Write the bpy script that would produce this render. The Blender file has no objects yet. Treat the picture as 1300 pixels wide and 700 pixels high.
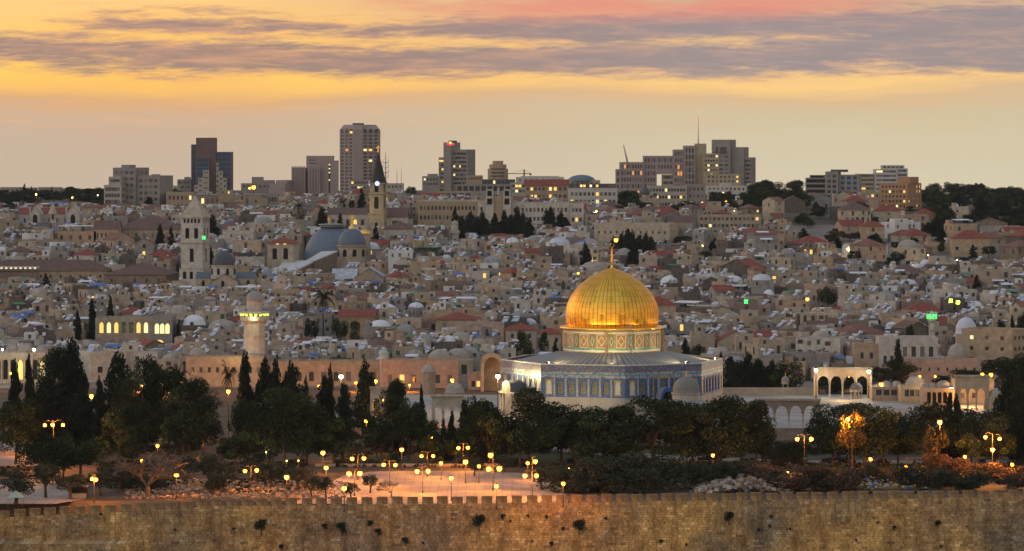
import bpy, math, random
import numpy as np
from mathutils import Vector, Matrix
R = math.radians
S = bpy.context.scene
COL = S.collection
random.seed(7)

# ------------------------------------------------------------------ camera
F = 4505.0            # focal length in photo pixels (photo 1300 x 700)
CZ = 65.0             # camera height above the esplanade
cd = bpy.data.cameras.new('camera'); cam = bpy.data.objects.new('camera', cd); COL.objects.link(cam)
cam.location = (0, 0, CZ); cam.rotation_euler = (R(90), 0, 0)
cd.sensor_width = 36; cd.lens = 36 * F / 1300
cd.shift_y = -150 / 1300
cd.clip_start = 1; cd.clip_end = 60000
S.camera = cam

# ------------------------------------------------------------------ sky
SUN_EL, SUN_AZ = R(6), R(-52)      # azimuth from the view direction (west), negative = towards the south
W = bpy.data.worlds.new('World'); S.world = W; W.use_nodes = True
nt = W.node_tree; nt.nodes.clear()
def N(t, **k):
    n = nt.nodes.new(t)
    for a, b in k.items(): setattr(n, a, b)
    return n
def L(a, b): nt.links.new(a, b)
def put(inp, v):
    if isinstance(v, bpy.types.NodeSocket): L(v, inp)
    else: inp.default_value = v
def m_(op, a, b=0.0, c=0.0, clamp=False):
    n = N('ShaderNodeMath', operation=op, use_clamp=clamp)
    put(n.inputs[0], a); put(n.inputs[1], b); put(n.inputs[2], c)
    return n.outputs[0]
def comb(x, y, z):
    n = N('ShaderNodeCombineXYZ')
    for i, v in enumerate((x, y, z)): put(n.inputs[i], v)
    return n.outputs[0]
def noise(vec, scale, detail=5, rough=.55, dist=0.0):
    n = N('ShaderNodeTexNoise'); put(n.inputs['Vector'], vec)
    n.inputs['Scale'].default_value = scale; n.inputs['Detail'].default_value = detail
    n.inputs['Roughness'].default_value = rough; n.inputs['Distortion'].default_value = dist
    return n.outputs['Fac']
def sm(v, a, b):
    n = N('ShaderNodeMapRange', interpolation_type='SMOOTHSTEP')
    put(n.inputs[0], v); put(n.inputs[1], a); put(n.inputs[2], b); n.inputs[3].default_value = 0; n.inputs[4].default_value = 1
    return n.outputs[0]
def lin(c):
    f = lambda x: (x / 255 / 12.92) if x / 255 <= .04045 else ((x / 255 + .055) / 1.055) ** 2.4
    return (f(c[0]), f(c[1]), f(c[2]), 1)
def mixc(f, a, b):
    n = N('ShaderNodeMix', data_type='RGBA'); put(n.inputs[0], f); put(n.inputs[6], a); put(n.inputs[7], b)
    return n.outputs[2]
def ramp(v, stops, interp='LINEAR'):
    n = N('ShaderNodeValToRGB'); r = n.color_ramp; r.interpolation = interp
    while len(r.elements) < len(stops): r.elements.new(.5)
    for e, (p, c) in zip(r.elements, stops): e.position = p; e.color = c if len(c) == 4 else lin(c)
    put(n.inputs[0], v)
    return n.outputs[0]
tc = N('ShaderNodeTexCoord'); sx = N('ShaderNodeSeparateXYZ'); L(tc.outputs['Generated'], sx.inputs[0])
dx, dy, dz = sx.outputs
yy = m_('MAXIMUM', dy, .12)
a = m_('MULTIPLY', m_('DIVIDE', dx, yy), F / 100)      # bearing, in units of 1.27 degrees off west
b = m_('MULTIPLY', m_('DIVIDE', dz, yy), F / 100)      # height over the horizon, same unit
# clear-sky glow, by height above the horizon
bw = m_('ADD', b, m_('MULTIPLY', m_('SUBTRACT', noise(comb(m_('MULTIPLY', a, .22), m_('MULTIPLY', b, 1.0), 3.1), 1.0, 4, .5), .5), .75))
bw = m_('ADD', bw, m_('MULTIPLY', m_('SUBTRACT', noise(comb(m_('MULTIPLY', a, .5), m_('MULTIPLY', b, 4.0), 7.7), 1.0, 5, .6), .5), .22))
t = m_('MULTIPLY_ADD', bw, 1 / 3.0, 1 / 6.0, clamp=True)  # -0.5..2.5 -> 0..1
left = ramp(t, [(0, (200, 180, 160)), (.22, (202, 178, 154)), (.36, (210, 176, 146)), (.425, (222, 172, 122)), (.47, (250, 192, 104)), (.55, (255, 206, 98)), (.68, (254, 204, 112)), (.84, (252, 204, 134)), (1, (245, 190, 140))])
right = ramp(t, [(0, (216, 203, 174)), (.24, (212, 199, 166)), (.37, (210, 191, 156)), (.44, (218, 184, 142)), (.50, (248, 204, 132)), (.58, (240, 196, 134)), (.84, (196, 168, 144)), (1, (170, 160, 150))])
base = mixc(sm(a, -5.0, 4.0), left, right)
# long cloud bands
n1 = noise(comb(m_('MULTIPLY', a, .28), m_('MULTIPLY', b, 1.9), 1.7), 1.0, 7, .58, .35)
n2 = noise(comb(m_('MULTIPLY', a, .9), m_('MULTIPLY', m_('ADD', b, m_('MULTIPLY', a, .025)), 8.0), 5.2), 1.0, 8, .66, .35)
n3 = noise(comb(m_('MULTIPLY', a, 2.6), m_('MULTIPLY', m_('SUBTRACT', b, m_('MULTIPLY', a, .05)), 17.0), 2.2), 1.0, 6, .65, .4)
nn = m_('ADD', m_('ADD', m_('MULTIPLY', n1, .46), m_('MULTIPLY', n2, .34)), m_('MULTIPLY', n3, .20))
ar = m_('MULTIPLY_ADD', a, 1 / 13.0, .5, clamp=True)
def curve(pts):       # value over the bearing, px of the bearing scale 0..1
    n = N('ShaderNodeFloatCurve'); c = n.mapping.curves[0]
    while len(c.points) < len(pts): c.points.new(.5, .5)
    for p, (x, y) in zip(c.points, pts): p.location = (x, y); p.handle_type = 'AUTO'
    n.mapping.update(); n.inputs[0].default_value = 1; put(n.inputs[1], ar)
    return n.outputs[0]
def band(cpts, hpts, soft, amp):
    c = m_('MULTIPLY', curve(cpts), 3.0); h = curve(hpts)
    d = m_('SUBTRACT', h, m_('ABSOLUTE', m_('SUBTRACT', b, c)))
    return sm(m_('ADD', d, m_('MULTIPLY', m_('SUBTRACT', nn, .50), amp)), -.02, soft)
b1 = band([(0, .475), (.1, .45), (.22, .415), (.4, .41), (.6, .425), (.8, .445), (1, .45)], [(0, .38), (.1, .40), (.22, .38), (.42, .32), (.6, .36), (.8, .44), (1, .46)], .30, 1.5)
b2 = band([(0, .585), (.1, .565), (.25, .55), (.45, .545), (.6, .545), (.8, .56), (1, .58)], [(0, .06), (.06, .20), (.25, .25), (.42, .20), (.55, .30), (.8, .36), (1, .38)], .26, 1.3)
b3 = band([(0, .66), (.3, .63), (.5, .62), (.7, .645), (1, .66)], [(0, .0), (.35, .02), (.5, .04), (.7, .05), (1, .06)], .12, .8)
cl = m_('MAXIMUM', b1, m_('MAXIMUM', b2, m_('MULTIPLY', b3, .7)))
hi = sm(b, 1.75, 3.0)
far_cl = m_('MULTIPLY', hi, sm(n1, .4, .62))
cl = m_('MAXIMUM', cl, far_cl)
ctone = m_('ADD', m_('MULTIPLY', cl, .48), m_('MULTIPLY', noise(comb(m_('MULTIPLY', a, 1.0), m_('MULTIPLY', b, 8.5), 9.3), 1.0, 8, .68, .3), .95))
cloudL = ramp(m_('SUBTRACT', ctone, .20), [(0, (250, 190, 104)), (.42, (240, 172, 112)), (.62, (196, 148, 126)), (.80, (152, 126, 124)), (1, (138, 118, 122))])
cloudR = ramp(m_('SUBTRACT', ctone, .16), [(0, (250, 200, 128)), (.40, (226, 176, 136)), (.62, (184, 152, 142)), (.80, (150, 138, 142)), (1, (136, 130, 140))])
cloud = mixc(sm(a, -3.0, 3.5), cloudL, cloudR)
pink = m_('MULTIPLY', m_('MULTIPLY', sm(b, 1.62, 1.95), m_('SUBTRACT', 1.0, sm(m_('ABSOLUTE', m_('SUBTRACT', a, 1.4)), 1.4, 5.0))), sm(noise(comb(m_('MULTIPLY', a, .4), m_('MULTIPLY', b, 2.5), 2.0), 1.0, 4), .35, .6))
west = mixc(m_('MULTIPLY', cl, .92), base, cloud)
west = mixc(m_('MULTIPLY', pink, .85), west, lin((228, 142, 124)))
# thin wisps below the bands
wis = m_('MULTIPLY', sm(n2, .52, .72), m_('MULTIPLY', sm(b, .1, .6), m_('SUBTRACT', 1.0, sm(b, .9, 1.2))))
west = mixc(m_('MULTIPLY', wis, .35), west, lin((240, 186, 128)))
# the rest of the vault: blue-grey overhead, rosy and bright over the eastern horizon behind the camera
elev = m_('ARCSINE', m_('MULTIPLY', dz, 1.0))
vault = ramp(m_('MULTIPLY', m_('MAXIMUM', dz, 0.0), 1.0), [(0, (1.42, 1.14, .84, 1)), (.25, (1.22, 1.02, .82, 1)), (.5, (.62, .73, .88, 1)), (1, (.45, .60, .86, 1))])
vault_s = N('ShaderNodeVectorMath', operation='SCALE'); L(vault, vault_s.inputs[0]); L(m_('MULTIPLY_ADD', dx, -.33, .75), vault_s.inputs['Scale']); vault = vault_s.outputs[0]   # the southern half of the sky is the brighter one
westglow = mixc(sm(dz, .02, .45), lin((225, 180, 130)), (.30, .32, .38, 1))
vault = mixc(sm(dy, -.3, .5), vault, westglow)
wmask = m_('MULTIPLY', sm(dy, .35, .75), m_('SUBTRACT', 1.0, sm(b, 3.0, 9.0)))
col = mixc(wmask, vault, west)
sky = N('ShaderNodeTexSky', sky_type='NISHITA'); sky.sun_disc = False
sky.sun_elevation = SUN_EL; sky.sun_rotation = SUN_AZ; sky.altitude = 800
bg1 = N('ShaderNodeBackground'); L(sky.outputs[0], bg1.inputs[0]); bg1.inputs[1].default_value = 0.0025
bg2 = N('ShaderNodeBackground'); L(col, bg2.inputs[0]); bg2.inputs[1].default_value = 1.05
add = N('ShaderNodeAddShader'); L(bg1.outputs[0], add.inputs[0]); L(bg2.outputs[0], add.inputs[1])
out = N('ShaderNodeOutputWorld'); L(add.outputs[0], out.inputs['Surface'])
W.cycles.sampling_method = 'MANUAL'; W.cycles.sample_map_resolution = 1024

# the afterglow of the set sun, low in the south-west: very soft and weak
sd = bpy.data.lights.new('afterglow_sun', 'SUN'); sun = bpy.data.objects.new('afterglow_sun', sd); COL.objects.link(sun)
sd.energy = 0.8; sd.angle = R(40); sd.color = (1.0, .62, .40)
sv = Vector((math.sin(SUN_AZ) * math.cos(SUN_EL), math.cos(SUN_AZ) * math.cos(SUN_EL), math.sin(SUN_EL)))
sun.rotation_euler = sv.to_track_quat('Z', 'Y').to_euler()

S.view_settings.view_transform = 'Standard'; S.view_settings.look = 'None'
S.view_settings.exposure = 0.0; S.view_settings.gamma = 1
S.render.engine = 'CYCLES'
cy = S.cycles; cy.use_denoising = True; cy.max_bounces = 5; cy.diffuse_bounces = 2; cy.glossy_bounces = 2
cy.transmission_bounces = 2; cy.sample_clamp_indirect = 4; cy.sample_clamp_direct = 0; cy.caustics_reflective = False; cy.caustics_refractive = False
cy.use_light_tree = True

# ------------------------------------------------------------------ helpers
def P(px, py, Y): return Vector(((px - 650) / F * Y, Y, CZ - (py - 200) / F * Y))
def XP(px, Y): return (px - 650) / F * Y
def ZP(py, Y): return CZ - (py - 200) / F * Y
def YG(py, z=0.0): return (CZ - z) * F / (py - 200)          # depth of a point at height z seen on row py
TAB = [(1010, 488), (1100, 468), (1200, 440), (1300, 408), (1400, 375), (1500, 345), (1600, 318), (1700, 295), (1800, 276), (2000, 262), (2300, 251), (2600, 245), (3200, 243), (4500, 242), (9000, 241)]
def rowY(y):
    for (y0, r0), (y1, r1) in zip(TAB, TAB[1:]):
        if y <= y1: return r0 + (r1 - r0) * (y - y0) / (y1 - y0)
    return TAB[-1][1]
def Yrow(r):
    for (y0, r0), (y1, r1) in zip(TAB, TAB[1:]):
        if r >= r1: return y0 + (r - r0) / (r1 - r0) * (y1 - y0)
    return TAB[-1][0]
def gz(Y):
    if Y < 1010: return 0.0 if Y > 668 else -14.0
    return ZP(rowY(Y), Y)

_mats = {}
def M(name, col=(.5, .5, .5), rough=.85, var=.18, scale=.35, metal=0.0, emit=0.0, spec=.3, bump=0.0, tint2=None):
    """procedural material: base colour broken up by two sizes of world-space noise"""
    if name in _mats: return _mats[name]
    m = bpy.data.materials.new(name); m.use_nodes = True; t = m.node_tree; ns = t.nodes
    bs = ns['Principled BSDF']
    bs.inputs['Roughness'].default_value = rough; bs.inputs['Metallic'].default_value = metal
    bs.inputs['Specular IOR Level'].default_value = spec
    c = tuple(col) + (1,)
    if emit:
        bs.inputs['Base Color'].default_value = c
        bs.inputs['Emission Color'].default_value = c; bs.inputs['Emission Strength'].default_value = emit
    elif var:
        g = ns.new('ShaderNodeNewGeometry')
        n = ns.new('ShaderNodeTexNoise'); n.inputs['Scale'].default_value = scale; n.inputs['Detail'].default_value = 6; n.inputs['Roughness'].default_value = .65
        t.links.new(g.outputs['Position'], n.inputs['Vector'])
        r = ns.new('ShaderNodeValToRGB'); e = r.color_ramp.elements
        e[0].position = .28; e[1].position = .72
        lo = [x * (1 - var * 1.5) for x in col]; hi_ = [min(1, x * (1 + var)) for x in (tint2 or col)]
        e[0].color = (*lo, 1); e[1].color = (*hi_, 1)
        t.links.new(n.outputs['Fac'], r.inputs[0]); t.links.new(r.outputs[0], bs.inputs['Base Color'])
        if bump:
            bp = ns.new('ShaderNodeBump'); bp.inputs['Strength'].default_value = bump; bp.inputs['Distance'].default_value = .3
            t.links.new(n.outputs['Fac'], bp.inputs['Height']); t.links.new(bp.outputs[0], bs.inputs['Normal'])
    else:
        bs.inputs['Base Color'].default_value = c
    _mats[name] = m
    return m

class MB:
    """collects faces; build() links them as ONE mesh object. Coincident corners are shared."""
    def __init__(s): s.v = []; s.f = []; s.m = []; s.k = {}; s.d = {}; s.sm = []
    def vi(s, p):
        key = (round(p[0], 3), round(p[1], 3), round(p[2], 3))
        i = s.d.get(key)
        if i is None: i = s.d[key] = len(s.v); s.v.append(tuple(p))
        return i
    def face(s, pts, mat, smooth=False):
        ids = []
        for p in pts:
            i = s.vi(p)
            if i not in ids: ids.append(i)
        if len(ids) < 3: return
        s.f.append(ids); s.m.append(s.k.setdefault(mat, len(s.k))); s.sm.append(smooth)
    def box(s, x0, x1, y0, y1, z0, z1, mat, top=None, bottom=False):
        a = [(x0, y0), (x1, y0), (x1, y1), (x0, y1)]
        for i in range(4):
            p, q = a[i], a[(i + 1) % 4]
            s.face([(*p, z0), (*q, z0), (*q, z1), (*p, z1)], mat)
        s.face([(*p, z1) for p in a], top or mat)
        if bottom: s.face([(*p, z0) for p in reversed(a)], mat)
    def prism(s, poly, z0, z1, mat, top=None):
        n = len(poly)
        for i in range(n):
            p, q = poly[i], poly[(i + 1) % n]
            s.face([(*p, z0), (*q, z0), (*q, z1), (*p, z1)], mat)
        s.face([(*p, z1) for p in poly], top or mat)
    def lathe(s, prof, n, mat, cx=0, cy_=0, smooth=True, a0=0.0, mats=None):
        for i in range(n):
            t0 = a0 + 2 * math.pi * i / n; t1 = a0 + 2 * math.pi * (i + 1) / n
            for j, ((r0, z0), (r1, z1)) in enumerate(zip(prof, prof[1:])):
                q = lambda r, z, t: (cx + r * math.cos(t), cy_ + r * math.sin(t), z)
                s.face([q(r0, z0, t0), q(r0, z0, t1), q(r1, z1, t1), q(r1, z1, t0)], mats[j] if mats else mat, smooth)
    def tube(s, p0, p1, r0, r1, n, mat, cap=True):
        p0 = Vector(p0); p1 = Vector(p1); ax = (p1 - p0).normalized()
        u = ax.orthogonal().normalized(); w = ax.cross(u)
        A = [p0 + (u * math.cos(2 * math.pi * i / n) + w * math.sin(2 * math.pi * i / n)) * r0 for i in range(n)]
        B = [p1 + (u * math.cos(2 * math.pi * i / n) + w * math.sin(2 * math.pi * i / n)) * r1 for i in range(n)]
        for i in range(n):
            j = (i + 1) % n; s.face([A[i], A[j], B[j], B[i]], mat, n > 4)
        if cap: s.face(B, mat); s.face(A[::-1], mat)
    def hip(s, x0, x1, y0, y1, z, h, mat, ov=.4, under=True):
        x0 -= ov; x1 += ov; y0 -= ov; y1 += ov
        w, d = x1 - x0, y1 - y0
        if w >= d: r0, r1 = (x0 + d / 2, (y0 + y1) / 2, z + h), (x1 - d / 2, (y0 + y1) / 2, z + h)
        else: r0, r1 = ((x0 + x1) / 2, y0 + w / 2, z + h), ((x0 + x1) / 2, y1 - w / 2, z + h)
        a, b_, c, d_ = (x0, y0, z), (x1, y0, z), (x1, y1, z), (x0, y1, z)
        if w >= d:
            s.face([a, b_, r1, r0], mat); s.face([b_, c, r1], mat); s.face([c, d_, r0, r1], mat); s.face([d_, a, r0], mat)
        else:
            s.face([a, b_, r0], mat); s.face([b_, c, r1, r0], mat); s.face([c, d_, r1], mat); s.face([d_, a, r0, r1], mat)
        if under: s.face([d_, c, b_, a], mat)
    def gable(s, x0, x1, y0, y1, z, h, mat, wall, axis='x', ov=.35):
        """ridge along axis; gable triangles in the wall material"""
        if axis == 'x':
            ym = (y0 + y1) / 2
            s.face([(x0 - ov, y0 - ov, z - .1), (x1 + ov, y0 - ov, z - .1), (x1 + ov, ym, z + h), (x0 - ov, ym, z + h)], mat)
            s.face([(x1 + ov, y1 + ov, z - .1), (x0 - ov, y1 + ov, z - .1), (x0 - ov, ym, z + h), (x1 + ov, ym, z + h)], mat)
            s.face([(x1, y0, z), (x1, y1, z), (x1, ym, z + h - .15)], wall); s.face([(x0, y1, z), (x0, y0, z), (x0, ym, z + h - .15)], wall)
        else:
            xm = (x0 + x1) / 2
            s.face([(x0 - ov, y1 + ov, z - .1), (x0 - ov, y0 - ov, z - .1), (xm, y0 - ov, z + h), (xm, y1 + ov, z + h)], mat)
            s.face([(x1 + ov, y0 - ov, z - .1), (x1 + ov, y1 + ov, z - .1), (xm, y1 + ov, z + h), (xm, y0 - ov, z + h)], mat)
            s.face([(x0, y0, z), (x1, y0, z), (xm, y0, z + h - .15)], wall); s.face([(x1, y1, z), (x0, y1, z), (xm, y1, z + h - .15)], wall)
    def roofslab(s, x0, x1, y0, y1, z, wall, roof, par=.5, t=.3):
        """flat roof behind a parapet, joined to a body whose top outline is x0..y1 at z"""
        o = [(x0, y0), (x1, y0), (x1, y1), (x0, y1)]; i_ = [(x0 + t, y0 + t), (x1 - t, y0 + t), (x1 - t, y1 - t), (x0 + t, y1 - t)]
        for k in range(4):
            p, q, r_, s_ = o[k], o[(k + 1) % 4], i_[(k + 1) % 4], i_[k]
            s.face([(*p, z), (*q, z), (*r_, z), (*s_, z)], wall)
            s.face([(*s_, z), (*r_, z), (*r_, z - par), (*s_, z - par)], wall)
        s.face([(*p, z - par) for p in i_], roof)
    def sides(s, x0, x1, y0, y1, z0, z1, mat):
        a = [(x0, y0), (x1, y0), (x1, y1), (x0, y1)]
        for i in range(4):
            p, q = a[i], a[(i + 1) % 4]
            s.face([(*p, z0), (*q, z0), (*q, z1), (*p, z1)], mat)
    def facade(s, O, U, w, z0, z1, wins, dep, wall, pane=None, jamb=None):
        """a wall panel with recessed openings wins = [(u0,u1,za,zb)] on a regular grid; returns the openings' centres at the back of the recess"""
        O = Vector(O); U = Vector(U).normalized(); Nn = U.cross(Vector((0, 0, 1)))
        us = sorted({0.0, w, *(round(a, 3) for q in wins for a in q[:2])}); zs = sorted({z0, z1, *(round(a, 3) for q in wins for a in q[2:4])})
        pt = lambda u, z, k=0.0: tuple(O + U * u - Nn * k + Vector((0, 0, z)))
        hole = {(round(q[0], 3), round(q[2], 3)): q for q in wins}
        for i in range(len(us) - 1):
            for j in range(len(zs) - 1):
                ua, ub, za, zb = us[i], us[i + 1], zs[j], zs[j + 1]
                uc, zc = (ua + ub) / 2, (za + zb) / 2
                q = next((q for q in wins if q[0] < uc < q[1] and q[2] < zc < q[3]), None)
                if q is None: s.face([pt(ua, za), pt(ub, za), pt(ub, zb), pt(ua, zb)], wall)
        for q in wins:
            u0, u1, za, zb = q[:4]; c = [(u0, za), (u1, za), (u1, zb), (u0, zb)]
            for k in range(4):
                p, r_ = c[k], c[(k + 1) % 4]
                s.face([pt(*p), pt(*r_), pt(*r_, dep), pt(*p, dep)], jamb or wall)
            if pane: s.face([pt(*p, dep) for p in c], pane)
    def add(s, o, mat4):
        """append another MB, transformed"""
        inv = {v: k for k, v in o.k.items()}; base = len(s.v)
        s.v.extend(tuple(mat4 @ Vector(p)) for p in o.v)
        for f, m, q in zip(o.f, o.m, o.sm):
            s.f.append([i + base for i in f]); s.m.append(s.k.setdefault(inv[m], len(s.k))); s.sm.append(q)
    def mesh(s, name):
        me = bpy.data.meshes.new(name); me.from_pydata(s.v, [], s.f)
        for mt in s.k: me.materials.append(mt if isinstance(mt, bpy.types.Material) else _mats[mt])
        me.polygons.foreach_set('material_index', s.m); me.polygons.foreach_set('use_smooth', s.sm); me.update()
        return me
    def build(s, name, parent=None, loc=None, rz=0.0, label=None):
        return obj(name, s.mesh(name), parent, loc, rz, label)
def obj(name, me, parent=None, loc=None, rz=0.0, label=None, scale=None):
    o = bpy.data.objects.new(name, me); COL.objects.link(o)
    if parent is not None: o.parent = parent
    if loc is not None: o.location = loc
    if rz: o.rotation_euler = (0, 0, rz)
    if scale is not None: o.scale = scale
    if label: o['label'] = label
    return o
def tag(o, label, cat=None, group=None, kind=None):
    if label: o['label'] = label
    if cat: o['category'] = cat
    if group: o['group'] = group
    if kind: o['kind'] = kind
    return o
def thing(name, label, cat, loc=(0, 0, 0), rz=0.0, group=None):
    o = bpy.data.objects.new(name, None); COL.objects.link(o); o.empty_display_size = .1
    o.location = loc; o.rotation_euler = (0, 0, rz)
    return tag(o, label, cat, group)
def struct(o, label, kind='structure'): o['kind'] = kind; o['label'] = label; return o
def light(parent, loc, power, col, rad=.25, spot=None, aim=None):
    d = bpy.data.lights.new('lamp_light', 'SPOT' if spot else 'POINT'); d.energy = power; d.color = col; d.shadow_soft_size = rad
    if spot: d.spot_size = spot; d.spot_blend = .6
    o = bpy.data.objects.new('lamp_light', d); COL.objects.link(o); o.location = loc
    if parent is not None: o.parent = parent
    if aim is not None: o.rotation_euler = (Vector(aim) - Vector(loc)).to_track_quat('-Z', 'Y').to_euler()
    return o
ORANGE = (1.0, .31, .035); WARM = (1.0, .72, .32); WHITE = (1.0, .93, .72)
HAZE = 2.0e-5
# ------------------------------------------------------------------ materials
STONE = {'cream': (.45, .37, .275), 'beige': (.38, .305, .22), 'grey': (.29, .265, .235), 'sandy': (.43, .315, .205), 'pink': (.43, .305, .225), 'brown': (.24, .18, .13), 'pale': (.51, .455, .38)}
for k, c in STONE.items(): M('stone_' + k, c, .9, .22, .55)
M('plaster_white', (.62, .60, .57), .8, .12, .4)
M('roof_grey', (.27, .275, .285), .9, .25, .5); M('roof_pale', (.45, .465, .48), .9, .2, .5); M('roof_dark', (.12, .11, .10), .9, .25, .6); M('window_blind', (.17, .155, .14), .6, 0); M('shutter_green', (.05, .10, .09), .6, 0); M('shutter_brown', (.10, .06, .04), .6, 0); M('stone_soot', (.13, .11, .09), .9, .25, .6)
M('tile_red', (.25, .065, .042), .8, .28, .8); M('tile_rust', (.22, .10, .07), .8, .28, .8); M('tile_brown', (.16, .095, .075), .85, .25, .6)
M('glass_dark', (.025, .028, .034), .12, 0, spec=.6); M('glass_blue', (.022, .07, .14), .25, 0, spec=.35); M('hole_dark', (.02, .017, .015), .9, 0)
M('window_glass', (.06, .06, .065), .15, 0, spec=.5)
M('lit_warm', (1.0, .64, .16), emit=.95); M('lit_pale', (1.0, .82, .38), emit=1.0); M('lit_orange', (1.0, .38, .10), emit=.7); M('lit_green', (.08, 1.0, .18), emit=1.3); M('lit_lime', (.80, 1.0, .16), emit=.85)
M('lamp_orange', (1.0, .40, .05), emit=4.0); M('lamp_white', (1.0, .88, .5), emit=12); M('lamp_dim', (1.0, .60, .16), emit=1.8)
M('tank_white', (.62, .62, .62), .35, .05, 2.0); M('tank_black', (.03, .03, .03), .5, 0); M('solar_panel', (.62, .68, .75), .18, 0, metal=.9); M('solar_back', (.6, .6, .6), .5, 0)  # solar_panel base whitened to carry the bright sky's reflection
M('dish_metal', (.62, .62, .62), .4, 0); M('dish_dark', (.10, .10, .10), .6, 0); M('tarp_blue', (.03, .14, .42), .6, .1); M('tarp_green', (.02, .22, .10), .6, .1); M('shed_white', (.70, .71, .73), .5, .1)
M('metal_grey', (.30, .31, .32), .5, .1); M('metal_dark', (.05, .05, .05), .5, .1); M('pole_paint', (.045, .04, .035), .5, .1)
M('lead_dark', (.085, .09, .10), .6, .2, .5); M('lead_blue', (.125, .165, .205), .55, .2, .35); M('lead_grey', (.27, .27, .26), .55, .2, .4); M('dome_silver', (.52, .54, .57), .4, .12, .3)
M('dome_stone', (.37, .32, .26), .9, .2, .6); M('dome_white', (.66, .66, .66), .7, .1, .5); M('dome_green', (.30, .44, .38), .7, .15, .5)
M('gold_plain', (.95, .58, .12), .3, .05, metal=1.0)
M('leaf_dark', (0.0155, 0.0261, 0.0130), .9, .25, 1.5, spec=.06); M('leaf_mid', (0.0273, 0.0418, 0.0168), .9, .25, 1.5, spec=.06); M('leaf_light', (0.0707, 0.0977, 0.0362), .9, .25, 1.5, spec=.06)
M('cyp_dark', (0.0113, 0.0193, 0.0140), .9, .25, 1.5, spec=.06); M('cyp_mid', (0.0178, 0.0298, 0.0185), .9, .25, 1.5, spec=.06)
M('olive_dark', (0.0323, 0.0406, 0.0250), .9, .25, 1.5, spec=.06); M('olive_mid', (0.0538, 0.0640, 0.0390), .9, .25, 1.5, spec=.06); M('olive_light', (0.0855, 0.0972, 0.0634), .9, .25, 1.5, spec=.06)
M('shrub_rust', (.12, .065, .035), .9, .25, 1.5); M('leaf_yellow', (.13, .095, .025), .9, .25, 1.5)
M('bark', (.085, .06, .042), .95, .3, 2.5); M('bark_pale', (.16, .125, .10), .95, .25, 3)
M('concrete', (.28, .245, .215), .85, .12, .2); M('concrete_mauve', (.34, .265, .24), .85, .10, .2); M('concrete_pale', (.40, .345, .28), .85, .1, .2); M('slab_brown', (.16, .105, .095), .7, .12, .2)
M('sand_facade', (.38, .28, .185), .85, .12, .3); M('orange_facade', (.42, .235, .13), .85, .12, .3); M('white_facade', (.50, .46, .40), .7, .08, .3); M('spire_black', (.03, .026, .026), .6, .15, .5); M('yellow_stone', (.40, .325, .21), .85, .15, .4)

# ------------------------------------------------------------------ the setting
mt = M('city_ground_stone', (.22, .185, .15), .95, .25, .12)
md = M('esplanade_earth', (.075, .055, .034), .95, .4, .16, tint2=(.10, .075, .045))
mg = M('hillside_gardens', (.075, .07, .045), .95, .4, .05)
mv = M('valley_earth', (.20, .16, .11), .95, .3, .05)
ter = MB()
prof = [(-300, 40), (-60, 40), (60, 46), (200, 5), (420, -55), (560, -40), (640, -14), (668, -14), (671, -14), (671.5, -.02), (1000, -.02)] + [(y, gz(y) - .02) for y in (1010, 1060, 1100, 1150, 1200, 1250, 1300, 1350, 1400, 1450, 1500, 1550, 1600, 1650, 1700, 1750, 1800, 1900, 2000, 2150, 2300, 2450, 2600, 3000, 3600, 4500, 5200)]
prof[0] = (-300, 60); prof[1] = (-12, 63); prof[2] = (25, 60)
for (y0, z0), (y1, z1) in zip(prof, prof[1:]):
    mm = mv if y1 < 671.6 else md if y1 <= 1000 else mt if y1 < 1760 else mg
    xs = [-3000, -1500, -400, -150, 0, 150, 400, 1500, 3000]
    for xa, xb in zip(xs, xs[1:]):
        ter.face([(xa, y0, z0), (xb, y0, z0), (xb, y1, z1), (xa, y1, z1)], mm, False)
struct(ter.build('ground'), 'stony ground that falls to the valley and rises under the old city')

def ground_patch(name, pts, z, mat, label, kind='structure'):
    g = MB(); g.face([(*p, z) for p in pts], mat)
    return struct(g.build(name), label, kind)
def gp(px, py, z=0.0): Y = YG(py, z); return (XP(px, Y), Y)
# paving with joints
def paving(name, c1, c2, mortar, sx, sy, rough=.7):
    m = bpy.data.materials.new(name); m.use_nodes = True; t = m.node_tree; bs = t.nodes['Principled BSDF']
    g = t.nodes.new('ShaderNodeNewGeometry'); br = t.nodes.new('ShaderNodeTexBrick'); n = t.nodes.new('ShaderNodeTexNoise')
    mx = t.nodes.new('ShaderNodeMix'); mx.data_type = 'RGBA'; mx.blend_type = 'MULTIPLY'
    t.links.new(g.outputs['Position'], br.inputs['Vector']); t.links.new(g.outputs['Position'], n.inputs['Vector'])
    br.inputs['Color1'].default_value = (*c1, 1); br.inputs['Color2'].default_value = (*c2, 1); br.inputs['Mortar'].default_value = (*mortar, 1)
    br.inputs['Scale'].default_value = 1; br.inputs['Brick Width'].default_value = sx; br.inputs['Row Height'].default_value = sy; br.inputs['Mortar Size'].default_value = .09; br.inputs['Bias'].default_value = 0
    n.inputs['Scale'].default_value = .12; n.inputs['Detail'].default_value = 7
    r = t.nodes.new('ShaderNodeValToRGB'); r.color_ramp.elements[0].position = .3; r.color_ramp.elements[0].color = (.6, .58, .55, 1); r.color_ramp.elements[1].position = .7; r.color_ramp.elements[1].color = (1.1, 1.1, 1.1, 1)
    t.links.new(n.outputs['Fac'], r.inputs[0]); mx.inputs[0].default_value = 1
    t.links.new(br.outputs['Color'], mx.inputs[6]); t.links.new(r.outputs[0], mx.inputs[7]); t.links.new(mx.outputs[2], bs.inputs['Base Color'])
    bs.inputs['Roughness'].default_value = rough
    _mats[name] = m; return m
PAV = paving('plaza_paving', (.40, .34, .27), (.31, .265, .215), (.15, .125, .10), 3.6, 2.4)
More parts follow.
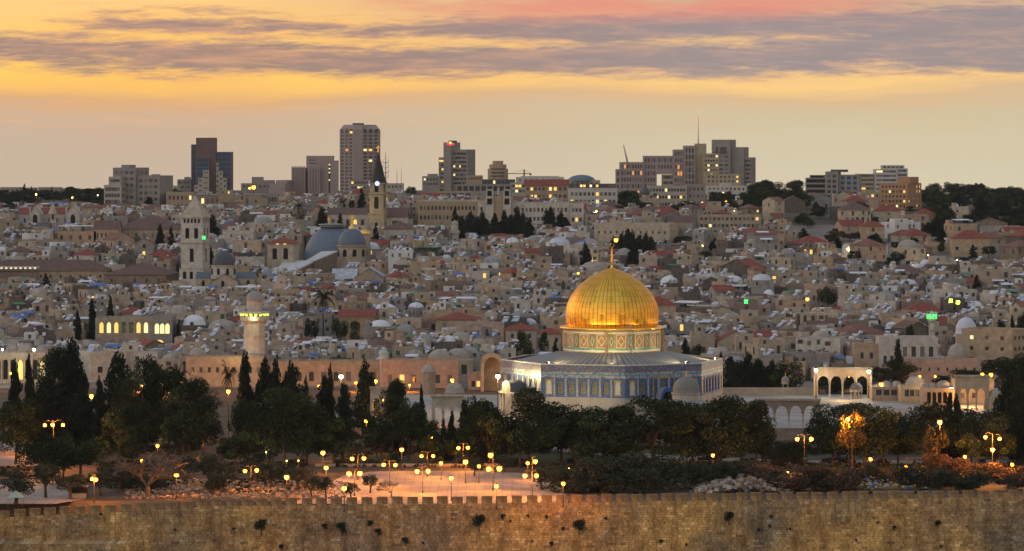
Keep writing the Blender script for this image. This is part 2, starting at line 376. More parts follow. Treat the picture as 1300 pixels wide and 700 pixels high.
PAV2 = paving('platform_paving', (.44, .41, .36), (.37, .345, .30), (.24, .22, .19), 2.0, 1.2)
GR = M('lawn_green', (.028, .045, .012), .95, .35, .5, tint2=(.05, .06, .02))
ground_patch('plaza', [gp(372, 640), gp(722, 640), gp(715, 618), gp(690, 606), gp(665, 601), gp(600, 598), gp(540, 598), gp(470, 599), gp(436, 604), gp(410, 618)], .012, PAV, 'pale stone paved plaza lit orange behind the city wall')
ground_patch('paved_court', [gp(-60, 640), gp(70, 640), gp(108, 634), gp(95, 618), gp(60, 609), gp(-60, 609)], .012, PAV, 'pale paved court with old olive trees behind the wall')
ground_patch('upper_court', [gp(-80, 592), gp(48, 592), gp(52, 575), gp(40, 562), gp(-80, 562)], .012, PAV, 'pale paved terrace beyond the rounded dark pines')
ground_patch('path', [gp(420, 560), gp(640, 566), gp(760, 578), gp(1000, 590), gp(1340, 588), gp(1340, 584), gp(1000, 585), gp(760, 573), gp(640, 562), gp(420, 556)], .012, PAV, 'narrow stone path between the lawns under the pines')
ground_patch('lawn', [gp(420, 592), gp(700, 592), gp(760, 600), gp(1320, 600), gp(1320, 589), gp(1000, 591), gp(760, 579), gp(640, 567), gp(420, 561)], .008, GR, 'dark green lawn strips under the pines', 'stuff')
ground_patch('grass', [gp(1040, 622), gp(1190, 622), gp(1180, 612), gp(1120, 609), gp(1050, 612)], .10, M('grass_bright', (.06, .10, .02), .95, .4, .6), 'patch of bright green grass behind the wall parapet', 'stuff')
ground_patch('meadow', [gp(60, 582), gp(130, 582), gp(130, 520), gp(80, 520)], .008, GR, 'dark lawn between the cypresses', 'stuff')

# raised platform
PZ = 4.0
PX0, PX1, PY0, PY1 = XP(470, 806), 230.0, 800.0, 912.0
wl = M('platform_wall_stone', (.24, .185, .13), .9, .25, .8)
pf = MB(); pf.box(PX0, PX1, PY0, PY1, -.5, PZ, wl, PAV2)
struct(pf.build('platform'), 'raised pale stone platform on which the golden dome stands')
lw = MB(); lw.box(XP(918, 910) , XP(1032, 910), 910.2, 911.4, PZ, PZ + 1.9, 'stone_beige')
tag(lw.build('parapet_wall'), 'low pale stone wall along the rear of the platform beside the tiled building', 'wall')

# ------------------------------------------------------------------ crenellated city wall
def wall_mat():
    m = bpy.data.materials.new('city_wall_stone'); m.use_nodes = True; t = m.node_tree; ns = t.nodes; l = t.links.new; bs = ns['Principled BSDF']
    tc = ns.new('ShaderNodeTexCoord'); sp = ns.new('ShaderNodeSeparateXYZ'); l(tc.outputs['Object'], sp.inputs[0])
    cb = ns.new('ShaderNodeCombineXYZ'); l(sp.outputs[0], cb.inputs[0]); l(sp.outputs[2], cb.inputs[1])
    def mt_(op, a_, b_=0.0, c_=0.0):
        n = ns.new('ShaderNodeMath'); n.operation = op
        for i_, v in enumerate((a_, b_, c_)):
            if isinstance(v, bpy.types.NodeSocket): l(v, n.inputs[i_])
            else: n.inputs[i_].default_value = v
        return n.outputs[0]
    # coursed blocks of uneven length and height, each with its own tone
    wn = ns.new('ShaderNodeTexNoise'); wn.inputs['Scale'].default_value = .55; l(cb.outputs[0], wn.inputs['Vector'])
    ws_ = ns.new('ShaderNodeSeparateXYZ'); l(wn.outputs['Color'], ws_.inputs[0])
    zz = mt_('ADD', mt_('MULTIPLY', sp.outputs[2], 1 / .47), mt_('MULTIPLY', ws_.outputs[1], .55)); row = mt_('FLOOR', zz)
    rw = ns.new('ShaderNodeTexWhiteNoise'); rw.noise_dimensions = '1D'; l(row, rw.inputs['W'])
    xx = mt_('ADD', mt_('MULTIPLY', sp.outputs[0], mt_('ADD', mt_('MULTIPLY', rw.outputs['Value'], .5), .75)), mt_('MULTIPLY', rw.outputs['Value'], 37.0)); xx = mt_('ADD', xx, mt_('MULTIPLY', ws_.outputs[0], .7)); colx = mt_('FLOOR', xx)
    cc_ = ns.new('ShaderNodeCombineXYZ'); l(colx, cc_.inputs[0]); l(row, cc_.inputs[1])
    cw = ns.new('ShaderNodeTexWhiteNoise'); cw.noise_dimensions = '2D'; l(cc_.outputs[0], cw.inputs['Vector'])
    ed = lambda v: mt_('ABSOLUTE', mt_('SUBTRACT', mt_('FRACT', v), .5))
    joint = mt_('GREATER_THAN', mt_('MAXIMUM', ed(zz), mt_('ADD', mt_('MULTIPLY', ed(xx), .6), .2)), .455)
    class _B: pass
    blk = ns.new('ShaderNodeValToRGB'); e = blk.color_ramp.elements; e[0].position = 0; e[0].color = (.23, .18, .115, 1); e[1].position = 1; e[1].color = (.58, .49, .36, 1)
    for p_, c_ in ((.05, (.36, .265, .15)), (.5, (.45, .335, .195)), (.92, (.51, .39, .24)), (.95, (.60, .49, .34))): q_ = e.new(p_); q_.color = (*c_, 1)
    l(cw.outputs['Value'], blk.inputs[0])
    def nz(scale, det, vec=None, rough=.6):
        n = ns.new('ShaderNodeTexNoise'); n.inputs['Scale'].default_value = scale; n.inputs['Detail'].default_value = det; n.inputs['Roughness'].default_value = rough
        l(vec or cb.outputs[0], n.inputs['Vector']); return n.outputs['Fac']
    def rp(f, p0, c0, p1, c1):
        r = ns.new('ShaderNodeValToRGB'); e = r.color_ramp.elements; e[0].position = p0; e[0].color = (*c0, 1); e[1].position = p1; e[1].color = (*c1, 1); l(f, r.inputs[0]); return r.outputs[0]
    def mul(a_, b_, f=1.0):
        x = ns.new('ShaderNodeMix'); x.data_type = 'RGBA'; x.blend_type = 'MULTIPLY'; x.inputs[0].default_value = f; l(a_, x.inputs[6]); l(b_, x.inputs[7]); return x.outputs[2]
    jm = ns.new('ShaderNodeMix'); jm.data_type = 'RGBA'; l(mt_('MULTIPLY', joint, .55), jm.inputs[0]); l(blk.outputs[0], jm.inputs[6]); jm.inputs[7].default_value = (.10, .075, .045, 1); c = jm.outputs[2]
    c = mul(c, rp(nz(.05, 3), .38, (.78, .77, .82), .62, (1.7, 1.36, .82)))       # broad golden zones paint floodlight into the stone colour, grey between
    c = mul(c, rp(nz(.35, 6), .3, (.62, .6, .58), .68, (1.2, 1.2, 1.2)))
    st = ns.new('ShaderNodeVectorMath'); st.operation = 'MULTIPLY'; l(cb.outputs[0], st.inputs[0]); st.inputs[1].default_value = (.7, .10, 1)
    c = mul(c, rp(nz(.9, 4, st.outputs[0]), (.34), (.66, .62, .58), .60, (1.08, 1.08, 1.08)))   # rain streaks down the wall
    # single pale replaced blocks and small dark gaps
    vo = ns.new('ShaderNodeTexVoronoi'); vo.inputs['Scale'].default_value = 1.9; l(cb.outputs[0], vo.inputs['Vector'])
    sv_ = ns.new('ShaderNodeSeparateXYZ'); l(vo.outputs['Color'], sv_.inputs[0])
    hm = ns.new('ShaderNodeMapRange'); hm.inputs[1].default_value = .10; hm.inputs[2].default_value = .02; l(sv_.outputs[1], hm.inputs[0])
    d = ns.new('ShaderNodeMapRange'); d.inputs[1].default_value = .30; d.inputs[2].default_value = .18; l(vo.outputs['Distance'], d.inputs[0])
    hmm = ns.new('ShaderNodeMath'); hmm.operation = 'MULTIPLY'; l(hm.outputs[0], hmm.inputs[0]); l(d.outputs[0], hmm.inputs[1])
    x = ns.new('ShaderNodeMix'); x.data_type = 'RGBA'; l(hmm.outputs[0], x.inputs[0]); l(c, x.inputs[6]); x.inputs[7].default_value = (.03, .022, .015, 1); c = x.outputs[2]
    l(c, bs.inputs['Base Color']); bs.inputs['Roughness'].default_value = .95; bs.inputs['Specular IOR Level'].default_value = .15
    bp = ns.new('ShaderNodeBump'); bp.inputs['Strength'].default_value = .8; bp.inputs['Distance'].default_value = .12
    hh = ns.new('ShaderNodeMath'); hh.operation = 'MULTIPLY_ADD'; l(nz(2.2, 5), hh.inputs[0]); hh.inputs[1].default_value = .8
    iv = ns.new('ShaderNodeMath'); iv.operation = 'SUBTRACT'; iv.inputs[0].default_value = 1; l(joint, iv.inputs[1]); l(iv.outputs[0], hh.inputs[2])
    l(hh.outputs[0], bp.inputs['Height']); l(bp.outputs[0], bs.inputs['Normal'])
    _mats['city_wall_stone'] = m; return m
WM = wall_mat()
# the wall's line: (px, row of merlon top, depth)
WY = 664.0
def wall_top(px): return np.interp(px, [-80, 0, 60, 165, 172, 240, 255, 420, 640, 960, 1300, 1380], [652, 648.5, 645, 639.5, 639, 637.5, 633.5, 632, 629.5, 626, 622, 621])
def WYf(px): return np.interp(px, [-80, 250, 1380], [658, 662, 668])
wr = thing('city_wall', 'long crenellated old stone wall running along the foot of the city', 'wall', (0, WY, 0))
wb = MB(); pxs = [-80, 0, 60, 165, 172, 240, 255, 420, 640, 960, 1300, 1380]
GAPM, MH = 0.62, 1.40
def wz(px): return ZP(wall_top(px), WYf(px)) - MH
for p0, p1 in zip(pxs, pxs[1:]):
    y0, y1 = WYf(p0) - WY, WYf(p1) - WY
    x0, x1 = XP(p0, WYf(p0)), XP(p1, WYf(p1)); z0, z1 = wz(p0), wz(p1)
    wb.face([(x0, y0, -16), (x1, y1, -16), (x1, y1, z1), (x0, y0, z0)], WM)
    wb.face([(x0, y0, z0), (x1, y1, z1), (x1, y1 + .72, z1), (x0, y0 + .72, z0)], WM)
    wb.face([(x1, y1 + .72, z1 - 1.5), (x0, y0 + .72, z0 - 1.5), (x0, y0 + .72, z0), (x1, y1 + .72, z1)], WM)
    wb.face([(x0, y0 + .72, z0 - 1.5), (x1, y1 + .72, z1 - 1.5), (x1, y1 + 2.4, z1 - 1.5), (x0, y0 + 2.4, z0 - 1.5)], 'stone_brown')
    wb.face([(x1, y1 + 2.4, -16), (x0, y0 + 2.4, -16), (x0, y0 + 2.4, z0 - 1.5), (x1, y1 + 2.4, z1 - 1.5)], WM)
wb.build('wall_body', wr)
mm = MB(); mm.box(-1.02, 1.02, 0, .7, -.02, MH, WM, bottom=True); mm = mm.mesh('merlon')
mr = random.Random(3)
mlist = []
px = -14.0
while px < 1330 and len(mlist) < 76:
    Yc = WYf(px); mlist.append(px)
    o = obj('merlon', mm, wr, (XP(px, Yc), Yc - WY + .002, wz(px) + mr.uniform(-.06, .05)), 0, None, (mr.uniform(.93, 1.05), 1, mr.uniform(.9, 1.04)))
    px += 19.15 + mr.uniform(-.7, .7)
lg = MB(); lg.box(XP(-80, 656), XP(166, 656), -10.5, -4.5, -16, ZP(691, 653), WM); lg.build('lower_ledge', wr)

# ------------------------------------------------------------------ evening haze over the whole place
hz = MB(); hz.box(-3100, 3100, -350, 5300, -80, 108, 'haze_air' if 'haze_air' in _mats else (M('haze_air', (1, 1, 1), var=0), 'haze_air')[1], bottom=True)
ha = _mats['haze_air']; ha.node_tree.nodes.clear(); vo_ = ha.node_tree.nodes.new('ShaderNodeVolumePrincipled'); vo_.inputs['Color'].default_value = (.86, .88, .94, 1); vo_.inputs['Density'].default_value = HAZE
ho = ha.node_tree.nodes.new('ShaderNodeOutputMaterial'); ha.node_tree.links.new(vo_.outputs[0], ho.inputs['Volume'])
struct(hz.build('haze'), 'thin evening haze over the town', 'stuff')
# ------------------------------------------------------------------ golden-domed shrine
def tile_mat(name, cols, sx, sz, noise_amt=.5):
    """glazed tilework: a checker of small motifs in the object's own x / z, colours picked at random per cell"""
    m = bpy.data.materials.new(name); m.use_nodes = True; t = m.node_tree; ns = t.nodes; l = t.links.new; bs = ns['Principled BSDF']
    tc = ns.new('ShaderNodeTexCoord'); mp = ns.new('ShaderNodeVectorMath'); mp.operation = 'MULTIPLY'; l(tc.outputs['Object'], mp.inputs[0]); mp.inputs[1].default_value = (sx, 0.0, sz)
    vo = ns.new('ShaderNodeTexVoronoi'); vo.inputs['Randomness'].default_value = noise_amt; vo.inputs['Scale'].default_value = 1; l(mp.outputs[0], vo.inputs['Vector'])
    s_ = ns.new('ShaderNodeSeparateXYZ'); l(vo.outputs['Color'], s_.inputs[0])
    r = ns.new('ShaderNodeValToRGB'); r.color_ramp.interpolation = 'CONSTANT'; e = r.color_ramp.elements
    while len(e) < len(cols): e.new(.5)
    for i, c in enumerate(cols): e[i].position = i / len(cols); e[i].color = (*c, 1)
    l(s_.outputs[0], r.inputs[0]); l(r.outputs[0], bs.inputs['Base Color'])
    bs.inputs['Roughness'].default_value = .38; bs.inputs['Specular IOR Level'].default_value = .4
    _mats[name] = m; return m
tile_mat('tile_blue', [(.045, .10, .21), (.035, .10, .25), (.09, .14, .20), (.03, .07, .18), (.15, .155, .15), (.05, .13, .25)], 4.2, 4.2)
tile_mat('tile_frieze', [(.42, .38, .34), (.12, .16, .26), (.36, .33, .31), (.20, .22, .28), (.28, .29, .30)], 2.4, 3.4, .5)
tile_mat('tile_parapet', [(.10, .11, .18), (.18, .165, .18), (.08, .10, .17), (.14, .14, .18), (.21, .19, .185), (.10, .12, .19)], 2.6, 2.6, .7)
tile_mat('tile_yellow', [(.40, .27, .04), (.34, .26, .08), (.10, .18, .28), (.42, .30, .06)], 3.0, 3.0)
tile_mat('lattice', [(.20, .17, .05), (.12, .12, .06), (.25, .21, .08), (.08, .10, .08)], 5.0, 5.0, .2)
M('tile_turquoise', (.05, .28, .30), .35, .2, 1.5, spec=.4); M('marble', (.40, .35, .29), .5, .18, .5, spec=.4); M('band_white', (.58, .54, .46), .45, .1, 1.0, spec=.4)
M('mosaic_cream', (.44, .39, .33), .5, .15, 2.0); M('mosaic_green', (.10, .16, .09), .5, .3, 2.0); M('mosaic_gold', (.28, .17, .06), .45, .2, 2.0); M('mosaic_blue', (.10, .17, .22), .5, .3, 2.0); M('mosaic_buff', (.26, .22, .18), .5, .2, 2.0)
def radial_mat(name, col, nseg, seam, rough, metal, rows=0.0, depth=.5, var=.12, width=.07):
    """sheet metal laid in nseg radial strips (and rows per metre) with seams, in the object's own space"""
    m = bpy.data.materials.new(name); m.use_nodes = True; t = m.node_tree; ns = t.nodes; l = t.links.new; bs = ns['Principled BSDF']
    def mt_(op, a_, b_=0.0):
        n = ns.new('ShaderNodeMath'); n.operation = op
        for i, v in enumerate((a_, b_)):
            if isinstance(v, bpy.types.NodeSocket): l(v, n.inputs[i])
            else: n.inputs[i].default_value = v
        return n.outputs[0]
    tc = ns.new('ShaderNodeTexCoord'); s_ = ns.new('ShaderNodeSeparateXYZ'); l(tc.outputs['Object'], s_.inputs[0])
    ang = mt_('MULTIPLY', mt_('ARCTAN2', s_.outputs[1], s_.outputs[0]), nseg / (2 * math.pi))
    fr = mt_('FRACT', mt_('ADD', ang, 1000)); sm_ = mt_('LESS_THAN', mt_('ABSOLUTE', mt_('SUBTRACT', fr, .5)), width)
    cellv = [mt_('FLOOR', mt_('ADD', ang, 1000.0))]
    if rows:
        zz = mt_('ADD', mt_('MULTIPLY', s_.outputs[2], rows), mt_('MULTIPLY', mt_('FRACT', mt_('MULTIPLY', cellv[0], .5)), .0))
        fz = mt_('FRACT', mt_('ADD', zz, 100)); sm_ = mt_('MAXIMUM', sm_, mt_('MULTIPLY', mt_('LESS_THAN', fz, .07), .6)); cellv.append(mt_('FLOOR', zz))
    cb = ns.new('ShaderNodeCombineXYZ')
    for i, v in enumerate(cellv): l(v, cb.inputs[i])
    wn = ns.new('ShaderNodeTexWhiteNoise'); l(cb.outputs[0], wn.inputs[0])
    no = ns.new('ShaderNodeTexNoise'); no.inputs['Scale'].default_value = .55; no.inputs['Detail'].default_value = 6; l(tc.outputs['Object'], no.inputs['Vector'])
    k = mt_('ADD', mt_('MULTIPLY', wn.outputs['Value'], var), mt_('MULTIPLY', no.outputs['Fac'], var * 2.0))
    k = mt_('ADD', k, 1.0 - var * 1.5)
    k = mt_('MULTIPLY', k, mt_('SUBTRACT', 1.0, mt_('MULTIPLY', sm_, seam)))
    mx = ns.new('ShaderNodeVectorMath'); mx.operation = 'SCALE'; mx.inputs[0].default_value = col; l(k, mx.inputs['Scale'])
    l(mx.outputs[0], bs.inputs['Base Color']); bs.inputs['Metallic'].default_value = metal
    rr = mt_('ADD', mt_('MULTIPLY', wn.outputs['Value'], .14), rough); l(rr, bs.inputs['Roughness'])
    bp = ns.new('ShaderNodeBump'); bp.inputs['Strength'].default_value = depth; bp.inputs['Distance'].default_value = .08
    dn = ns.new('ShaderNodeTexNoise'); dn.inputs['Scale'].default_value = 1.1; dn.inputs['Detail'].default_value = 3; l(tc.outputs['Object'], dn.inputs['Vector'])
    l(mt_('ADD', mt_('ADD', sm_, mt_('MULTIPLY', wn.outputs['Value'], .2)), mt_('MULTIPLY', dn.outputs['Fac'], 1.6)), bp.inputs['Height']); l(bp.outputs[0], bs.inputs['Normal'])
    _mats[name] = m; return m
GOLD = radial_mat('gold_sheet', (1.0, .50, .065), 64, .50, .33, 1.0, rows=.75, depth=.45, var=.26, width=.10)
LEADR = radial_mat('lead_roof', (.24, .245, .24), 88, .55, .5, .0, depth=.9, var=.14, width=.16)

DC = (XP(777, 850), 850.0)
shrine = thing('golden_domed_shrine', 'octagonal blue tiled shrine with a huge golden dome on the stone platform', 'shrine', (*DC, PZ))
OR = 26.8; AP = OR * math.cos(R(22.5)); HS = OR * math.sin(R(22.5))
# facade panel, shared by the eight sides
fa = MB(); bays = 7; pitch = 2 * (HS - .55) / bays; bw_ = 1.78
wins = [(HS - (HS - .55) + pitch * (i + .5) - bw_ / 2, HS - (HS - .55) + pitch * (i + .5) + bw_ / 2, 5.45, 9.25) for i in range(bays)]
O = (-HS, 0, 0); U = (1, 0, 0)
def strip(z0, z1, mat): fa.face([(-HS, 0, z0), (HS, 0, z0), (HS, 0, z1), (-HS, 0, z1)], mat)
# marble dado in slabs
for i in range(bays):
    xa, xb = -HS + 2 * HS * i / bays, -HS + 2 * HS * (i + 1) / bays
    fa.face([(xa, 0, 0), (xb, 0, 0), (xb, 0, 5.1), (xa, 0, 5.1)], 'marble')
strip(5.1, 5.3, M('tile_line', (.03, .10, .32), .4, .1))
fa.facade(O, U, 2 * HS, 5.3, 9.45, wins, .28, 'tile_blue', None, 'tile_line')
strip(9.45, 9.6, 'tile_line'); strip(9.6, 10.25, 'tile_frieze'); strip(10.25, 10.5, 'tile_turquoise'); strip(10.5, 11.0, 'tile_frieze'); strip(11.0, 12.55, 'tile_parapet'); strip(12.55, 12.8, 'band_white')
fa.face([(-HS, 0, 12.8), (HS, 0, 12.8), (HS - .3, .72, 12.8), (-HS + .3, .72, 12.8)], 'band_white')
fa.face([(HS - .3, .72, 12.8), (HS - .3, .72, 12.0), (-HS + .3, .72, 12.0), (-HS + .3, .72, 12.8)][::-1], 'stone_brown')
fam = fa.mesh('facade')
def arch_pts(w, z0, zs, rise, n=6):
    """pointed arch outline, from bottom left up and over to bottom right"""
    l_ = [(-w / 2, z0), (-w / 2, zs)]
    for i in range(1, n): 
        t_ = i / n; l_.append((-w / 2 * math.cos(t_ * math.pi / 2) ** .85, zs + rise * math.sin(t_ * math.pi / 2) ** 1.05))
    l_.append((0, zs + rise))
    return l_ + [(-x, z) for x, z in reversed(l_[:-1])]
def window_mesh(w, h, pane, surround, frame):
    b_ = MB(); iw = w - .5; ap = arch_pts(iw, .28, h * .62, h * .3)
    op = [(-w / 2, 0), (-w / 2, h * .62)] + [(max(-w / 2, x * 1.12 - .12 * 0), min(h, z + .22)) for x, z in ap[2:len(ap) // 2]] + [(0, h)]
    op = op[:len(ap) // 2] + [(0, h)]; op += [(-x, z) for x, z in reversed(op[:-1])]
    f = lambda p, y: (p[0], y, p[1])
    b_.face([f(p, .10) for p in reversed(ap)][::-1], pane)
    for i in range(len(ap) - 1):
        b_.face([f(ap[i], .10), f(ap[i + 1], .10), f(ap[i + 1], -.06), f(ap[i], -.06)], frame)
        b_.face([f(ap[i], -.06), f(ap[i + 1], -.06), f(op[i + 1], -.06), f(op[i], -.06)], frame if i in (0, len(ap) - 2) else frame)
    b_.face([f(ap[0], -.06), f(op[0], -.06), f(op[-1], -.06), f(ap[-1], -.06)], frame)
    # spandrels
    L_ = len(op) // 2
    b_.face([f(p, -.06) for p in [(-w / 2, h)] + op[1:L_ + 1]], surround); b_.face([f(p, -.06) for p in [(w / 2, h)] + op[L_:-1][::1]][::-1], surround)
    return b_.mesh('window')
wm_mid = window_mesh(bw_, 3.8, 'lattice', 'tile_blue', 'tile_line'); wm_end = window_mesh(bw_, 3.8, 'band_white', 'tile_yellow', 'tile_yellow')
phis = [-85 + 22.5 + 45 * k for k in range(8)]
pil = MB(); pil.box(-.22, .22, -.10, .02, 5.3, 9.45, 'tile_frieze'); pilm = pil.mesh('pilaster_strip')
for k, ph in enumerate(phis):
    fo = obj('facade', fam, shrine, (AP * math.cos(R(ph)), AP * math.sin(R(ph)), 0), R(ph + 90))
    for i in range(bays):
        xc = -(HS - .55) + pitch * (i + .5)
        obj('window', wm_end if i in (0, 6) else wm_mid, fo, (xc, .14, 5.45))
        if i: obj('tile_strip', pilm, fo, (-(HS - .55) + pitch * i, 0, 0))
    if k == 0:       # the east doorway in the face turned to the camera's right
        db = MB(); ap = arch_pts(3.0, 0, 4.6, 1.9, 8); op = arch_pts(4.4, 0, 4.7, 2.7, 8)
        for i in range(len(ap) - 1):
            q = [(*ap[i], 0), (*ap[i + 1], 0)]
            db.face([(ap[i][0], -2.2, ap[i][1]), (op[i][0], -2.2, op[i][1]), (op[i + 1][0], -2.2, op[i + 1][1]), (ap[i + 1][0], -2.2, ap[i + 1][1])], 'tile_line')
            db.face([(op[i][0], -2.2, op[i][1]), (op[i][0], -.01, op[i][1]), (op[i + 1][0], -.01, op[i + 1][1]), (op[i + 1][0], -2.2, op[i + 1][1])], 'lead_grey')
            db.face([(ap[i][0], -2.2, ap[i][1]), (ap[i + 1][0], -2.2, ap[i + 1][1]), (ap[i + 1][0], -.05, ap[i + 1][1]), (ap[i][0], -.05, ap[i][1])], 'stone_brown')
        db.face([(p[0], -.05, p[1]) for p in ap], 'hole_dark')
        db.build('doorway', shrine, (AP * math.cos(R(ph)) , AP * math.sin(R(ph)), 0), R(ph + 90))
        fr = MB()
        for x in (-3.0, 2.7): fr.box(x, x + .3, -.08, -.002, 5.0, 9.5, 'tile_yellow')
        fr.box(-3.0, 3.0, -.08, -.002, 9.5, 10.2, 'tile_yellow')
        fr.build('door_surround', shrine, (AP * math.cos(R(ph)), AP * math.sin(R(ph)), 0), R(ph + 90))
# porch with a curved lead roof on the side face at the south
ph = phis[6]
po = MB(); ux, uy = math.cos(R(ph)), math.sin(R(ph))
for x in (-3.6, -2.2, 2.2, 3.6): po.lathe([(.36, 0), (.36, 5.0), (.5, 5.3)], 10, 'marble', x, -3.4)
pob = thing('porch', None, None, (AP * ux, AP * uy, 0), R(ph + 90)); pob.parent = shrine
for x in (-3.6, -2.2, 2.2, 3.6):
    c_ = MB(); c_.lathe([(.42, 0), (.36, .4), (.34, 4.9), (.5, 5.3)], 10, 'marble'); c_.build('column', pob, (x, -3.4, 0))
pr = MB(); pr.box(-4.2, 4.2, -3.9, -.02, 5.3, 5.75, 'lead_grey', bottom=True); pr.build('porch_roof', pob)
pv = MB(); ap = arch_pts(4.4, 5.75, 6.3, 2.1, 8)
for i in range(len(ap) - 1): pv.face([(ap[i][0], -3.8, ap[i][1]), (ap[i][0], -.02, ap[i][1]), (ap[i + 1][0], -.02, ap[i + 1][1]), (ap[i + 1][0], -3.8, ap[i + 1][1])], 'lead_dark', True)
pv.face([(p[0], -3.8, p[1]) for p in ap], 'stone_brown'); pv.build('porch_vault', pob)
# roof, drum, dome
rf = MB(); n = 8
ro = [(OR - 1.15, 12.15, R(-85 + 45 * k)) for k in range(8)]; ri = [(12.7, 14.75, R(-85 + 45 * k)) for k in range(8)]
q = lambda p: (p[0] * math.cos(p[2]), p[0] * math.sin(p[2]), p[1])
for k in range(8): rf.face([q(ro[k]), q(ro[(k + 1) % 8]), q(ri[(k + 1) % 8]), q(ri[k])], LEADR)
rf.build('roof', shrine)
dr = MB(); dr.lathe([(11.75, 14.0), (11.75, 15.0), (11.75, 15.35), (11.75, 15.75), (11.75, 19.3), (11.75, 19.6), (11.75, 20.15)], 96, 'mosaic_buff', mats=['stone_beige', 'band_white', 'tile_turquoise', 'mosaic_buff', 'band_white', 'mosaic_buff'])
drum = dr.build('drum', shrine)
co = MB(); co.lathe([(11.8, 20.0), (12.45, 20.12), (12.55, 20.45), (12.3, 20.62), (10.9, 20.7)], 96, 'gold_plain'); co.build('cornice', shrine)
def panel_mesh(w, h, border, field, ring, core):
    b_ = MB(); f = lambda x, z: (x, -.10, z); r_ = (w / 2, h / 2); i_ = (w / 2 - .22, h / 2 - .22)
    oc = [(-r_[0], -r_[1]), (r_[0], -r_[1]), (r_[0], r_[1]), (-r_[0], r_[1])]; ic = [(-i_[0], -i_[1]), (i_[0], -i_[1]), (i_[0], i_[1]), (-i_[0], i_[1])]
    for k in range(4): b_.face([f(*oc[k]), f(*oc[(k + 1) % 4]), f(*ic[(k + 1) % 4]), f(*ic[k])], border)
    d0 = [(0, -i_[1] * .94), (i_[0] * .94, 0), (0, i_[1] * .94), (-i_[0] * .94, 0)]; d1 = [(x * .68, z * .68) for x, z in d0]; d2 = [(x * .42, z * .42) for x, z in d0]
    for k in range(4):
        b_.face([f(*ic[k]), f(*ic[(k + 1) % 4]), f(*d0[k])], field); b_.face([f(*ic[(k + 1) % 4]), f(*d0[(k + 1) % 4]), f(*d0[k])], field)
        b_.face([f(*d0[k]), f(*d0[(k + 1) % 4]), f(*d1[(k + 1) % 4]), f(*d1[k])], ring); b_.face([f(*d1[k]), f(*d1[(k + 1) % 4]), f(*d2[(k + 1) % 4]), f(*d2[k])], field)
    b_.face([f(*p) for p in d2], core)
    for k in range(4):
        p0, p1 = oc[k], oc[(k + 1) % 4]; b_.face([(p0[0], .06, p0[1]), (p1[0], .06, p1[1]), f(*p1), f(*p0)], border)
    return b_.mesh('mosaic_panel')
pA = panel_mesh(2.35, 3.3, 'mosaic_cream', 'mosaic_gold', 'mosaic_cream', 'mosaic_gold'); pB = panel_mesh(1.45, 3.3, 'mosaic_gold', 'mosaic_green', 'mosaic_cream', 'mosaic_blue')
for k in range(32):
    t_ = R(-98 + 11.25 * (k + .5) + (1.0 if k % 2 else -1.0) * 0)
    obj('mosaic_panel', pA if k % 2 else pB, drum, (11.76 * math.cos(t_), 11.76 * math.sin(t_), 17.5), t_ + R(90))
for a_ in (-98, -8, 82, 172):
    pb = MB(); pb.box(-.32, .32, -.6, .2, 14.0, 20.0, 'stone_brown'); t_ = R(a_)  # brown stone colours in the dark of the pier's shadow side
    pb.build('buttress', drum, (11.75 * math.cos(t_), 11.75 * math.sin(t_), 0), t_ + R(90))
dp = [(10.85, 0), (11.0, .5), (11.15, 1.6), (11.2, 2.8), (11.1, 4.0), (10.78, 5.3), (10.25, 6.5), (9.55, 7.7), (8.65, 8.9), (7.6, 10.0), (6.35, 11.0), (5.0, 11.9), (3.6, 12.65), (2.1, 13.35), (.7, 13.85), (.3, 14.0)]
dm = MB(); dm.lathe([(r_, z_ + 20.6) for r_, z_ in dp], 144, GOLD); dm.build('dome', shrine)
fi = MB(); fi.lathe([(.45, 34.4), (.22, 34.9), (.17, 35.6), (.44, 36.0), (.17, 36.4), (.36, 36.8), (.15, 37.2), (.30, 37.6), (.12, 38.0), (.10, 39.0), (.05, 39.4)], 12, 'gold_plain')
fo = fi.build('finial', shrine)
cr = MB(); nn_ = 18
for i in range(nn_):
    a0, a1 = [R(90 + s_) for s_ in (-165 + 330 * i / nn_ + 180, -165 + 330 * (i + 1) / nn_ + 180)]
    a0, a1 = R(-60 + 300 * i / nn_ - 180 + 0), R(-60 + 300 * (i + 1) / nn_ - 180)
    cr.tube((.5 * math.cos(a0), 0, .5 * math.sin(a0)), (.5 * math.cos(a1), 0, .5 * math.sin(a1)), .075, .075, 6, 'gold_plain', False)
cr.build('crescent', fo, (0, 0, 39.95), R(20))
# maintenance ladder against the drum
la = MB()
for x in (-.45, .45): la.tube((x, 0, 13.9), (x, .6, 21.5), .09, .09, 5, 'metal_grey')
for i in range(12): la.tube((-.45, .05 * i, 14.3 + .6 * i), (.45, .05 * i, 14.3 + .6 * i), .05, .05, 4, 'metal_grey')
t_ = R(-72); la.build('ladder', shrine, (12.9 * math.cos(t_), 12.9 * math.sin(t_), 0), t_ + R(90))
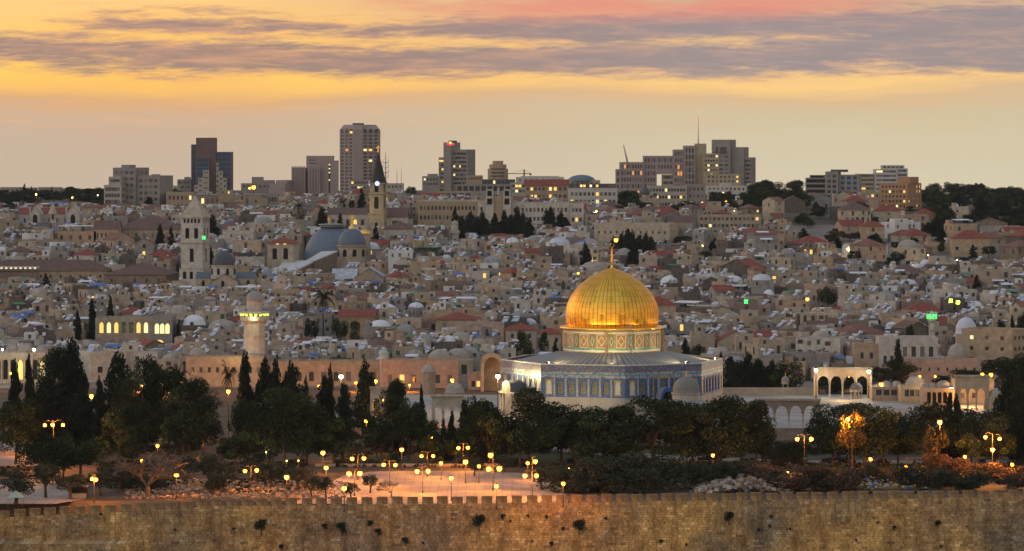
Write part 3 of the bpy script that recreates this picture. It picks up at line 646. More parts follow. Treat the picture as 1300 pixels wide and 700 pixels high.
# floodlights on its roof edge
fl = MB(); fl.box(-.35, .35, -.3, .3, .25, .75, 'metal_dark', bottom=True); fl.tube((0, 0, 0), (0, 0, .3), .06, .06, 6, 'metal_dark'); flm = fl.mesh('housing')
fg = MB(); fg.box(-.34, .34, .3, .42, .24, .76, 'lamp_white'); fgm = fg.mesh('lens')
def floodlight(label, loc, aim, power, col, spot=R(90), rad=.3):
    rz = math.atan2(aim[1] - loc[1], aim[0] - loc[0]) - R(90)
    t_ = thing('floodlight', label, 'floodlight', loc, rz, 'floodlights of the shrine and arcades')
    obj('housing', flm, t_); obj('lens', fgm, t_)
    light(None, (Vector(loc) + Vector((0, 0, .5)) + (Vector(aim) - Vector(loc)).normalized() * .9), power, col, rad, spot, aim).name = 'lamp_light'
    return t_
def shrine_at(ang, r_, z_): return (DC[0] + r_ * math.cos(R(ang)), DC[1] + r_ * math.sin(R(ang)), PZ + z_)
DT = lambda ang, z_=23: shrine_at(ang, 9, z_)
# ------------------------------------------------------------------ smaller monuments on and round the platform
def arcade(label, px0, px1, ytop, Y, nb, z0=PZ, rz=0.0, depth=1.6, mat='stone_cream', pier=1.1, cw=.55, crest=True, name='arcade'):
    w = (px1 - px0) / F * Y; h = ZP(ytop, Y) - z0
    aw = (w - 2 * pier - (nb - 1) * cw) / nb
    r = thing(name, label, 'arcade', (XP((px0 + px1) / 2, Y), Y, z0), rz, 'freestanding arcades on the platform')
    spring = h * .52; rise = min(aw * .62, h * .30)
    b = MB()
    def front(y, flip):
        x = -w / 2
        quads = [[(x, 0), (x + pier, 0), (x + pier, spring), (x, spring)], [(x, spring), (x + pier, spring), (x + pier, h), (x, h)]]
        x += pier
        for i in range(nb):
            c = x + aw / 2; ap = [(c + p, z) for p, z in arch_pts(aw, spring, spring + .01, rise, 6)][1:-1]
            for p, q in zip(ap, ap[1:]): quads.append([p, q, (q[0], h), (p[0], h)])
            x += aw
            if i < nb - 1: quads.append([(x, spring), (x + cw, spring), (x + cw, h), (x, h)]); x += cw
        quads += [[(x, 0), (x + pier, 0), (x + pier, spring), (x, spring)], [(x, spring), (x + pier, spring), (x + pier, h), (x, h)]]
        for q in quads:
            pts = [(p[0], y, p[1]) for p in q]; b.face(pts[::-1] if flip else pts, mat)
    front(0, False); front(depth, True)
    x = -w / 2
    for xs in (x, x + pier, -x - pier, -x): b.face([(xs, 0, 0), (xs, depth, 0), (xs, depth, spring if abs(xs) < w / 2 - .01 else h), (xs, 0, spring if abs(xs) < w / 2 - .01 else h)], mat)
    x = -w / 2 + pier
    for i in range(nb):
        c = x + aw / 2; ap = [(c + p, z) for p, z in arch_pts(aw, spring, spring + .01, rise, 6)][1:-1]
        for p, q in zip(ap, ap[1:]): b.face([(p[0], 0, p[1]), (p[0], depth, p[1]), (q[0], depth, q[1]), (q[0], 0, q[1])], mat)
        x += aw + cw
        if i < nb - 1: b.face([(x - cw, 0, spring), (x, 0, spring), (x, depth, spring), (x - cw, depth, spring)], mat)
    b.face([(-w / 2, 0, h), (w / 2, 0, h), (w / 2, depth, h), (-w / 2, depth, h)], mat)
    b.build('arches', r)
    x = -w / 2 + pier + aw
    for i in range(nb - 1):
        c_ = MB(); c_.lathe([(cw * .62, 0), (cw * .62, .3), (cw * .45, .45), (cw * .42, spring - .5), (cw * .7, spring - .02)], 10, 'marble'); c_.build('column', r, (x + cw / 2, depth / 2, 0)); x += aw + cw
    if crest:
        c_ = MB(); c_.box(-w / 2 - .2, w / 2 + .2, -.2, depth + .2, h + .003, h + .45, 'stone_beige', bottom=True); c_.build('cornice', r)
    return r
arcade('lit stone arcade of four arches between two bright floodlamps', 1033, 1107, 469, 901, 4, mat='stone_sandy')
arcade('shaded stone arcade at the top of the platform stair, pale paving through its arches', 962, 1041, 509, 803, 4, mat='stone_brown', pier=.9)
arcade('tall stone arcade of three arches glowing golden inside', 1213, 1256, 479, 858, 3, pier=1.2, mat='stone_sandy')
arcade('small arcade glowing orange beside the tall cypress', 470, 497, 494, 834, 2, pier=.7)
arcade('stone arcade beside the slender cypress below the round court', 548, 588, 505, 806, 3, pier=.8)

def dome_prof(r, h, n=10, bulge=0.0): return [((r + bulge * math.sin(math.pi * i / n)) * math.cos(math.pi / 2 * i / n) + .001, h * math.sin(math.pi / 2 * i / n)) for i in range(n + 1)]
def facade_wins(w, zt, cols, rows, ww, wh, zs, gap, edge=.8):
    """window rows downwards from zt"""
    out = []
    p = (w - 2 * edge) / cols
    for r_ in range(rows):
        for c in range(cols):
            u = edge + p * (c + .5); z1 = zt - gap - r_ * zs
            out.append((u - ww / 2, u + ww / 2, z1 - wh, z1))
    return out
unit = {}
def pane_mesh(mat, kind='rect'):
    k = (mat, kind)
    if k not in unit:
        b = MB()
        if kind == 'rect': b.box(-.5, .5, -.04, .04, -.5, .5, mat, bottom=True)
        else:
            ap = arch_pts(1, -.5, .18, .32, 4); y0, y1 = -.04, .04
            b.face([(p[0], y0, p[1]) for p in ap][::-1][::-1], mat)
            for p, q in zip(ap, ap[1:]): b.face([(p[0], y0, p[1]), (p[0], y1, p[1]), (q[0], y1, q[1]), (q[0], y0, q[1])], mat)
        unit[k] = b.mesh('window')
    return unit[k]
def panes(root, parent, O, U, wins, dep, rnd, dark='window_glass', lit=0.0, litm=('lit_warm', 'lit_pale'), kind='rect'):
    """one window object for every opening, at the back of its recess; past 90 on one building the rest go into one mesh"""
    U = Vector(U); Nn = U.cross(Vector((0, 0, 1))); rz = math.atan2(U.y, U.x)
    k = root.get('_nw', 0)
    for q in wins:
        c = Vector(O) + U * (q[0] + q[1]) / 2 - Nn * (dep - .05) + Vector((0, 0, (q[2] + q[3]) / 2))
        mat = rnd.choice(litm) if rnd.random() < lit else ('window_blind' if dark == 'window_glass' and rnd.random() < .28 else dark)
        w_, h_ = q[1] - q[0], q[3] - q[2]
        if k < 90:
            obj('window', pane_mesh(mat, kind), parent, c, rz, None, (w_ * .999, 1, h_ * .999)); k += 1
        else:
            mb = REST.setdefault(root.name, (root, MB()))[1]
            p = c - U * w_ / 2 * 0; a_ = U * (w_ / 2); zz = Vector((0, 0, h_ / 2)); o_ = Nn * .04
            mb.face([tuple(c - a_ - zz + o_), tuple(c + a_ - zz + o_), tuple(c + a_ + zz + o_), tuple(c - a_ + zz + o_)], mat)
    root['_nw'] = k
REST = {}
def block(root, x0, x1, y0, y1, z0, z1, wall, fr=None, sd=None, roof='roof_grey', dep=.25, rnd=None, lit=0.0, glass='window_glass', name='wall', kind='rect', litm=('lit_warm', 'lit_pale'), par=.6):
    """a box storey with recessed windows on its front (y0) and on its x1 side; fr / sd = (cols, rows, win w, win h, storey, first gap)"""
    b = MB(); w, d = x1 - x0, y1 - y0
    wf = facade_wins(w, z1, fr[0], fr[1], fr[2], fr[3], fr[4], fr[5]) if fr else []
    ws = facade_wins(d, z1, sd[0], sd[1], sd[2], sd[3], sd[4], sd[5]) if sd else []
    wf = [q for q in wf if q[2] > z0 + .15]; ws = [q for q in ws if q[2] > z0 + .15]
    b.facade((x0, y0, 0), (1, 0, 0), w, z0, z1, wf, dep, wall); b.facade((x1, y0, 0), (0, 1, 0), d, z0, z1, ws, dep, wall)
    b.face([(x1, y1, z0), (x0, y1, z0), (x0, y1, z1), (x1, y1, z1)], wall); b.face([(x0, y1, z0), (x0, y0, z0), (x0, y0, z1), (x0, y1, z1)], wall)
    if roof: b.roofslab(x0, x1, y0, y1, z1, wall, roof, par)
    o = b.build(name, root)
    rnd = rnd or random.Random(int(w * 100))
    if wf: panes(root, o, (x0, y0, 0), (1, 0, 0), wf, dep, rnd, glass, lit, litm, kind)
    if ws: panes(root, o, (x1, y0, 0), (0, 1, 0), ws, dep, rnd, glass, lit, litm, kind)
    return o
def bld(name, label, cat, corner_px, Y, theta=0.0, zbase=None, group=None):
    """an Empty at the building's nearest corner; local x runs back along its left face to negative values, y along its right face"""
    return thing(name, label, cat, (XP(corner_px, Y), Y, gz(Y) - 2 if zbase is None else zbase), -R(theta), group)
def LW(px, Y, theta): return px * Y / F / math.cos(R(theta))
def RW(px, Y, theta): return px * Y / F / math.sin(R(theta))
PROT = []      # (px0, px1, lowest visible row, depth): nothing of the town may hide these
def prot(px0, px1, y, Y): PROT.append((px0, px1, int(min(y, rowY(Y) - 3)), Y))

# dome of columns in front of the shrine
r = thing('domed_pavilion', 'small grey domed pavilion in front of the tiled shrine', 'pavilion', (XP(871, 806), 806, PZ))
b = MB(); b.lathe([(3.05, 7.6), (3.05, 7.9)] + [(rr, 7.9 + zz) for rr, zz in dome_prof(3.0, 3.4, 10, .12)], 40, radial_mat('pavilion_lead', (.19, .175, .15), 40, .35, .5, 0, depth=.4, var=.2)); b.build('dome', r)
b = MB(); b.lathe([(3.15, 5.9), (3.15, 7.2), (3.45, 7.3), (3.4, 7.62), (2.9, 7.62)], 12, 'mosaic_cream', smooth=False, mats=['mosaic_cream', 'stone_beige', 'stone_beige', 'stone_beige']); b.build('drum', r)
b = MB(); b.lathe([(6.4, 4.6), (6.4, 5.2), (3.2, 5.95)], 11, 'lead_grey', smooth=False); b.build('roof', r)
for i in range(11):
    t_ = 2 * math.pi * i / 11; b = MB(); b.lathe([(.35, 0), (.28, .3), (.26, 4.2), (.4, 4.6)], 8, 'marble'); b.build('column', r, (6.0 * math.cos(t_), 6.0 * math.sin(t_), 0))
b = MB(); b.lathe([(.14, 11.2), (.05, 11.6), (.16, 11.9), (.03, 12.5)], 8, 'gold_plain'); b.build('finial', r)

def kiosk_dome(label, px, ybase, wpx, ytop, mat_d='lead_dark', mat='stone_cream', cols=8, z0=PZ, name='domed_cupola', open_=True):
    Y = YG(ybase, z0); R0 = wpx / 2 / F * Y; h = ZP(ytop, Y) - z0; hd = R0 * .95; hw = h - hd - .3
    r = thing(name, label, 'cupola', (XP(px, Y), Y, z0), 0, 'small domed cupolas of the platform')
    if open_:
        for i in range(cols):
            t_ = 2 * math.pi * (i + .5) / cols; b = MB(); b.lathe([(R0 * .14, 0), (R0 * .11, hw * .7), (R0 * .17, hw * .72)], 8, 'marble'); b.build('column', r, (R0 * .82 * math.cos(t_), R0 * .82 * math.sin(t_), 0))
        b = MB(); b.lathe([(R0 * .75, hw * .72), (R0 * .96, hw * .72), (R0 * .96, hw), (R0, hw + .05)], cols, mat, smooth=False); b.build('ring', r)
    else:
        b = MB(); b.lathe([(R0 * .97, 0), (R0 * .97, hw), (R0, hw + .05)], cols, mat, smooth=False); b.build('wall', r)
    b = MB(); b.lathe([(R0, hw), (R0, hw + .15)] + [(rr, hw + .15 + zz) for rr, zz in dome_prof(R0 * .95, hd, 8)], 24, mat_d); b.build('dome', r)
    b = MB(); b.lathe([(.12, hw + hd + .1), (.04, hw + hd + .5), (.12, hw + hd + .7), (.02, hw + hd + 1.1)], 6, 'gold_plain'); b.build('finial', r)
    return r
kiosk_dome('dark domed cupola in front of the lit arcade of four arches', 1087, 506, 17, 485)
kiosk_dome('tiny cupola with a pale pointed cap on the low rear wall', 997, 500, 10, 477, 'lead_grey', cols=4)
kiosk_dome('carved stone fountain house with a pointed dome at the old court', 544, 512, 19, 462, 'dome_stone', 'stone_pink', 8, 0.0, 'fountain_house', False)
kiosk_dome('low pale domed chapel by the orange glowing arch', 577, 513, 26, 485, 'dome_stone', 'stone_cream', 8, 0.0, 'domed_chapel', False)

def domed_row(label, px0, px1, ytop, ybase, domes, cols, rows=1, arches=False, z0=PZ, depth=7, wall='stone_sandy', name='domed_hall', lit=.2, dm='dome_stone', Y=None):
    Y = Y or YG(ybase, z0); w = (px1 - px0) / F * Y; h = ZP(ytop, Y) - z0
    r = thing(name, label, 'hall', (XP(px1, Y), Y, z0))
    block(r, -w, 0, 0, depth, -.5, h, wall, (cols, rows, min(1.6 if not arches else 2.2, w / cols * .6), h * (.62 if arches else .4), h / rows, h * .22), None, 'roof_pale', .5, random.Random(int(px0)), lit, 'hole_dark' if arches else 'window_glass', kind='arch' if arches else 'rect', par=.3)
    for dpx, rpx in domes:
        R0 = rpx / F * Y; x = XP(dpx, Y) - XP(px1, Y)
        b = MB(); b.lathe([(R0 * 1.05, h - .31), (R0 * 1.05, h + .25)] + [(rr, h + .25 + zz) for rr, zz in dome_prof(R0, R0 * .85, 8)], 24, dm); b.build('dome', r, (x, depth / 2, 0))
    return r
domed_row('low cell house with two pale domes beside the orange lamp', 1107, 1144, 491, 509, [(1127, 6), (1140, 6)], 3)
domed_row('cell house with the larger grey dome on the platform', 1144, 1172, 490, 512, [(1164, 12)], 3, lit=.3, dm='dome_stone')
domed_row('low arched cells with three small domes near the white lamp', 1172, 1214, 493, 516, [(1177, 5), (1186, 5), (1200, 9)], 5, arches=True)
domed_row('low green-shuttered hall with two domes beside the tall golden arcade', 1256, 1310, 504, 521, [(1267, 10), (1291, 10)], 4)
rr_ = thing('lit_hall', 'orange lit stone hall glimpsed through the tall three-arched arcade', 'hall', (XP(1262, 880), 880, PZ))
block(rr_, -10, 0, 0, 6, -.5, 6, 'stone_sandy', (3, 2, .9, 1.3, 2.6, .8), None, 'roof_pale')

# ------------------------------------------------------------------ west side of the esplanade, Y 985..1030
def hall(label, px0, px1, ytop, Y, cols, rows, wall, name='stone_hall', depth=10, z0=-1.0, ww=1.0, wh=1.6, gap=2.2, storey=3.2, kind='rect', lit=.05, cat='hall', roof='roof_grey', theta=0, side=None, glass='window_glass', side_px=0, litm=('lit_warm', 'lit_pale'), group=None):
    r = thing(name, label, cat, (XP(px1, Y), Y, z0), -R(theta), group)
    w = LW(px1 - px0, Y, theta); h = ZP(ytop, Y) - z0
    d = RW(side_px, Y, theta) if side_px else depth
    block(r, -w, 0, 0, d, 0, h, wall, (cols, rows, ww, wh, storey, gap) if cols else None, side, roof, .3, random.Random(int(px0 * 7 + ytop)), lit, glass, kind=kind, litm=litm)
    return r
hall('long plain stone wall hall behind the palm with the flat domed roof behind', 236, 337, 453, 1004, 9, 1, 'stone_beige', ww=.9, wh=1.5, gap=3.0)
hall('long arcaded stone range beside the lit minaret foot', 337, 485, 459, 1006, 9, 1, 'stone_sandy', ww=1.4, wh=2.6, gap=3.0, kind='arch')
hall('pink stone court house with one large arched window', 484, 582, 457, 1000, 6, 1, 'stone_pink', ww=1.3, wh=2.4, gap=4.2)
hall('narrow pink stone house beside the great arched niche', 594, 614, 474, 992, 2, 1, 'stone_pink')
# arched portal niche
r = thing('arched_portal', 'great arched stone niche lit orange beside the tiled shrine', 'portal', (XP(624.5, 985), 985, -.5))
ap = arch_pts(4.4, 0, 7.0, 3.0, 8); w2, h2 = 3.1, 11.2
b = MB(); f = lambda p, y: (p[0], y, p[1])
for i in range(len(ap) - 1):
    p, q = ap[i], ap[i + 1]
    po_, qo = (max(-w2, min(w2, p[0] * 1.42)), p[1] + (1.0 if p[1] > 6.9 else 0)), (max(-w2, min(w2, q[0] * 1.42)), q[1] + (1.0 if q[1] > 6.9 else 0))
    if i == 0: po_ = (-w2, 0)
    if i == len(ap) - 2: qo = (w2, 0)
    b.face([f(p, 0), f(q, 0), f(qo, 0), f(po_, 0)], 'stone_pink'); b.face([f(p, 0), f(p, 3), f(q, 3), f(q, 0)], 'stone_sandy'); b.face([f(po_, 0), f(qo, 0), f(qo, 4), f(po_, 4)], 'stone_beige')
b.face([f(p, 3) for p in ap], 'stone_sandy'); b.build('niche', r)
# right: school with wide windows, domed tomb, apartment house
hall('pale flat-roofed school with two pairs of tall windows above the long wall', 1140, 1191, 429, 1040, 4, 1, 'stone_pale', ww=1.3, wh=3.0, gap=2.6, depth=14, z0=-2)
hall('narrow pale stone block with a flat dome adjoining the school', 1116, 1140, 428, 1042, 2, 1, 'stone_pale', ww=1.0, wh=2.2, gap=5.5, z0=-2)
hall('low flat-roofed stone house beside the pale school block', 1085, 1116, 437, 1044, 2, 1, 'stone_sandy', ww=.9, wh=1.8, gap=2.5, z0=-2)
hall('long bare pink stone wall under the pale school', 1148, 1292, 457, 1008, 12, 1, 'stone_pink', ww=.6, wh=1.0, gap=2.2)
hall('tan apartment house with square windows beside the large silver dome', 1226, 1285, 419, 1046, 3, 4, 'stone_sandy', ww=1.2, wh=1.1, gap=2.0, storey=3.2, depth=12, z0=-2, theta=35, side=(4, 4, 1.3, 1.1, 3.2, 2.0), side_px=0)
r = thing('domed_tomb', 'broad stone dome on a low drum above the long pink wall', 'tomb', (XP(1215, 1030), 1030, 0))
b = MB(); b.lathe([(3.5, 0), (3.5, ZP(452, 1030))], 16, 'stone_beige', smooth=False); b.build('drum', r)
b = MB(); z_ = ZP(454.5, 1030); b.lathe([(3.2, z_)] + [(a_, z_ + c) for a_, c in dome_prof(2.75, 4.2, 10, .2)], 28, 'dome_stone'); b.build('dome', r)
r = thing('silver_dome', 'large ribbed silver dome on a round pink drum', 'dome', (XP(1226.5, 1085), 1085, 0))
b = MB(); b.lathe([(3.3, -2), (3.3, ZP(423, 1085))], 24, 'stone_pink'); b.build('drum', r)
b = MB(); z_ = ZP(424, 1085); b.lathe([(3.45, z_), (3.45, z_ + .3)] + [(a_, z_ + .3 + c) for a_, c in dome_prof(3.2, 4.8, 12, .22)], 36, 'dome_silver'); b.lathe([(.2, z_ + 5), (.1, z_ + 5.9)], 8, 'dome_silver'); b.build('dome', r)
prot(1205, 1245, 424, 1080); prot(1226, 1290, 470, 1040); prot(1085, 1300, 470, 1008); prot(480, 640, 475, 1000)
domed_row('lit stone court house with a cluster of three domes by the white floodlamp', -20, 62, 448, 470, [(12, 9), (27, 11), (48, 7)], 8, 1, True, 0, 12, 'stone_cream', lit=.35, Y=1015)
domed_row('flat hall with one broad dome above the long wall near the palm', 228, 262, 453, 0, [(250, 11)], 0 or 3, Y=1018, z0=0, wall='stone_beige')
domed_row('long low hall under a broad flat dome behind the pink court house', 520, 600, 457, 0, [(558, 14), (490 + 40, 4)], 5, Y=1022, z0=0, wall='stone_beige')
kiosk_dome('small pale green dome on a white drum above the court house', 488, 491.2, 12, 443, 'dome_green', 'stone_pale', 10, 0.0, 'green_dome', False)
# ------------------------------------------------------------------ landmarks of the old city
def add_tower_cap(r, prof, n, mat, name='spire', a0=0.0, loc=(0, 0, 0), smooth=False):
    b = MB(); b.lathe(prof, n, mat, a0=a0, smooth=smooth); return b.build(name, r, loc)
def cross(r, loc, h, mat='gold_plain', name='cross'):
    b = MB(); t_ = h * .09
    b.box(-t_, t_, -t_, t_, 0, h, mat, bottom=True); b.box(-h * .3, -t_, -t_, t_, h * .6, h * .6 + 2 * t_, mat, bottom=True); b.box(t_, h * .3, -t_, t_, h * .6, h * .6 + 2 * t_, mat, bottom=True)
    return b.build(name, r, loc)
# pale bell tower with a pyramid spire
Y = 1435.0; k = Y / F
r = bld('bell_tower', 'tall pale stone bell tower with a stone pyramid spire', 'tower', 257, Y, 14, ZP(366, Y))
prot(222, 264, 352, Y)
Lf = LW(28, Y, 14); Rf = Lf * .98
z = lambda row: ZP(row, Y) - r.location.z
def stage(x0, x1, y0, y1, za, zb, fr, name, kind='arch', dep=.5, roof=None): return block(r, x0, x1, y0, y1, za, zb, 'stone_pale', fr, fr, roof, dep, random.Random(5), 0, 'hole_dark', name, kind)
stage(-Lf - .5, .5, -.5, Rf + .5, 0, z(342), (3, 1, 1.4, 3.0, 4, 1.0), 'lower_stage')
stage(-Lf, 0, 0, Rf, z(342), z(309), (1, 1, 1.7, 5.4, 9, 2.2), 'middle_stage')
b = MB(); b.box(-Lf - .4, .4, -.4, Rf + .4, z(309.5), z(308), 'stone_cream', bottom=True); b.box(-Lf - .6, .6, -.6, Rf + .6, z(342.7), z(341.2), 'stone_cream', bottom=True); b.build('string_course', r)
stage(-Lf, 0, 0, Rf, z(308), z(285), (2, 1, 1.7, 4.2, 9, 1.6), 'belfry')
stage(-Lf, 0, 0, Rf, z(285), z(276.5), (5, 1, .9, 1.7, 9, .5), 'gallery')
b = MB(); e = .5; a_ = [(-Lf - e, -e), (e, -e), (e, Rf + e), (-Lf - e, Rf + e)]; ap_ = (-Lf / 2, Rf / 2, z(248))
for i in range(4): b.face([(*a_[i], z(276.5)), (*a_[(i + 1) % 4], z(276.5)), ap_], 'stone_cream')
b.face([(*p, z(276.5)) for p in reversed(a_)], 'stone_cream'); b.build('spire', r)

# the two big leaded domes
Y = 1540.0
r = thing('church_rotunda', 'very large blue-grey leaded dome with a flat lantern on top', 'dome', (XP(421, Y), Y, gz(Y) - 3)); z = lambda row: ZP(row, Y) - r.location.z
prot(386, 470, 332, 1520)
R0 = 36 / F * Y
b = MB(); b.lathe([(R0 + .3, 0), (R0 + .3, z(333)), (R0, z(332))], 40, 'stone_beige'); b.build('drum', r)
b = MB(); b.lathe([(R0 * .99 * math.cos(t_), z(332) + (z(287) - z(332)) * math.sin(t_)) for t_ in [math.pi / 2 * i / 14 for i in range(13)]], 64, radial_mat('rotunda_lead', (.125, .165, .205), 64, .25, .5, 0, rows=.6, depth=.4, var=.14)); b.build('dome', r)
b = MB(); b.lathe([(5.2, z(288.4)), (5.4, z(286)), (5.9, z(285.6)), (5.6, z(284.6)), (.1, z(283.5))], 24, 'lead_grey'); b.build('lantern', r); cross(r, (-1.2, 0, z(283.6)), 2.6)
Y = 1515.0
r = thing('church_dome', 'blue-grey church dome with a golden cross on a stone drum', 'dome', (XP(447, Y), Y, gz(Y) - 3)); z = lambda row: ZP(row, Y) - r.location.z
R0 = 17.6 / F * Y
b = MB(); b.lathe([(R0 + .3, 0), (R0 + .3, z(327)), (R0 + .3, z(313)), (R0 + 1.1, z(312.6)), (R0 + 1.1, z(311.4))], 24, 'stone_cream', smooth=False)
b.build('drum', r)
for t_ in range(-80, 81, 40):
    a_ = R(-90 + t_ + 12); obj('window', pane_mesh('hole_dark', 'arch'), r, ((R0 + .3) * math.cos(a_), (R0 + .3) * math.sin(a_), (z(325.5) + z(316.5)) / 2), a_ + R(90), None, (1.7, 3, z(316.5) - z(325.5)))
b = MB(); b.lathe([(rr, z(311.4) + zz) for rr, zz in dome_prof(R0 * 1.0, z(290) - z(311.4), 12, .2)], 48, radial_mat('church_lead', (.105, .14, .18), 48, .25, .5, 0, rows=.7, depth=.4, var=.14)); b.lathe([(1.6, z(291)), (1.0, z(288)), (.5, z(286)), (.25, z(284))], 12, 'gold_plain'); b.build('dome', r)
cross(r, (0, 0, z(284.2)), 3.8)
Y = 1560.0
r = thing('golden_cupola', 'small golden cupola on a stone lantern beside the blue-grey church dome', 'cupola', (XP(463, Y), Y, gz(Y) - 2)); z = lambda row: ZP(row, Y) - r.location.z
b = MB(); b.lathe([(3.2, 0), (2.5, z(312)), (2.0, z(298)), (2.3, z(297))], 10, 'stone_cream', smooth=False); b.build('lantern', r)
b = MB(); b.lathe([(rr, z(297) + zz) for rr, zz in dome_prof(2.2, 2.0, 8, .15)], 20, 'gold_plain'); b.build('dome', r)

# white sloping roofs beneath them
def gable_house(name, label, cat, px0, px1, yeave, yridge, Y, depth, wall, roof, theta=0, cols=0, rows=1, axis='x', group=None, ww=1.0, wh=1.5, gap=1.2, storey=3.2, lit=.03, hip=False, kind='rect', side=None, zsink=3, ybase=None):
    r = bld(name, label, cat, px1, Y, theta, gz(Y) - zsink, group); z = lambda row: ZP(row, Y) - r.location.z
    w = LW(px1 - px0, Y, theta)
    block(r, -w, 0, 0, depth, 0, z(yeave), wall, (cols, rows, ww, wh, storey, gap) if cols else None, side, None, .2, random.Random(int(px0 * 3 + yeave)), lit, kind=kind)
    b = MB()
    if hip: b.hip(-w, 0, 0, depth, z(yeave) + .004, z(yridge) - z(yeave), roof, .6)
    else: b.gable(-w, 0, 0, depth, z(yeave), z(yridge) - z(yeave), roof, wall, axis, .4)
    b.build('roof', r)
    return r
M('roof_white', (.62, .60, .56), .6, .1, .4)
def slope_roof(label, c, Y, mat='roof_white', name='roofed_chapel', wall='stone_brown'):
    """a long shed roof seen from above: four (px, row, depth) corners, front pair first"""
    p = [P(*q) for q in c]; o = p[0].copy(); base = gz(Y) - 3
    r = thing(name, label, 'chapel', (o.x, o.y, base)); q = [v - Vector((o.x, o.y, base)) for v in p]
    b = MB(); t_ = Vector((0, 0, .5)); b.face([tuple(v) for v in q], mat); b.face([tuple(v - t_) for v in reversed(q)], mat)
    for i in range(4): b.face([tuple(q[i] - t_), tuple(q[(i + 1) % 4] - t_), tuple(q[(i + 1) % 4]), tuple(q[i])], mat)
    b.build('roof', r); b = MB()
    cc = sum(q, Vector()) / 4; qq = [cc + (v - cc) * .93 - t_ for v in q]
    for i in range(4): a_, d_ = qq[i], qq[(i + 1) % 4]; b.face([(a_.x, a_.y, 0), (d_.x, d_.y, 0), tuple(d_), tuple(a_)], wall)
    b.build('wall', r); return r
slope_roof('long white sloping roof in front of the very large dome, lower of two', [(350, 343, 1470), (374, 344, 1470), (399, 331.5, 1492), (362, 329.5, 1500)], 1475)
slope_roof('white sloping roof rising towards the blue-grey church dome, upper of two', [(388, 331, 1492), (401, 330, 1490), (429, 318.5, 1508), (408, 319.5, 1512)], 1495)
prot(350, 430, 343, 1465)
gable_house('basilica', 'plain stone basilica with a grey pitched roof and a tiny gold cross', 'church', 422, 452, 356, 342, 1450, 16, 'stone_sandy', 'roof_pale', 0, 8, 1, 'x', ww=.8, wh=2.6, gap=1.0, kind='arch')
gable_house('gabled_church', 'broad gabled stone church front with three low openings', 'church', 451, 487, 352, 340, 1448, 22, 'stone_beige', 'roof_pale', 0, 3, 1, 'y', ww=1.4, wh=2.4, gap=4.0, kind='arch')
prot(420, 488, 364, 1446)
# square tower with red pyramid roof, lit under the eaves
Y = 1490.0
r = bld('square_tower', 'squat square stone tower with a red pyramid roof and yellow lights under the eaves', 'tower', 372, Y, 10, gz(Y) - 3); z = lambda row: ZP(row, Y) - r.location.z
prot(336, 373, 333, Y)
Lf = LW(33, Y, 10)
block(r, -Lf, 0, 0, Lf, 0, z(309), 'stone_cream', (2, 1, 2.0, 4.6, 6, 2.2), None, None, .5, None, 0, 'hole_dark', kind='arch')
b = MB(); b.hip(-Lf, 0, 0, Lf, z(309), z(301.5) - z(309), 'tile_red', .8); b.build('roof', r)
for x in (-.32, -.6): b = MB(); b.box(Lf * x - .55, Lf * x + .55, -.3, -.02, z(310.6), z(309.5), 'lit_warm', bottom=True); b.build('eaves_lamp', r)
# church with the black dome
Y = 1415.0
r = thing('black_domed_church', 'cross-shaped stone church with a smooth black dome', 'church', (XP(284, Y), Y, gz(Y) - 3)); z = lambda row: ZP(row, Y) - r.location.z
prot(243, 326, 365, Y - 10)
b = MB(); R0 = 16 / F * Y; b.lathe([(R0, z(354)), (R0, z(338)), (R0 * 1.08, z(337.4)), (R0 * 1.08, z(336.6))], 20, 'stone_pale', smooth=False); b.build('drum', r)
for t_ in (-62, -20, 22, 64): a_ = R(-90 + t_); obj('window', pane_mesh('hole_dark', 'arch'), r, (R0 * math.cos(a_), R0 * math.sin(a_), z(344.5)), a_ + R(90), None, (1.1, 3, z(340.5) - z(348.5)))
b = MB(); b.lathe([(rr, z(336.6) + zz) for rr, zz in dome_prof(14.2 / F * Y, z(318.5) - z(336.6), 12, .15)], 40, 'lead_dark'); b.build('dome', r)
xl = lambda px: XP(px, Y) - XP(284, Y)
M('roof_slate', (.10, .125, .15), .6, .15, .5)
b = MB(); b.sides(xl(249), xl(323), 0, 14, 0, z(353), 'stone_cream'); b.gable(xl(249), xl(323), 0, 14, z(353), z(346.5) - z(353), 'roof_slate', 'stone_cream', 'x'); b.build('nave', r)
b = MB(); b.sides(xl(271), xl(303), -5, 10, 0, z(357), 'stone_cream'); b.gable(xl(271), xl(303), -5, 10, z(357), z(347) - z(357), 'roof_slate', 'stone_cream', 'y'); b.build('transept', r)
for px_ in (258, 284, 315): obj('window', pane_mesh('hole_dark', 'arch'), r, (xl(px_), -5.0 if px_ == 284 else 0, z(361)), 0, None, (1.2, 3, 3.2))
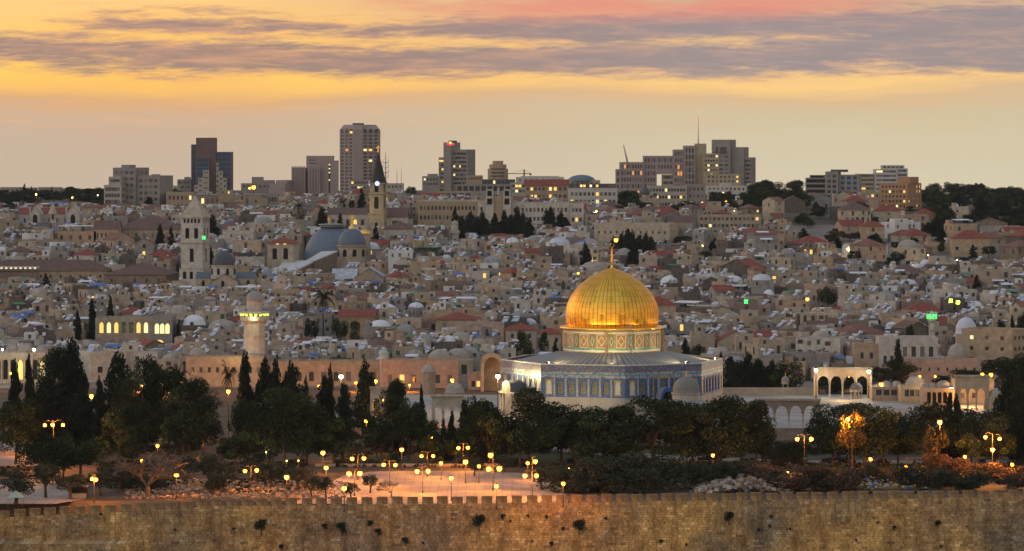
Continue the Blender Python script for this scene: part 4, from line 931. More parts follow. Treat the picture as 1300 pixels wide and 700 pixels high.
# minarets
def minaret(label, px, wpx, Y, ytop, ybal, ybase, mat, cap, lit=None, rows=3, n=8, capmat='dome_stone', name='minaret', wb=None, square=False):
    r = thing(name, label, 'minaret', (XP(px, Y), Y, min(gz(Y) - 3, ZP(ybase, Y)))); z = lambda row: ZP(row, Y) - r.location.z
    R0 = wpx / 2 / F * Y * (1.25 if square else 1.03); nn_ = 4 if square else n; a0 = R(45 + 8) if square else 0
    b = MB(); b.lathe([(R0 * 1.05, 0), (R0, z(ybal) - 1.2), (R0, z(ybal) - .6)], nn_, mat, smooth=False, a0=a0); b.build('shaft', r)
    for i in range(rows):
        zz = z(ybal) - 3.4 - i * (z(ybal) - z(ybase) - 3) / rows
        for a_ in ((-90 + 8, ) if square else (-112, -68)): obj('window', pane_mesh('hole_dark', 'arch'), r, (R0 * (.72 if square else .93) * math.cos(R(a_)), R0 * (.72 if square else .93) * math.sin(R(a_)), zz), R(a_ + 90), None, (R0 * .26, 2, R0 * .8))
    b = MB(); b.lathe([(R0, z(ybal) - .8), (R0 * 1.3, z(ybal) - .1), (R0 * 1.36, z(ybal) + .15), (R0 * 1.36, z(ybal) + 1.2), (R0 * 1.3, z(ybal) + 1.2), (R0 * 1.3, z(ybal) + .2), (R0 * .8, z(ybal) + .2)], nn_ if square else 16, mat, smooth=False, a0=a0); bal = b.build('balcony', r)
    ht = z(ytop) - z(ybal); R1 = R0 * .72
    b = MB(); b.lathe([(R1, z(ybal) + .2), (R1, z(ybal) + ht * .55), (R1 * 1.12, z(ybal) + ht * .58)], n, mat, smooth=False); b.build('upper_shaft', r)
    b = MB(); b.lathe([(R1 * 1.05, z(ybal) + ht * .58)] + [(rr, z(ybal) + ht * .6 + zz) for rr, zz in dome_prof(R1, ht * .28, 8, .1 * R1)] + [(.12, z(ybal) + ht * .92), (.04, z(ybal) + ht)], 16, capmat); b.build('cap', r)
    if lit:
        b = MB(); b.box(-.36, .36, -.1, .1, 1.35, 2.0, lit, bottom=True); lm_ = b.mesh('light_tube')
        for i in range(18): a_ = 2 * math.pi * i / 18; obj('light_tube', lm_, r, (R0 * 1.34 * math.cos(a_), R0 * 1.34 * math.sin(a_), z(ybal)), a_ + R(90))
        b = MB(); b.lathe([(R0 * .95, z(ybal) + 2.1), (R0 * 1.45, z(ybal) + 2.1), (R0 * 1.45, z(ybal) + 2.4), (R0 * .95, z(ybal) + 2.7)], 12, mat, smooth=False); b.build('balcony_roof', r)
        for zz_ in (z(ybal) - 9.5, z(ybal) - 4.6): b = MB(); b.lathe([(R0, zz_), (R0 * 1.1, zz_ + .1), (R0 * 1.1, zz_ + .5), (R0, zz_ + .6)], n, mat, smooth=False); b.build('string_course', r)
    return r, z, R0
r, z, R0 = minaret('tall round stone minaret with a glowing yellow-green balcony ring', 323, 26, 1012, 364, 407, 458, 'stone_pale', None, 'lit_lime', 4, 12, 'lead_grey')
light(r, (0, -R0 * 1.6, z(404)), 220, (.95, 1, .5), .5)
light(r, (-4, -R0 * 4.0, z(440)), 900, WARM, .5)  # unseen lamp added below the ring to brighten the shaft
prot(305, 341, 462, 1000)
minaret('slim pale minaret with a stepped pointed top below the long hostel', 577.5, 9.5, 1640, 278, 296, 326, 'stone_pale', None, None, 3, 8, square=True); prot(571, 584, 322, 1630)
minaret('short pale minaret with a rounded cap beside the slim pointed one', 602.5, 8.5, 1560, 305, 318, 338, 'stone_pale', None, None, 2, 8); prot(597, 608, 336, 1550)
r, z, R0 = minaret('minaret whose gallery glows bright green', 1183, 8, 1150, 393, 407, 424, 'stone_pale', None, None, 1, 10, 'dome_green'); prot(1174, 1193, 425, 1140)
for i in range(8):
    a_ = R(i * 45 + 10); b = MB(); b.box(-.24, .24, -.12, .12, z(405), z(399), 'lit_green', bottom=True); b.build('lit_panel', r, (R0 * 1.45 * math.cos(a_), R0 * 1.45 * math.sin(a_), 0), a_ + R(90))
light(r, (0, -R0 * 2.2, z(400)), 120, (.3, 1, .35), .4)

# yellow bell tower with black spire and the long red-roofed church
Y = 1700.0
r = bld('clock_bell_tower', 'slender yellow stone bell tower with a black spire and small clock', 'tower', 486.5, Y, 12, gz(Y) - 6); z = lambda row: ZP(row, Y) - r.location.z
prot(464, 492, 288, Y - 5)
def st2(e, za, zb, fr, nm): return block(r, -Lf - e, e, -e, Lf + e, za, zb, 'yellow_stone', fr, fr, None, .4, random.Random(2), 0, 'hole_dark', nm, 'arch')
Lf = LW(17.5, Y, 12)
st2(.4, 0, z(272), (1, 1, 1.4, 2.2, 6, 4), 'base_stage'); st2(0, z(272), z(246), (1, 1, 2.2, 5.6, 9, 1.6), 'middle_stage'); st2(-.1, z(246), z(233), (1, 1, 2.0, 3.6, 9, .6), 'belfry')
b = MB()
for row in (272, 246, 233): b.box(-Lf - .7, .7, -.7, Lf + .7, z(row + .7), z(row - .6), 'yellow_stone', bottom=True)
b.build('string_course', r)
c_ = (-Lf / 2, Lf / 2); b = MB(); b.lathe([(4.4, z(232.4)), (3.2, z(224)), (1.9, z(210)), (.5, z(197)), (.1, z(193))], 8, 'spire_black', smooth=False, a0=R(22.5)); b.build('spire', r, (*c_, 0))
b = MB(); b.lathe([(.1, 0), (1.15, 0)], 20, 'lit_clock' if 'lit_clock' in _mats else (M('lit_clock', (.55, .6, 1.0), emit=1.3), 'lit_clock')[1], smooth=False)
o = b.build('clock_face', r, (-Lf / 2 + .6, -.75, z(233.2))); o.rotation_euler = (R(90), 0, 0)
o2 = obj('clock_face', o.data, r, (-Lf - .75, Lf / 2 - .8, z(233.2))); o2.rotation_euler = (R(90), 0, R(-90))
cross(r, (*c_, z(193.5)), 3.2); light(r, (-Lf - 3, -5, z(262)), 600, WARM, .6)
gable_house('long_church', 'long pale church with a red roof beside the black spire', 'church', 416, 467, 272, 264.5, 1720, 16, 'stone_pale', 'tile_brown', 0, 5, 1, 'x', ww=1.6, wh=3.4, gap=2.6, kind='arch')
gable_house('church_nave_end', 'pale church hall with a round dark window and red roof by the spire', 'church', 487, 517, 276, 264.5, 1705, 20, 'stone_pale', 'tile_brown', 0, 1, 1, 'x', ww=3.2, wh=2.4, gap=1.6, kind='arch'); prot(414, 518, 285, 1690)
gable_house('gabled_chapel', 'small gabled chapel front glowing warm beside a dark cypress', 'church', 393, 411, 271, 261, 1715, 14, 'stone_sandy', 'tile_brown', 0, 2, 1, 'y')
gable_house('hip_roofed_hall', 'square pale hall under a brown hipped roof beside the golden cupola', 'hall', 487, 525, 291, 281, 1640, 22, 'stone_pale', 'tile_brown', 0, 2, 1, hip=True, gap=3.2); prot(486, 526, 300, 1630)
gable_house('red_roofed_range', 'long low range with a dark red roof behind the golden cupola', 'hall', 470, 512, 313, 304.5, 1585, 10, 'stone_beige', 'tile_red', 0, 0)

# gothic convent on the left
Y = 1752.0
gable_house('gothic_church', 'long gothic church with a red roof and two pale gabled ends', 'church', 24, 90, 271.5, 264, Y, 16, 'stone_pale', 'tile_red', 0, 6, 1, 'x', ww=.9, wh=2.2, gap=2.2, kind='arch')
for px0, px1, lab in ((38, 51, 'pale pointed gable front with pinnacles midway along the red gothic roof'), (84, 101, 'taller pale pointed gable front with a dark doorway ending the red gothic roof')):
    r = bld('gable_front', lab, 'church', px1, Y - 12, 0); z = lambda row: ZP(row, Y - 12) - r.location.z; w = LW(px1 - px0, Y - 12, 0)
    b = MB(); ye, yr = (272, 260.5); b.sides(-w, 0, 0, 12, 0, z(ye), 'stone_pale'); b.gable(-w, 0, 0, 12, z(ye), z(yr) - z(ye), 'stone_pale', 'stone_pale', 'y', .3); b.build('wall', r)
    obj('window', pane_mesh('hole_dark', 'arch'), r, (-w / 2, -.02, z(279)), 0, None, (2.2, 3, 5.0))
    for x in (-w, 0): b = MB(); b.lathe([(.5, z(272)), (.5, z(266)), (.05, z(261))], 4, 'stone_pale', smooth=False, a0=R(45)); b.build('pinnacle', r, (x, .3, 0))
Y = 1705.0
r = thing('steeple', 'small pale stone steeple with a pointed spire in front of the gothic church', 'tower', (XP(67, Y), Y, gz(Y) - 3)); z = lambda row: ZP(row, Y) - r.location.z
b = MB(); b.lathe([(2.6, 0), (2.6, z(283)), (2.0, z(281)), (2.0, z(272))], 4, 'stone_cream', smooth=False, a0=R(45 + 8)); b.build('shaft', r)
b = MB(); b.lathe([(2.3, z(272)), (.1, z(258.5))], 8, 'stone_cream', smooth=False); b.build('spire', r)
for a_ in (-82, -172): obj('window', pane_mesh('hole_dark', 'arch'), r, (1.45 * math.cos(R(a_)), 1.45 * math.sin(R(a_)), z(275.5)), R(a_ + 90), None, (.9, 2, 2.4))
prot(22, 104, 284, 1735); prot(60, 74, 300, 1700)
gable_house('convent_range', 'low grey-roofed convent range with pointed windows by the small steeple', 'hall', 36, 61, 289, 283, 1690, 12, 'stone_grey', 'roof_dark', 0, 3, 1, 'x', ww=1.2, wh=2.4, kind='arch')
hall('orange-lit stone school with a white flat canopy on its roof', 70, 122, 294, 1640, 4, 2, 'stone_sandy', 'school_building', 14, gz(1640) - 3, 1.3, 2.0, 1.8, 4.6, 'arch', .0, 'school')
r = thing('roof_canopy', 'long white flat canopy on posts over the orange-lit school roof', 'canopy', (XP(98, 1644), 1644, gz(1640) - 3)); z = lambda row: ZP(row, 1644) - r.location.z
b = MB(); b.box(-8.8, 8.8, 0, 6, z(287.5), z(286.2), 'shed_white', bottom=True); b.build('roof', r)
for x in (-8, -3, 3, 8): b = MB(); b.box(x - .15, x + .15, .5, .8, z(294.5), z(287.5), 'metal_dark'); b.build('post', r)
prot(70, 122, 310, 1625)
light(None, P(97, 312, 1622), 900, ORANGE, .5)
gable_house('long_hall', 'big stone hall under a broad grey-brown hipped roof by the gothic church', 'hall', 145, 232, 291, 273, 1655, 34, 'stone_beige', 'tile_brown', 0, 8, 1, hip=True, ww=1.2, wh=2.2, gap=2.0); prot(145, 232, 300, 1630)
gable_house('lower_hall', 'stone range with a low brown roof adjoining the broad hipped hall', 'hall', 119, 150, 291, 280.5, 1640, 14, 'stone_sandy', 'tile_brown', 0, 5, 1, ww=.8, wh=2.6, gap=1.8)
gable_house('convent_hall', 'broad stone hall with a brown hipped roof below the pale bell tower', 'hall', 131, 211, 349, 334.5, 1440, 26, 'stone_brown', 'tile_brown', 6, 5, 1, hip=True, ww=.9, wh=1.5, gap=1.6); prot(130, 215, 362, 1432)
gable_house('convent_range', 'very long stone range with a brown roof and lit loggia beside the hipped hall', 'hall', -20, 136, 344, 330.5, 1462, 16, 'stone_sandy', 'tile_brown', 0, 12, 1, hip=True, ww=.9, wh=1.3, gap=1.6); prot(0, 130, 355, 1452)
r = thing('lit_loggia', 'flat-roofed terrace with a row of bright pale lamps under its edge', 'terrace', (XP(24, 1445), 1445, gz(1445) - 2)); z = lambda row: ZP(row, 1445) - r.location.z
b = MB(); b.box(-10, 7.2, 0, 7, 0, z(346), 'stone_brown'); b.box(-10.3, 7.5, -.4, 7.2, z(341), z(339), 'roof_pale', bottom=True); b.build('wall', r)
for i in range(9): b = MB(); b.box(-9.4 + i * 1.95, -8.6 + i * 1.95, -.5, -.42, z(341.5), z(339.8), 'lit_pale', bottom=True); b.build('lamp', r)
prot(0, 46, 353, 1440)
# hall with tall yellow windows
Y = 1190.0
r = bld('arched_hall', 'stone hall with tall arched windows glowing yellow', 'hall', 193, Y, 0, gz(Y) - 3); z = lambda row: ZP(row, Y) - r.location.z; prot(120, 222, 438, Y)
w = LW(72, Y, 0)
block(r, -w, 0, 0, 16, 0, z(404), 'stone_beige', (7, 1, 1.4, 3.6, 9, 1.4), None, 'roof_grey', .35, random.Random(11), .55, 'lattice', kind='arch', litm=('lit_pale', 'lit_warm'))
block(r, .02, LW(26, Y, 0), -.6, 15, 0, z(401), 'stone_grey', (3, 1, 1.5, 3.4, 4.4, 2.6), None, 'roof_grey', .35, random.Random(1), 1, name='wing', kind='arch', litm=('lit_pale',))
b = MB(); ap = arch_pts(3.4, z(440), z(436.5), 1.3); b.face([(p[0], 0, p[1]) for p in ap], 'lit_warm'); b.build('lit_archway', r, (LW(9, Y, 0), -.65, 0))
hall('large stone convent with rows of small windows below the hip-roofed hostel', 755, 850, 284, 1640, 12, 2, 'stone_cream', 'convent', 20, gz(1640) - 3, .8, 1.3, 3.5, 5.0, cat='convent', theta=14, side=(4, 2, .8, 1.3, 5.0, 3.5), side_px=0, lit=.0); prot(755, 852, 308, 1632)
hall('orange stone block with a flat roof and dark square openings near the tall cypress', 670, 735, 312, 1575, 7, 1, 'stone_pink', 'court_house', 14, gz(1575) - 3, 1.0, 1.4, 2.2, cat='house')
hall('long buff wall-like block with blank stone front behind the cypresses', 640, 700, 298, 1640, 5, 1, 'stone_sandy', 'stone_house', 14, gz(1640) - 3, 1.0, 1.4, 2.2, cat='house')
hall('long bare stone hall with a red hipped roof beyond the pink court house', 570, 640, 411, 1170, 9, 1, 'stone_pink', 'long_house', 14, gz(1170) - 3, .8, 1.2, 3.0, cat='house')
gable_house('red_hipped_house', 'long house with a bright red hipped roof above the bare stone hall', 'house', 553, 610, 406, 398, 1205, 16, 'stone_beige', 'tile_red', 0, 3, 1, hip=True); prot(552, 640, 420, 1165)
gable_house('red_hipped_house', 'square house under a bright red pyramid roof next to the golden dome', 'house', 642, 681, 419, 411, 1165, 10, 'stone_cream', 'tile_red', 0, 3, 1, hip=True); gable_house('red_hipped_house', 'house with a flatter red roof touching the golden dome outline', 'house', 684, 716, 424, 417, 1160, 10, 'stone_cream', 'tile_red', 0, 2, 1, hip=True); prot(640, 720, 436, 1150)
gable_house('red_hipped_house', 'wide house with a crimson pitched roof in the dense quarter by the big palm', 'house', 430, 476, 402, 394, 1225, 12, 'stone_brown', 'tile_red', 0, 0); prot(428, 478, 408, 1215)

# ------------------------------------------------------------------ the new city on the ridge
def tower(name, label, corner, Y, theta=0, cat='tower block', group=None):
    r = bld(name, label, cat, corner, Y, theta, gz(Y) - 6, group); return r, (lambda row: ZP(row, Y) - r.location.z)
# terraced flats
r, z = tower('terraced_apartments', 'stepped grey apartment block with terraces beside wooded gardens', 172, 1960, 22); Y = 1960
u = lambda px: (px - 172) / F * Y / math.cos(R(22)); v = lambda px: (px - 172) / F * Y / math.sin(R(22))
rn = random.Random(4)
block(r, u(142), 0, 0, 16, 0, z(213), 'concrete', (4, 8, 2.2, 1.7, 3.4, 2.0), (3, 8, 2.2, 1.7, 3.4, 2.0), rnd=rn)
block(r, u(151), u(161), 2, 10, z(214), z(209.5), 'concrete', name='roof_house')
block(r, u(134), u(142) - .02, 2, 16, 0, z(226), 'concrete', (2, 6, 2.2, 1.7, 3.4, 2.0), rnd=rn, name='terrace')
block(r, u(137), u(160), -6, -.02, 0, z(235), 'concrete_pale', (5, 5, 1.6, 2.0, 3.4, 1.4), (2, 5, 1.6, 2, 3.4, 1.4), rnd=rn, name='terrace', kind='arch')
block(r, u(141), u(157), -4, -.01, z(235) + .02, z(234.5 - 10), 'concrete_pale', (3, 2, 2.2, 1.7, 3.4, 1.4), None, rnd=rn, name='terrace')
block(r, .02, v(184), 2, 18, 0, z(223), 'concrete', (4, 8, 2.0, 1.7, 3.4, 2.0), None, rnd=rn, name='terrace')
prot(130, 192, 262, 1950)
# small blocks beside it
def flats(label, px0, px1, ytop, Y, wall='concrete', cols=4, rows=3, theta=0, side_px=0, scols=0, ww=1.4, wh=1.5, storey=3.3, gap=1.4, lit=.05, name='apartment_block', steps=(), glass='window_glass', depth=14, cat='building', roof='roof_grey', kind='rect'):
    r, z = tower(name, label, px1, Y, theta, cat); w = LW(px1 - px0, Y, theta); d = RW(side_px, Y, theta) if side_px else depth
    block(r, -w, 0, 0, d, 0, z(ytop), wall, (cols, rows, min(ww, w / cols * .7), wh, storey, gap) if cols else None, (scols, rows, min(ww, d / max(scols, 1) * .7), wh, storey, gap) if scols else None, roof, .25, random.Random(int(px0 + 3 * ytop)), lit, glass, kind=kind)
    for a_, c, yt in steps:
        block(r, -w + w * a_, -w + w * c, d * .2, d * .8, z(ytop) - .55, z(yt), wall, None, None, 'roof_grey', name='roof_house')
    return r
flats('grey block with a dark mansard top beside the stepped apartments', 190, 204, 226, 2300, cols=3, rows=4, steps=((.1, .8, 221.5),))
flats('low grey flats behind dark garden trees near the dark glass tower', 204, 226, 236, 2380, 'concrete_pale', 5, 2)
flats('cubic house on the skyline beside the dark glass tower', 225, 242, 228, 2520, 'concrete', 4, 2, steps=((.5, .9, 225),))
flats('buff stone block with tall windows in front of the dark glass tower', 211, 246, 244, 1950, 'sand_facade', 6, 2, ww=1.2, wh=2.2, storey=5, gap=2)
# dark tower
Y = 2500; r, z = tower('dark_glass_tower', 'dark blue glass office tower with a brown concrete core', 274, Y, 0); u = lambda px: XP(px, Y) - r.location.x
block(r, u(248.5), u(273.6), 2, 14, 0, z(175), 'slab_brown', None, None, name='core')
block(r, u(242), u(248.4), 4, 16, 0, z(183.5), 'glass_blue', (2, 10, 1.1, 3.2, 3.8, .8), None, 'roof_dark', .15, None, 0, 'glass_dark', 'glass_wing')
block(r, u(274.2), u(294), 3, 15, 0, z(193), 'slab_brown', (3, 13, 2.9, 2.9, 3.5, .5), None, 'roof_dark', .15, None, 0, 'glass_blue', 'glass_wing')
block(r, u(248.8), u(266), -1, 1.9, 0, z(201), 'slab_brown', (6, 14, 1.3, 2.6, 3.2, .3), None, 'roof_dark', .12, None, 0, 'glass_blue', 'glass_bay')
for a_, c, yt in ((258, 266, 216), (252, 258, 226), (247, 252, 235)): block(r, u(a_), u(c) - .02, -4, -1.02, 0, z(yt), 'concrete_pale', (2, 6, 1.0, 1.0, 3.6, 1.4), None, name='stepped_front')
for a_, c, yt in ((274.3, 278, 207), (278, 283, 217), (283, 288, 226)): block(r, u(a_), u(c) - .02, 0, 2.98, 0, z(yt), 'concrete_pale', (1, 8, 1.4, 1.4, 3.6, 1.4), None, name='stepped_front')
r2 = prot(240, 296, 245, 2490)
gable_house('college_building', 'long buff stone college with a row of paired windows and a small roof pediment', 'college', 246, 332, 247.5, 246.5, 1985, 16, 'sand_facade', 'roof_grey', 0, 13, 1, ww=1.6, wh=3.0, gap=2.0, lit=.1)
hall('stepped stone pediment on the long buff college roof', 277, 296, 241, 1984, 2, 1, 'sand_facade', 'roof_pediment', 4, ZP(262, 1984), .8, 1.2, 1.0, cat='pediment')
hall('grey stone wing with arched windows ending the long buff college', 332, 353, 246, 1990, 5, 1, 'stone_grey', 'college_wing', 16, gz(2060) - 3, 1.2, 2.4, 2.0, cat='college'); prot(211, 354, 262, 1940)
flats('brown block with a cluttered roof behind the orange street lamp', 306, 350, 233, 2450, 'concrete', 8, 1, steps=((.3, .62, 225), (.62, .95, 229)), name='office_block')
flats('blank-sided flat block between the orange lamp and the ribbed hotel', 341, 362, 233, 2400, 'concrete_mauve', 0, 0, 12, 10, 3, name='office_block', steps=((.3, 1, 229),))
# ribbed hotel slab
Y = 2420; r, z = tower('slab_hotel', 'wide mauve concrete hotel of three stepped ribbed slabs', 388, Y, 0); u = lambda px: XP(px, Y) - r.location.x
def ribs(x0, x1, n, y, z1, mat='concrete_mauve'):
    for i in range(n):
        b = MB(); x = x0 + (x1 - x0) * (i + .5) / n; b.box(x - .45, x + .45, y - .9, y - .01, 0, z1, mat); b.build('rib', r)
block(r, u(370), u(388), 0, 16, 0, z(213), 'concrete_mauve', None, None); ribs(u(370), u(388), 6, 0, z(213) + 1)
block(r, u(388.2), u(422), 6, 24, 0, z(198), 'concrete_mauve', None, None); block(r, u(391), u(407), -1.5, 5.98, 0, z(213), 'concrete_mauve', None, None, name='stair_wing'); ribs(u(391), u(405), 4, -1.5, z(213.5))
block(r, u(407.2), u(429.5), 2, 5.9, 0, z(204), 'concrete_mauve', None, None, name='wing')
b = MB(); b.box(u(417), u(419), 1.9, 1.99, 0, z(208), 'glass_dark'); b.build('window_strip', r)
for i, row in enumerate((208.5, 213.5, 218.5, 228)): b = MB(); b.box(u(417) + .1, u(419) - .1, 1.7, 1.88, z(row + 1.6), z(row), 'lit_pale', bottom=True); b.build('lit_window', r)
for a_, c, row in ((392, 400, 203), (392, 402, 207)): b = MB(); b.box(u(a_), u(c), 5.9, 5.99, z(row + 1.0), z(row), 'glass_dark', bottom=True); b.build('louvre', r)
prot(368, 431, 255, 2400)
# octagonal tower
Y = 2600; r, z = tower('tall_hotel_tower', 'tallest tower, pale mauve concrete with chamfered corners and window bands', 453.5, Y, 0); u = lambda px: XP(px, Y) - r.location.x
zt = z(165); x0, xa, xb, x1 = u(430.5), u(449), u(459.5), u(481)
yd = 9.0
b = MB(); poly = [(x0, yd), (xa, 0), (xb, 0), (x1, yd * .8), (x1, 30), (x0, 30)]
fw = []
for (pa, pb) in ((poly[0], poly[1]), (poly[2], poly[3])):
    Lw = math.dist(pa, pb); Uv = ((pb[0] - pa[0]) / Lw, (pb[1] - pa[1]) / Lw, 0); ws = facade_wins(Lw, zt, 3, 18, Lw / 3 * .62, 1.55, 2.55 * 1.02, 1.0, .6); fw.append((pa, Uv, Lw, ws))
    b.facade((*pa, 0), Uv, Lw, 0, zt, ws, .5, 'concrete_mauve')
for pa, pb in ((poly[1], poly[2]), (poly[3], poly[4]), (poly[4], poly[5]), (poly[5], poly[0])): b.face([(*pa, 0), (*pb, 0), (*pb, zt), (*pa, zt)], 'concrete_mauve')
top = [(x0 + 3, yd), (xa, 1.5), (xb, 1.5), (x1 - 3, yd), (x1 - 3, 27), (x0 + 3, 27)]; zt2 = z(158.5)
for i in range(6): p, q_, p2, q2 = poly[i], poly[(i + 1) % 6], top[i], top[(i + 1) % 6]; b.face([(*p, zt), (*q_, zt), (*q2, zt2), (*p2, zt2)], 'concrete_mauve')
b.face([(*p, zt2) for p in top], 'roof_grey'); o = b.build('wall', r)
rn = random.Random(6)
panes(r, o, (*fw[0][0], 0), fw[0][1], fw[0][3], .5, rn, 'window_glass', .07, ('lit_orange', 'lit_warm')); panes(r, o, (*fw[1][0], 0), fw[1][1], fw[1][3], .5, rn, 'window_glass', .09, ('lit_warm', 'lit_pale'))  # orange panes on the left face glow to paint the sunset's reflection
b = MB(); b.box(xa - 1, xb + 1, 4, 12, zt2 - .5, zt2 + 1.2, 'roof_dark'); b.build('plant_room', r)
for pa, pb, l2 in ((poly[0], poly[1], 0), (poly[2], poly[3], 1)):
    for i in range(3):
        t0_, t1_ = (i + .25) / 3, (i + .78) / 3; A = Vector((*pa, 0)).lerp(Vector((*pb, 0)), t0_); B = Vector((*pa, 0)).lerp(Vector((*pb, 0)), t1_); n_ = (B - A).normalized().cross(Vector((0, 0, 1)))
        bb = MB(); o1, o2 = A + n_ * .2, B + n_ * .2; up = Vector((0, 0, z(166.5))); up2 = Vector((0, 0, z(164))) - n_ * .0
        bb.face([tuple(o1 + up), tuple(o2 + up), tuple(o2 + up2), tuple(o1 + up2)], 'glass_dark'); bb.face([tuple(o1 + up2), tuple(o2 + up2), tuple(B - n_ + up2), tuple(A - n_ + up2)], 'glass_dark'); bb.build('top_window', r)
prot(428, 483, 243, 2580)
# masts
def mast(label, px, ytop, ybase, Y, r0, name='antenna_mast', red=True, arms=True):
    r = thing(name, label, 'mast', (XP(px, Y), Y, gz(Y) - 2)); z = lambda row: ZP(row, Y) - r.location.z; zt_ = z(ytop); n_ = 9
    M('mast_red', (.35, .05, .03), .6, .1); M('mast_white', (.6, .58, .55), .6, .1)
    b = MB(); b.tube((0, 0, 0), (0, 0, zt_ * .82), r0, r0 * .6, 6, 'mast_white' if red else 'metal_grey'); b.tube((0, 0, zt_ * .82), (0, 0, zt_), r0 * .35, r0 * .12, 5, 'mast_red' if red else 'metal_grey'); b.build('pole', r)
    if arms:
        for i in range(4):
            zz = zt_ * (.42 + .11 * i); b = MB(); b.lathe([(r0, zz), (r0 * 3.0, zz + .1), (r0 * 3.0, zz + .35), (r0, zz + .4)], 10, 'mast_red' if i % 2 else 'mast_white'); b.build('platform', r)
            for s_ in (-1, 1): b = MB(); b.tube((s_ * r0 * 2.8, 0, zz), (s_ * r0 * 2.8, 0, zz + 2.6), .22, .22, 5, 'mast_white'); b.build('aerial', r)
    return r
mast('red and white aerial mast with round platforms behind the black spire', 489.5, 193, 240, 2550, .7)
mast('short red aerial mast between two skyline roofs', 504, 214, 238, 2550, .45, arms=False); mast('thin grey aerial pole beside the short red mast', 509.5, 211, 238, 2560, .25, red=False, arms=False)
flats('flat grey block with a few lit windows behind the black spire', 444, 470, 228, 2350, 'concrete', 6, 2, lit=.14); flats('buff roof blocks behind the slender yellow bell tower', 490, 512, 233, 2350, 'concrete_pale', 4, 1, lit=.2)
# hotel with the small red sign
Y = 2700; r, z = tower('hotel_tower', 'blue-grey hotel tower with a small red and yellow rooftop sign', 572.5, Y, 20); c20, s20 = math.cos(R(20)), math.sin(R(20))
u = lambda px: (px - 572.5) / F * Y / c20; v = lambda px: (px - 572.5) / F * Y / s20
block(r, u(563), 0, 0, 20, 0, z(181), 'concrete', None, (1, 14, 2, 1.6, 3.2, 9), rnd=rn, name='core'); block(r, u(555), u(563) - .02, 3, 20, 0, z(200), 'concrete', (2, 9, 2.6, 1.4, 3.2, 2), None, rnd=rn, lit=.15, name='wing')
block(r, .02, RW(19.5, Y, 20) * .36, 3, 20, 0, z(190), 'concrete', (7, 13, 1.5, 1.6, 3.2, 2.4), (4, 13, 1.6, 1.6, 3.2, 2.4), rnd=rn, lit=.05, name='wing')
b = MB(); b.box(u(567), u(573), 4, 12, z(181) - .5, z(178.6), 'roof_dark'); b.build('plant_room', r)
M('sign_red', (1.0, .05, .07), emit=.9); M('sign_yellow', (1.0, .75, .1), emit=1.5)
b = MB(); b.lathe([(.1, 0), (2.6, 0)], 16, 'sign_red', smooth=False); o = b.build('sign_red_oval', r, (u(572), -.3, z(183)), 0, None); o.rotation_euler = (R(90), 0, 0); o.scale = (1.3, .45, 1)
b = MB(); b.lathe([(.1, 0), (1.0, 0)], 12, 'sign_yellow', smooth=False); o = b.build('sign_yellow_disc', r, (u(572), -.4, z(181.6))); o.rotation_euler = (R(90), 0, 0)
prot(553, 594, 234, 2680)
# rounded block, crane, low modern malls
Y = 2600; r, z = tower('round_block', 'rounded buff apartment block with a stepped drum top', 632, Y, 0); u = lambda px: XP(px, Y) - r.location.x
for rad, ya, yb in ((12.5, 260, 214.5), (10.5, 214.5, 209), (6.5, 209, 204.5)): b = MB(); b.lathe([(u(632) + (rad / 12.5) * 13 / F * Y, z(ya)), ((rad / 12.5) * 13 / F * Y, z(yb)), (.1, z(yb) + .02)], 14, 'sand_facade', 0, 8, smooth=False); b.build('storey', r)
for row in (214, 218.5, 223): b = MB(); b.box(-5, 5, .3, .42, z(row + 1.6), z(row), 'window_glass', bottom=True); b.build('window', r, (0, 0, 0))
r = thing('tower_crane', 'yellow-brown construction crane on the skyline beside the rounded block', 'crane', (XP(665.5, 2700), 2700, gz(2700))); z = lambda row: ZP(row, 2700) - r.location.z
M('crane_paint', (.32, .17, .06), .6, .1)
b = MB(); b.box(-.6, .6, -.6, .6, 0, z(215.5), 'crane_paint'); b.build('mast', r); b = MB(); b.box(-12.5, 5.5, -.4, .4, z(221.2), z(220.2), 'crane_paint', bottom=True); b.build('jib', r)
b = MB(); b.tube((0, 0, z(215.5)), (-10, 0, z(220.3)), .12, .12, 4, 'crane_paint'); b.tube((0, 0, z(215.5)), (5, 0, z(220.3)), .12, .12, 4, 'crane_paint'); b.build('stay', r); b = MB(); b.box(4, 5.6, -.5, .5, z(222.8), z(221.25), 'metal_dark', bottom=True); b.build('counterweight', r)
flats('low concrete roofline beside the red-signed hotel', 536, 558, 224, 2500, 'concrete', 5, 2, steps=((.3, .9, 221),)); flats('two-chimneyed flat block between hotel tower and rounded block', 592, 613, 223, 2550, 'sand_facade', 5, 1)
flats('dark glazed strip building below the rounded block', 612, 654, 228, 2480, 'roof_dark', 7, 1, wh=2.2, gap=.8, glass='glass_blue'); 
flats('long flat modern terrace building with a deep glazed loggia and lit bushes', 554, 600, 243, 2150, 'sand_facade', 5, 1, ww=3.8, wh=3.4, gap=1.2, lit=.0, glass='glass_blue'); flats('flat modern pavilion above the deep glazed loggia', 578, 650, 234.5, 2250, 'concrete', 9, 1, ww=3.4, wh=3.0, gap=1.0, glass='glass_dark'); prot(536, 660, 250, 2140)
flats('flat lit restaurant terrace behind the twin-towered hostel', 648, 668, 232, 2300, 'concrete_pale', 4, 2, lit=.3, ww=2, wh=1.6)
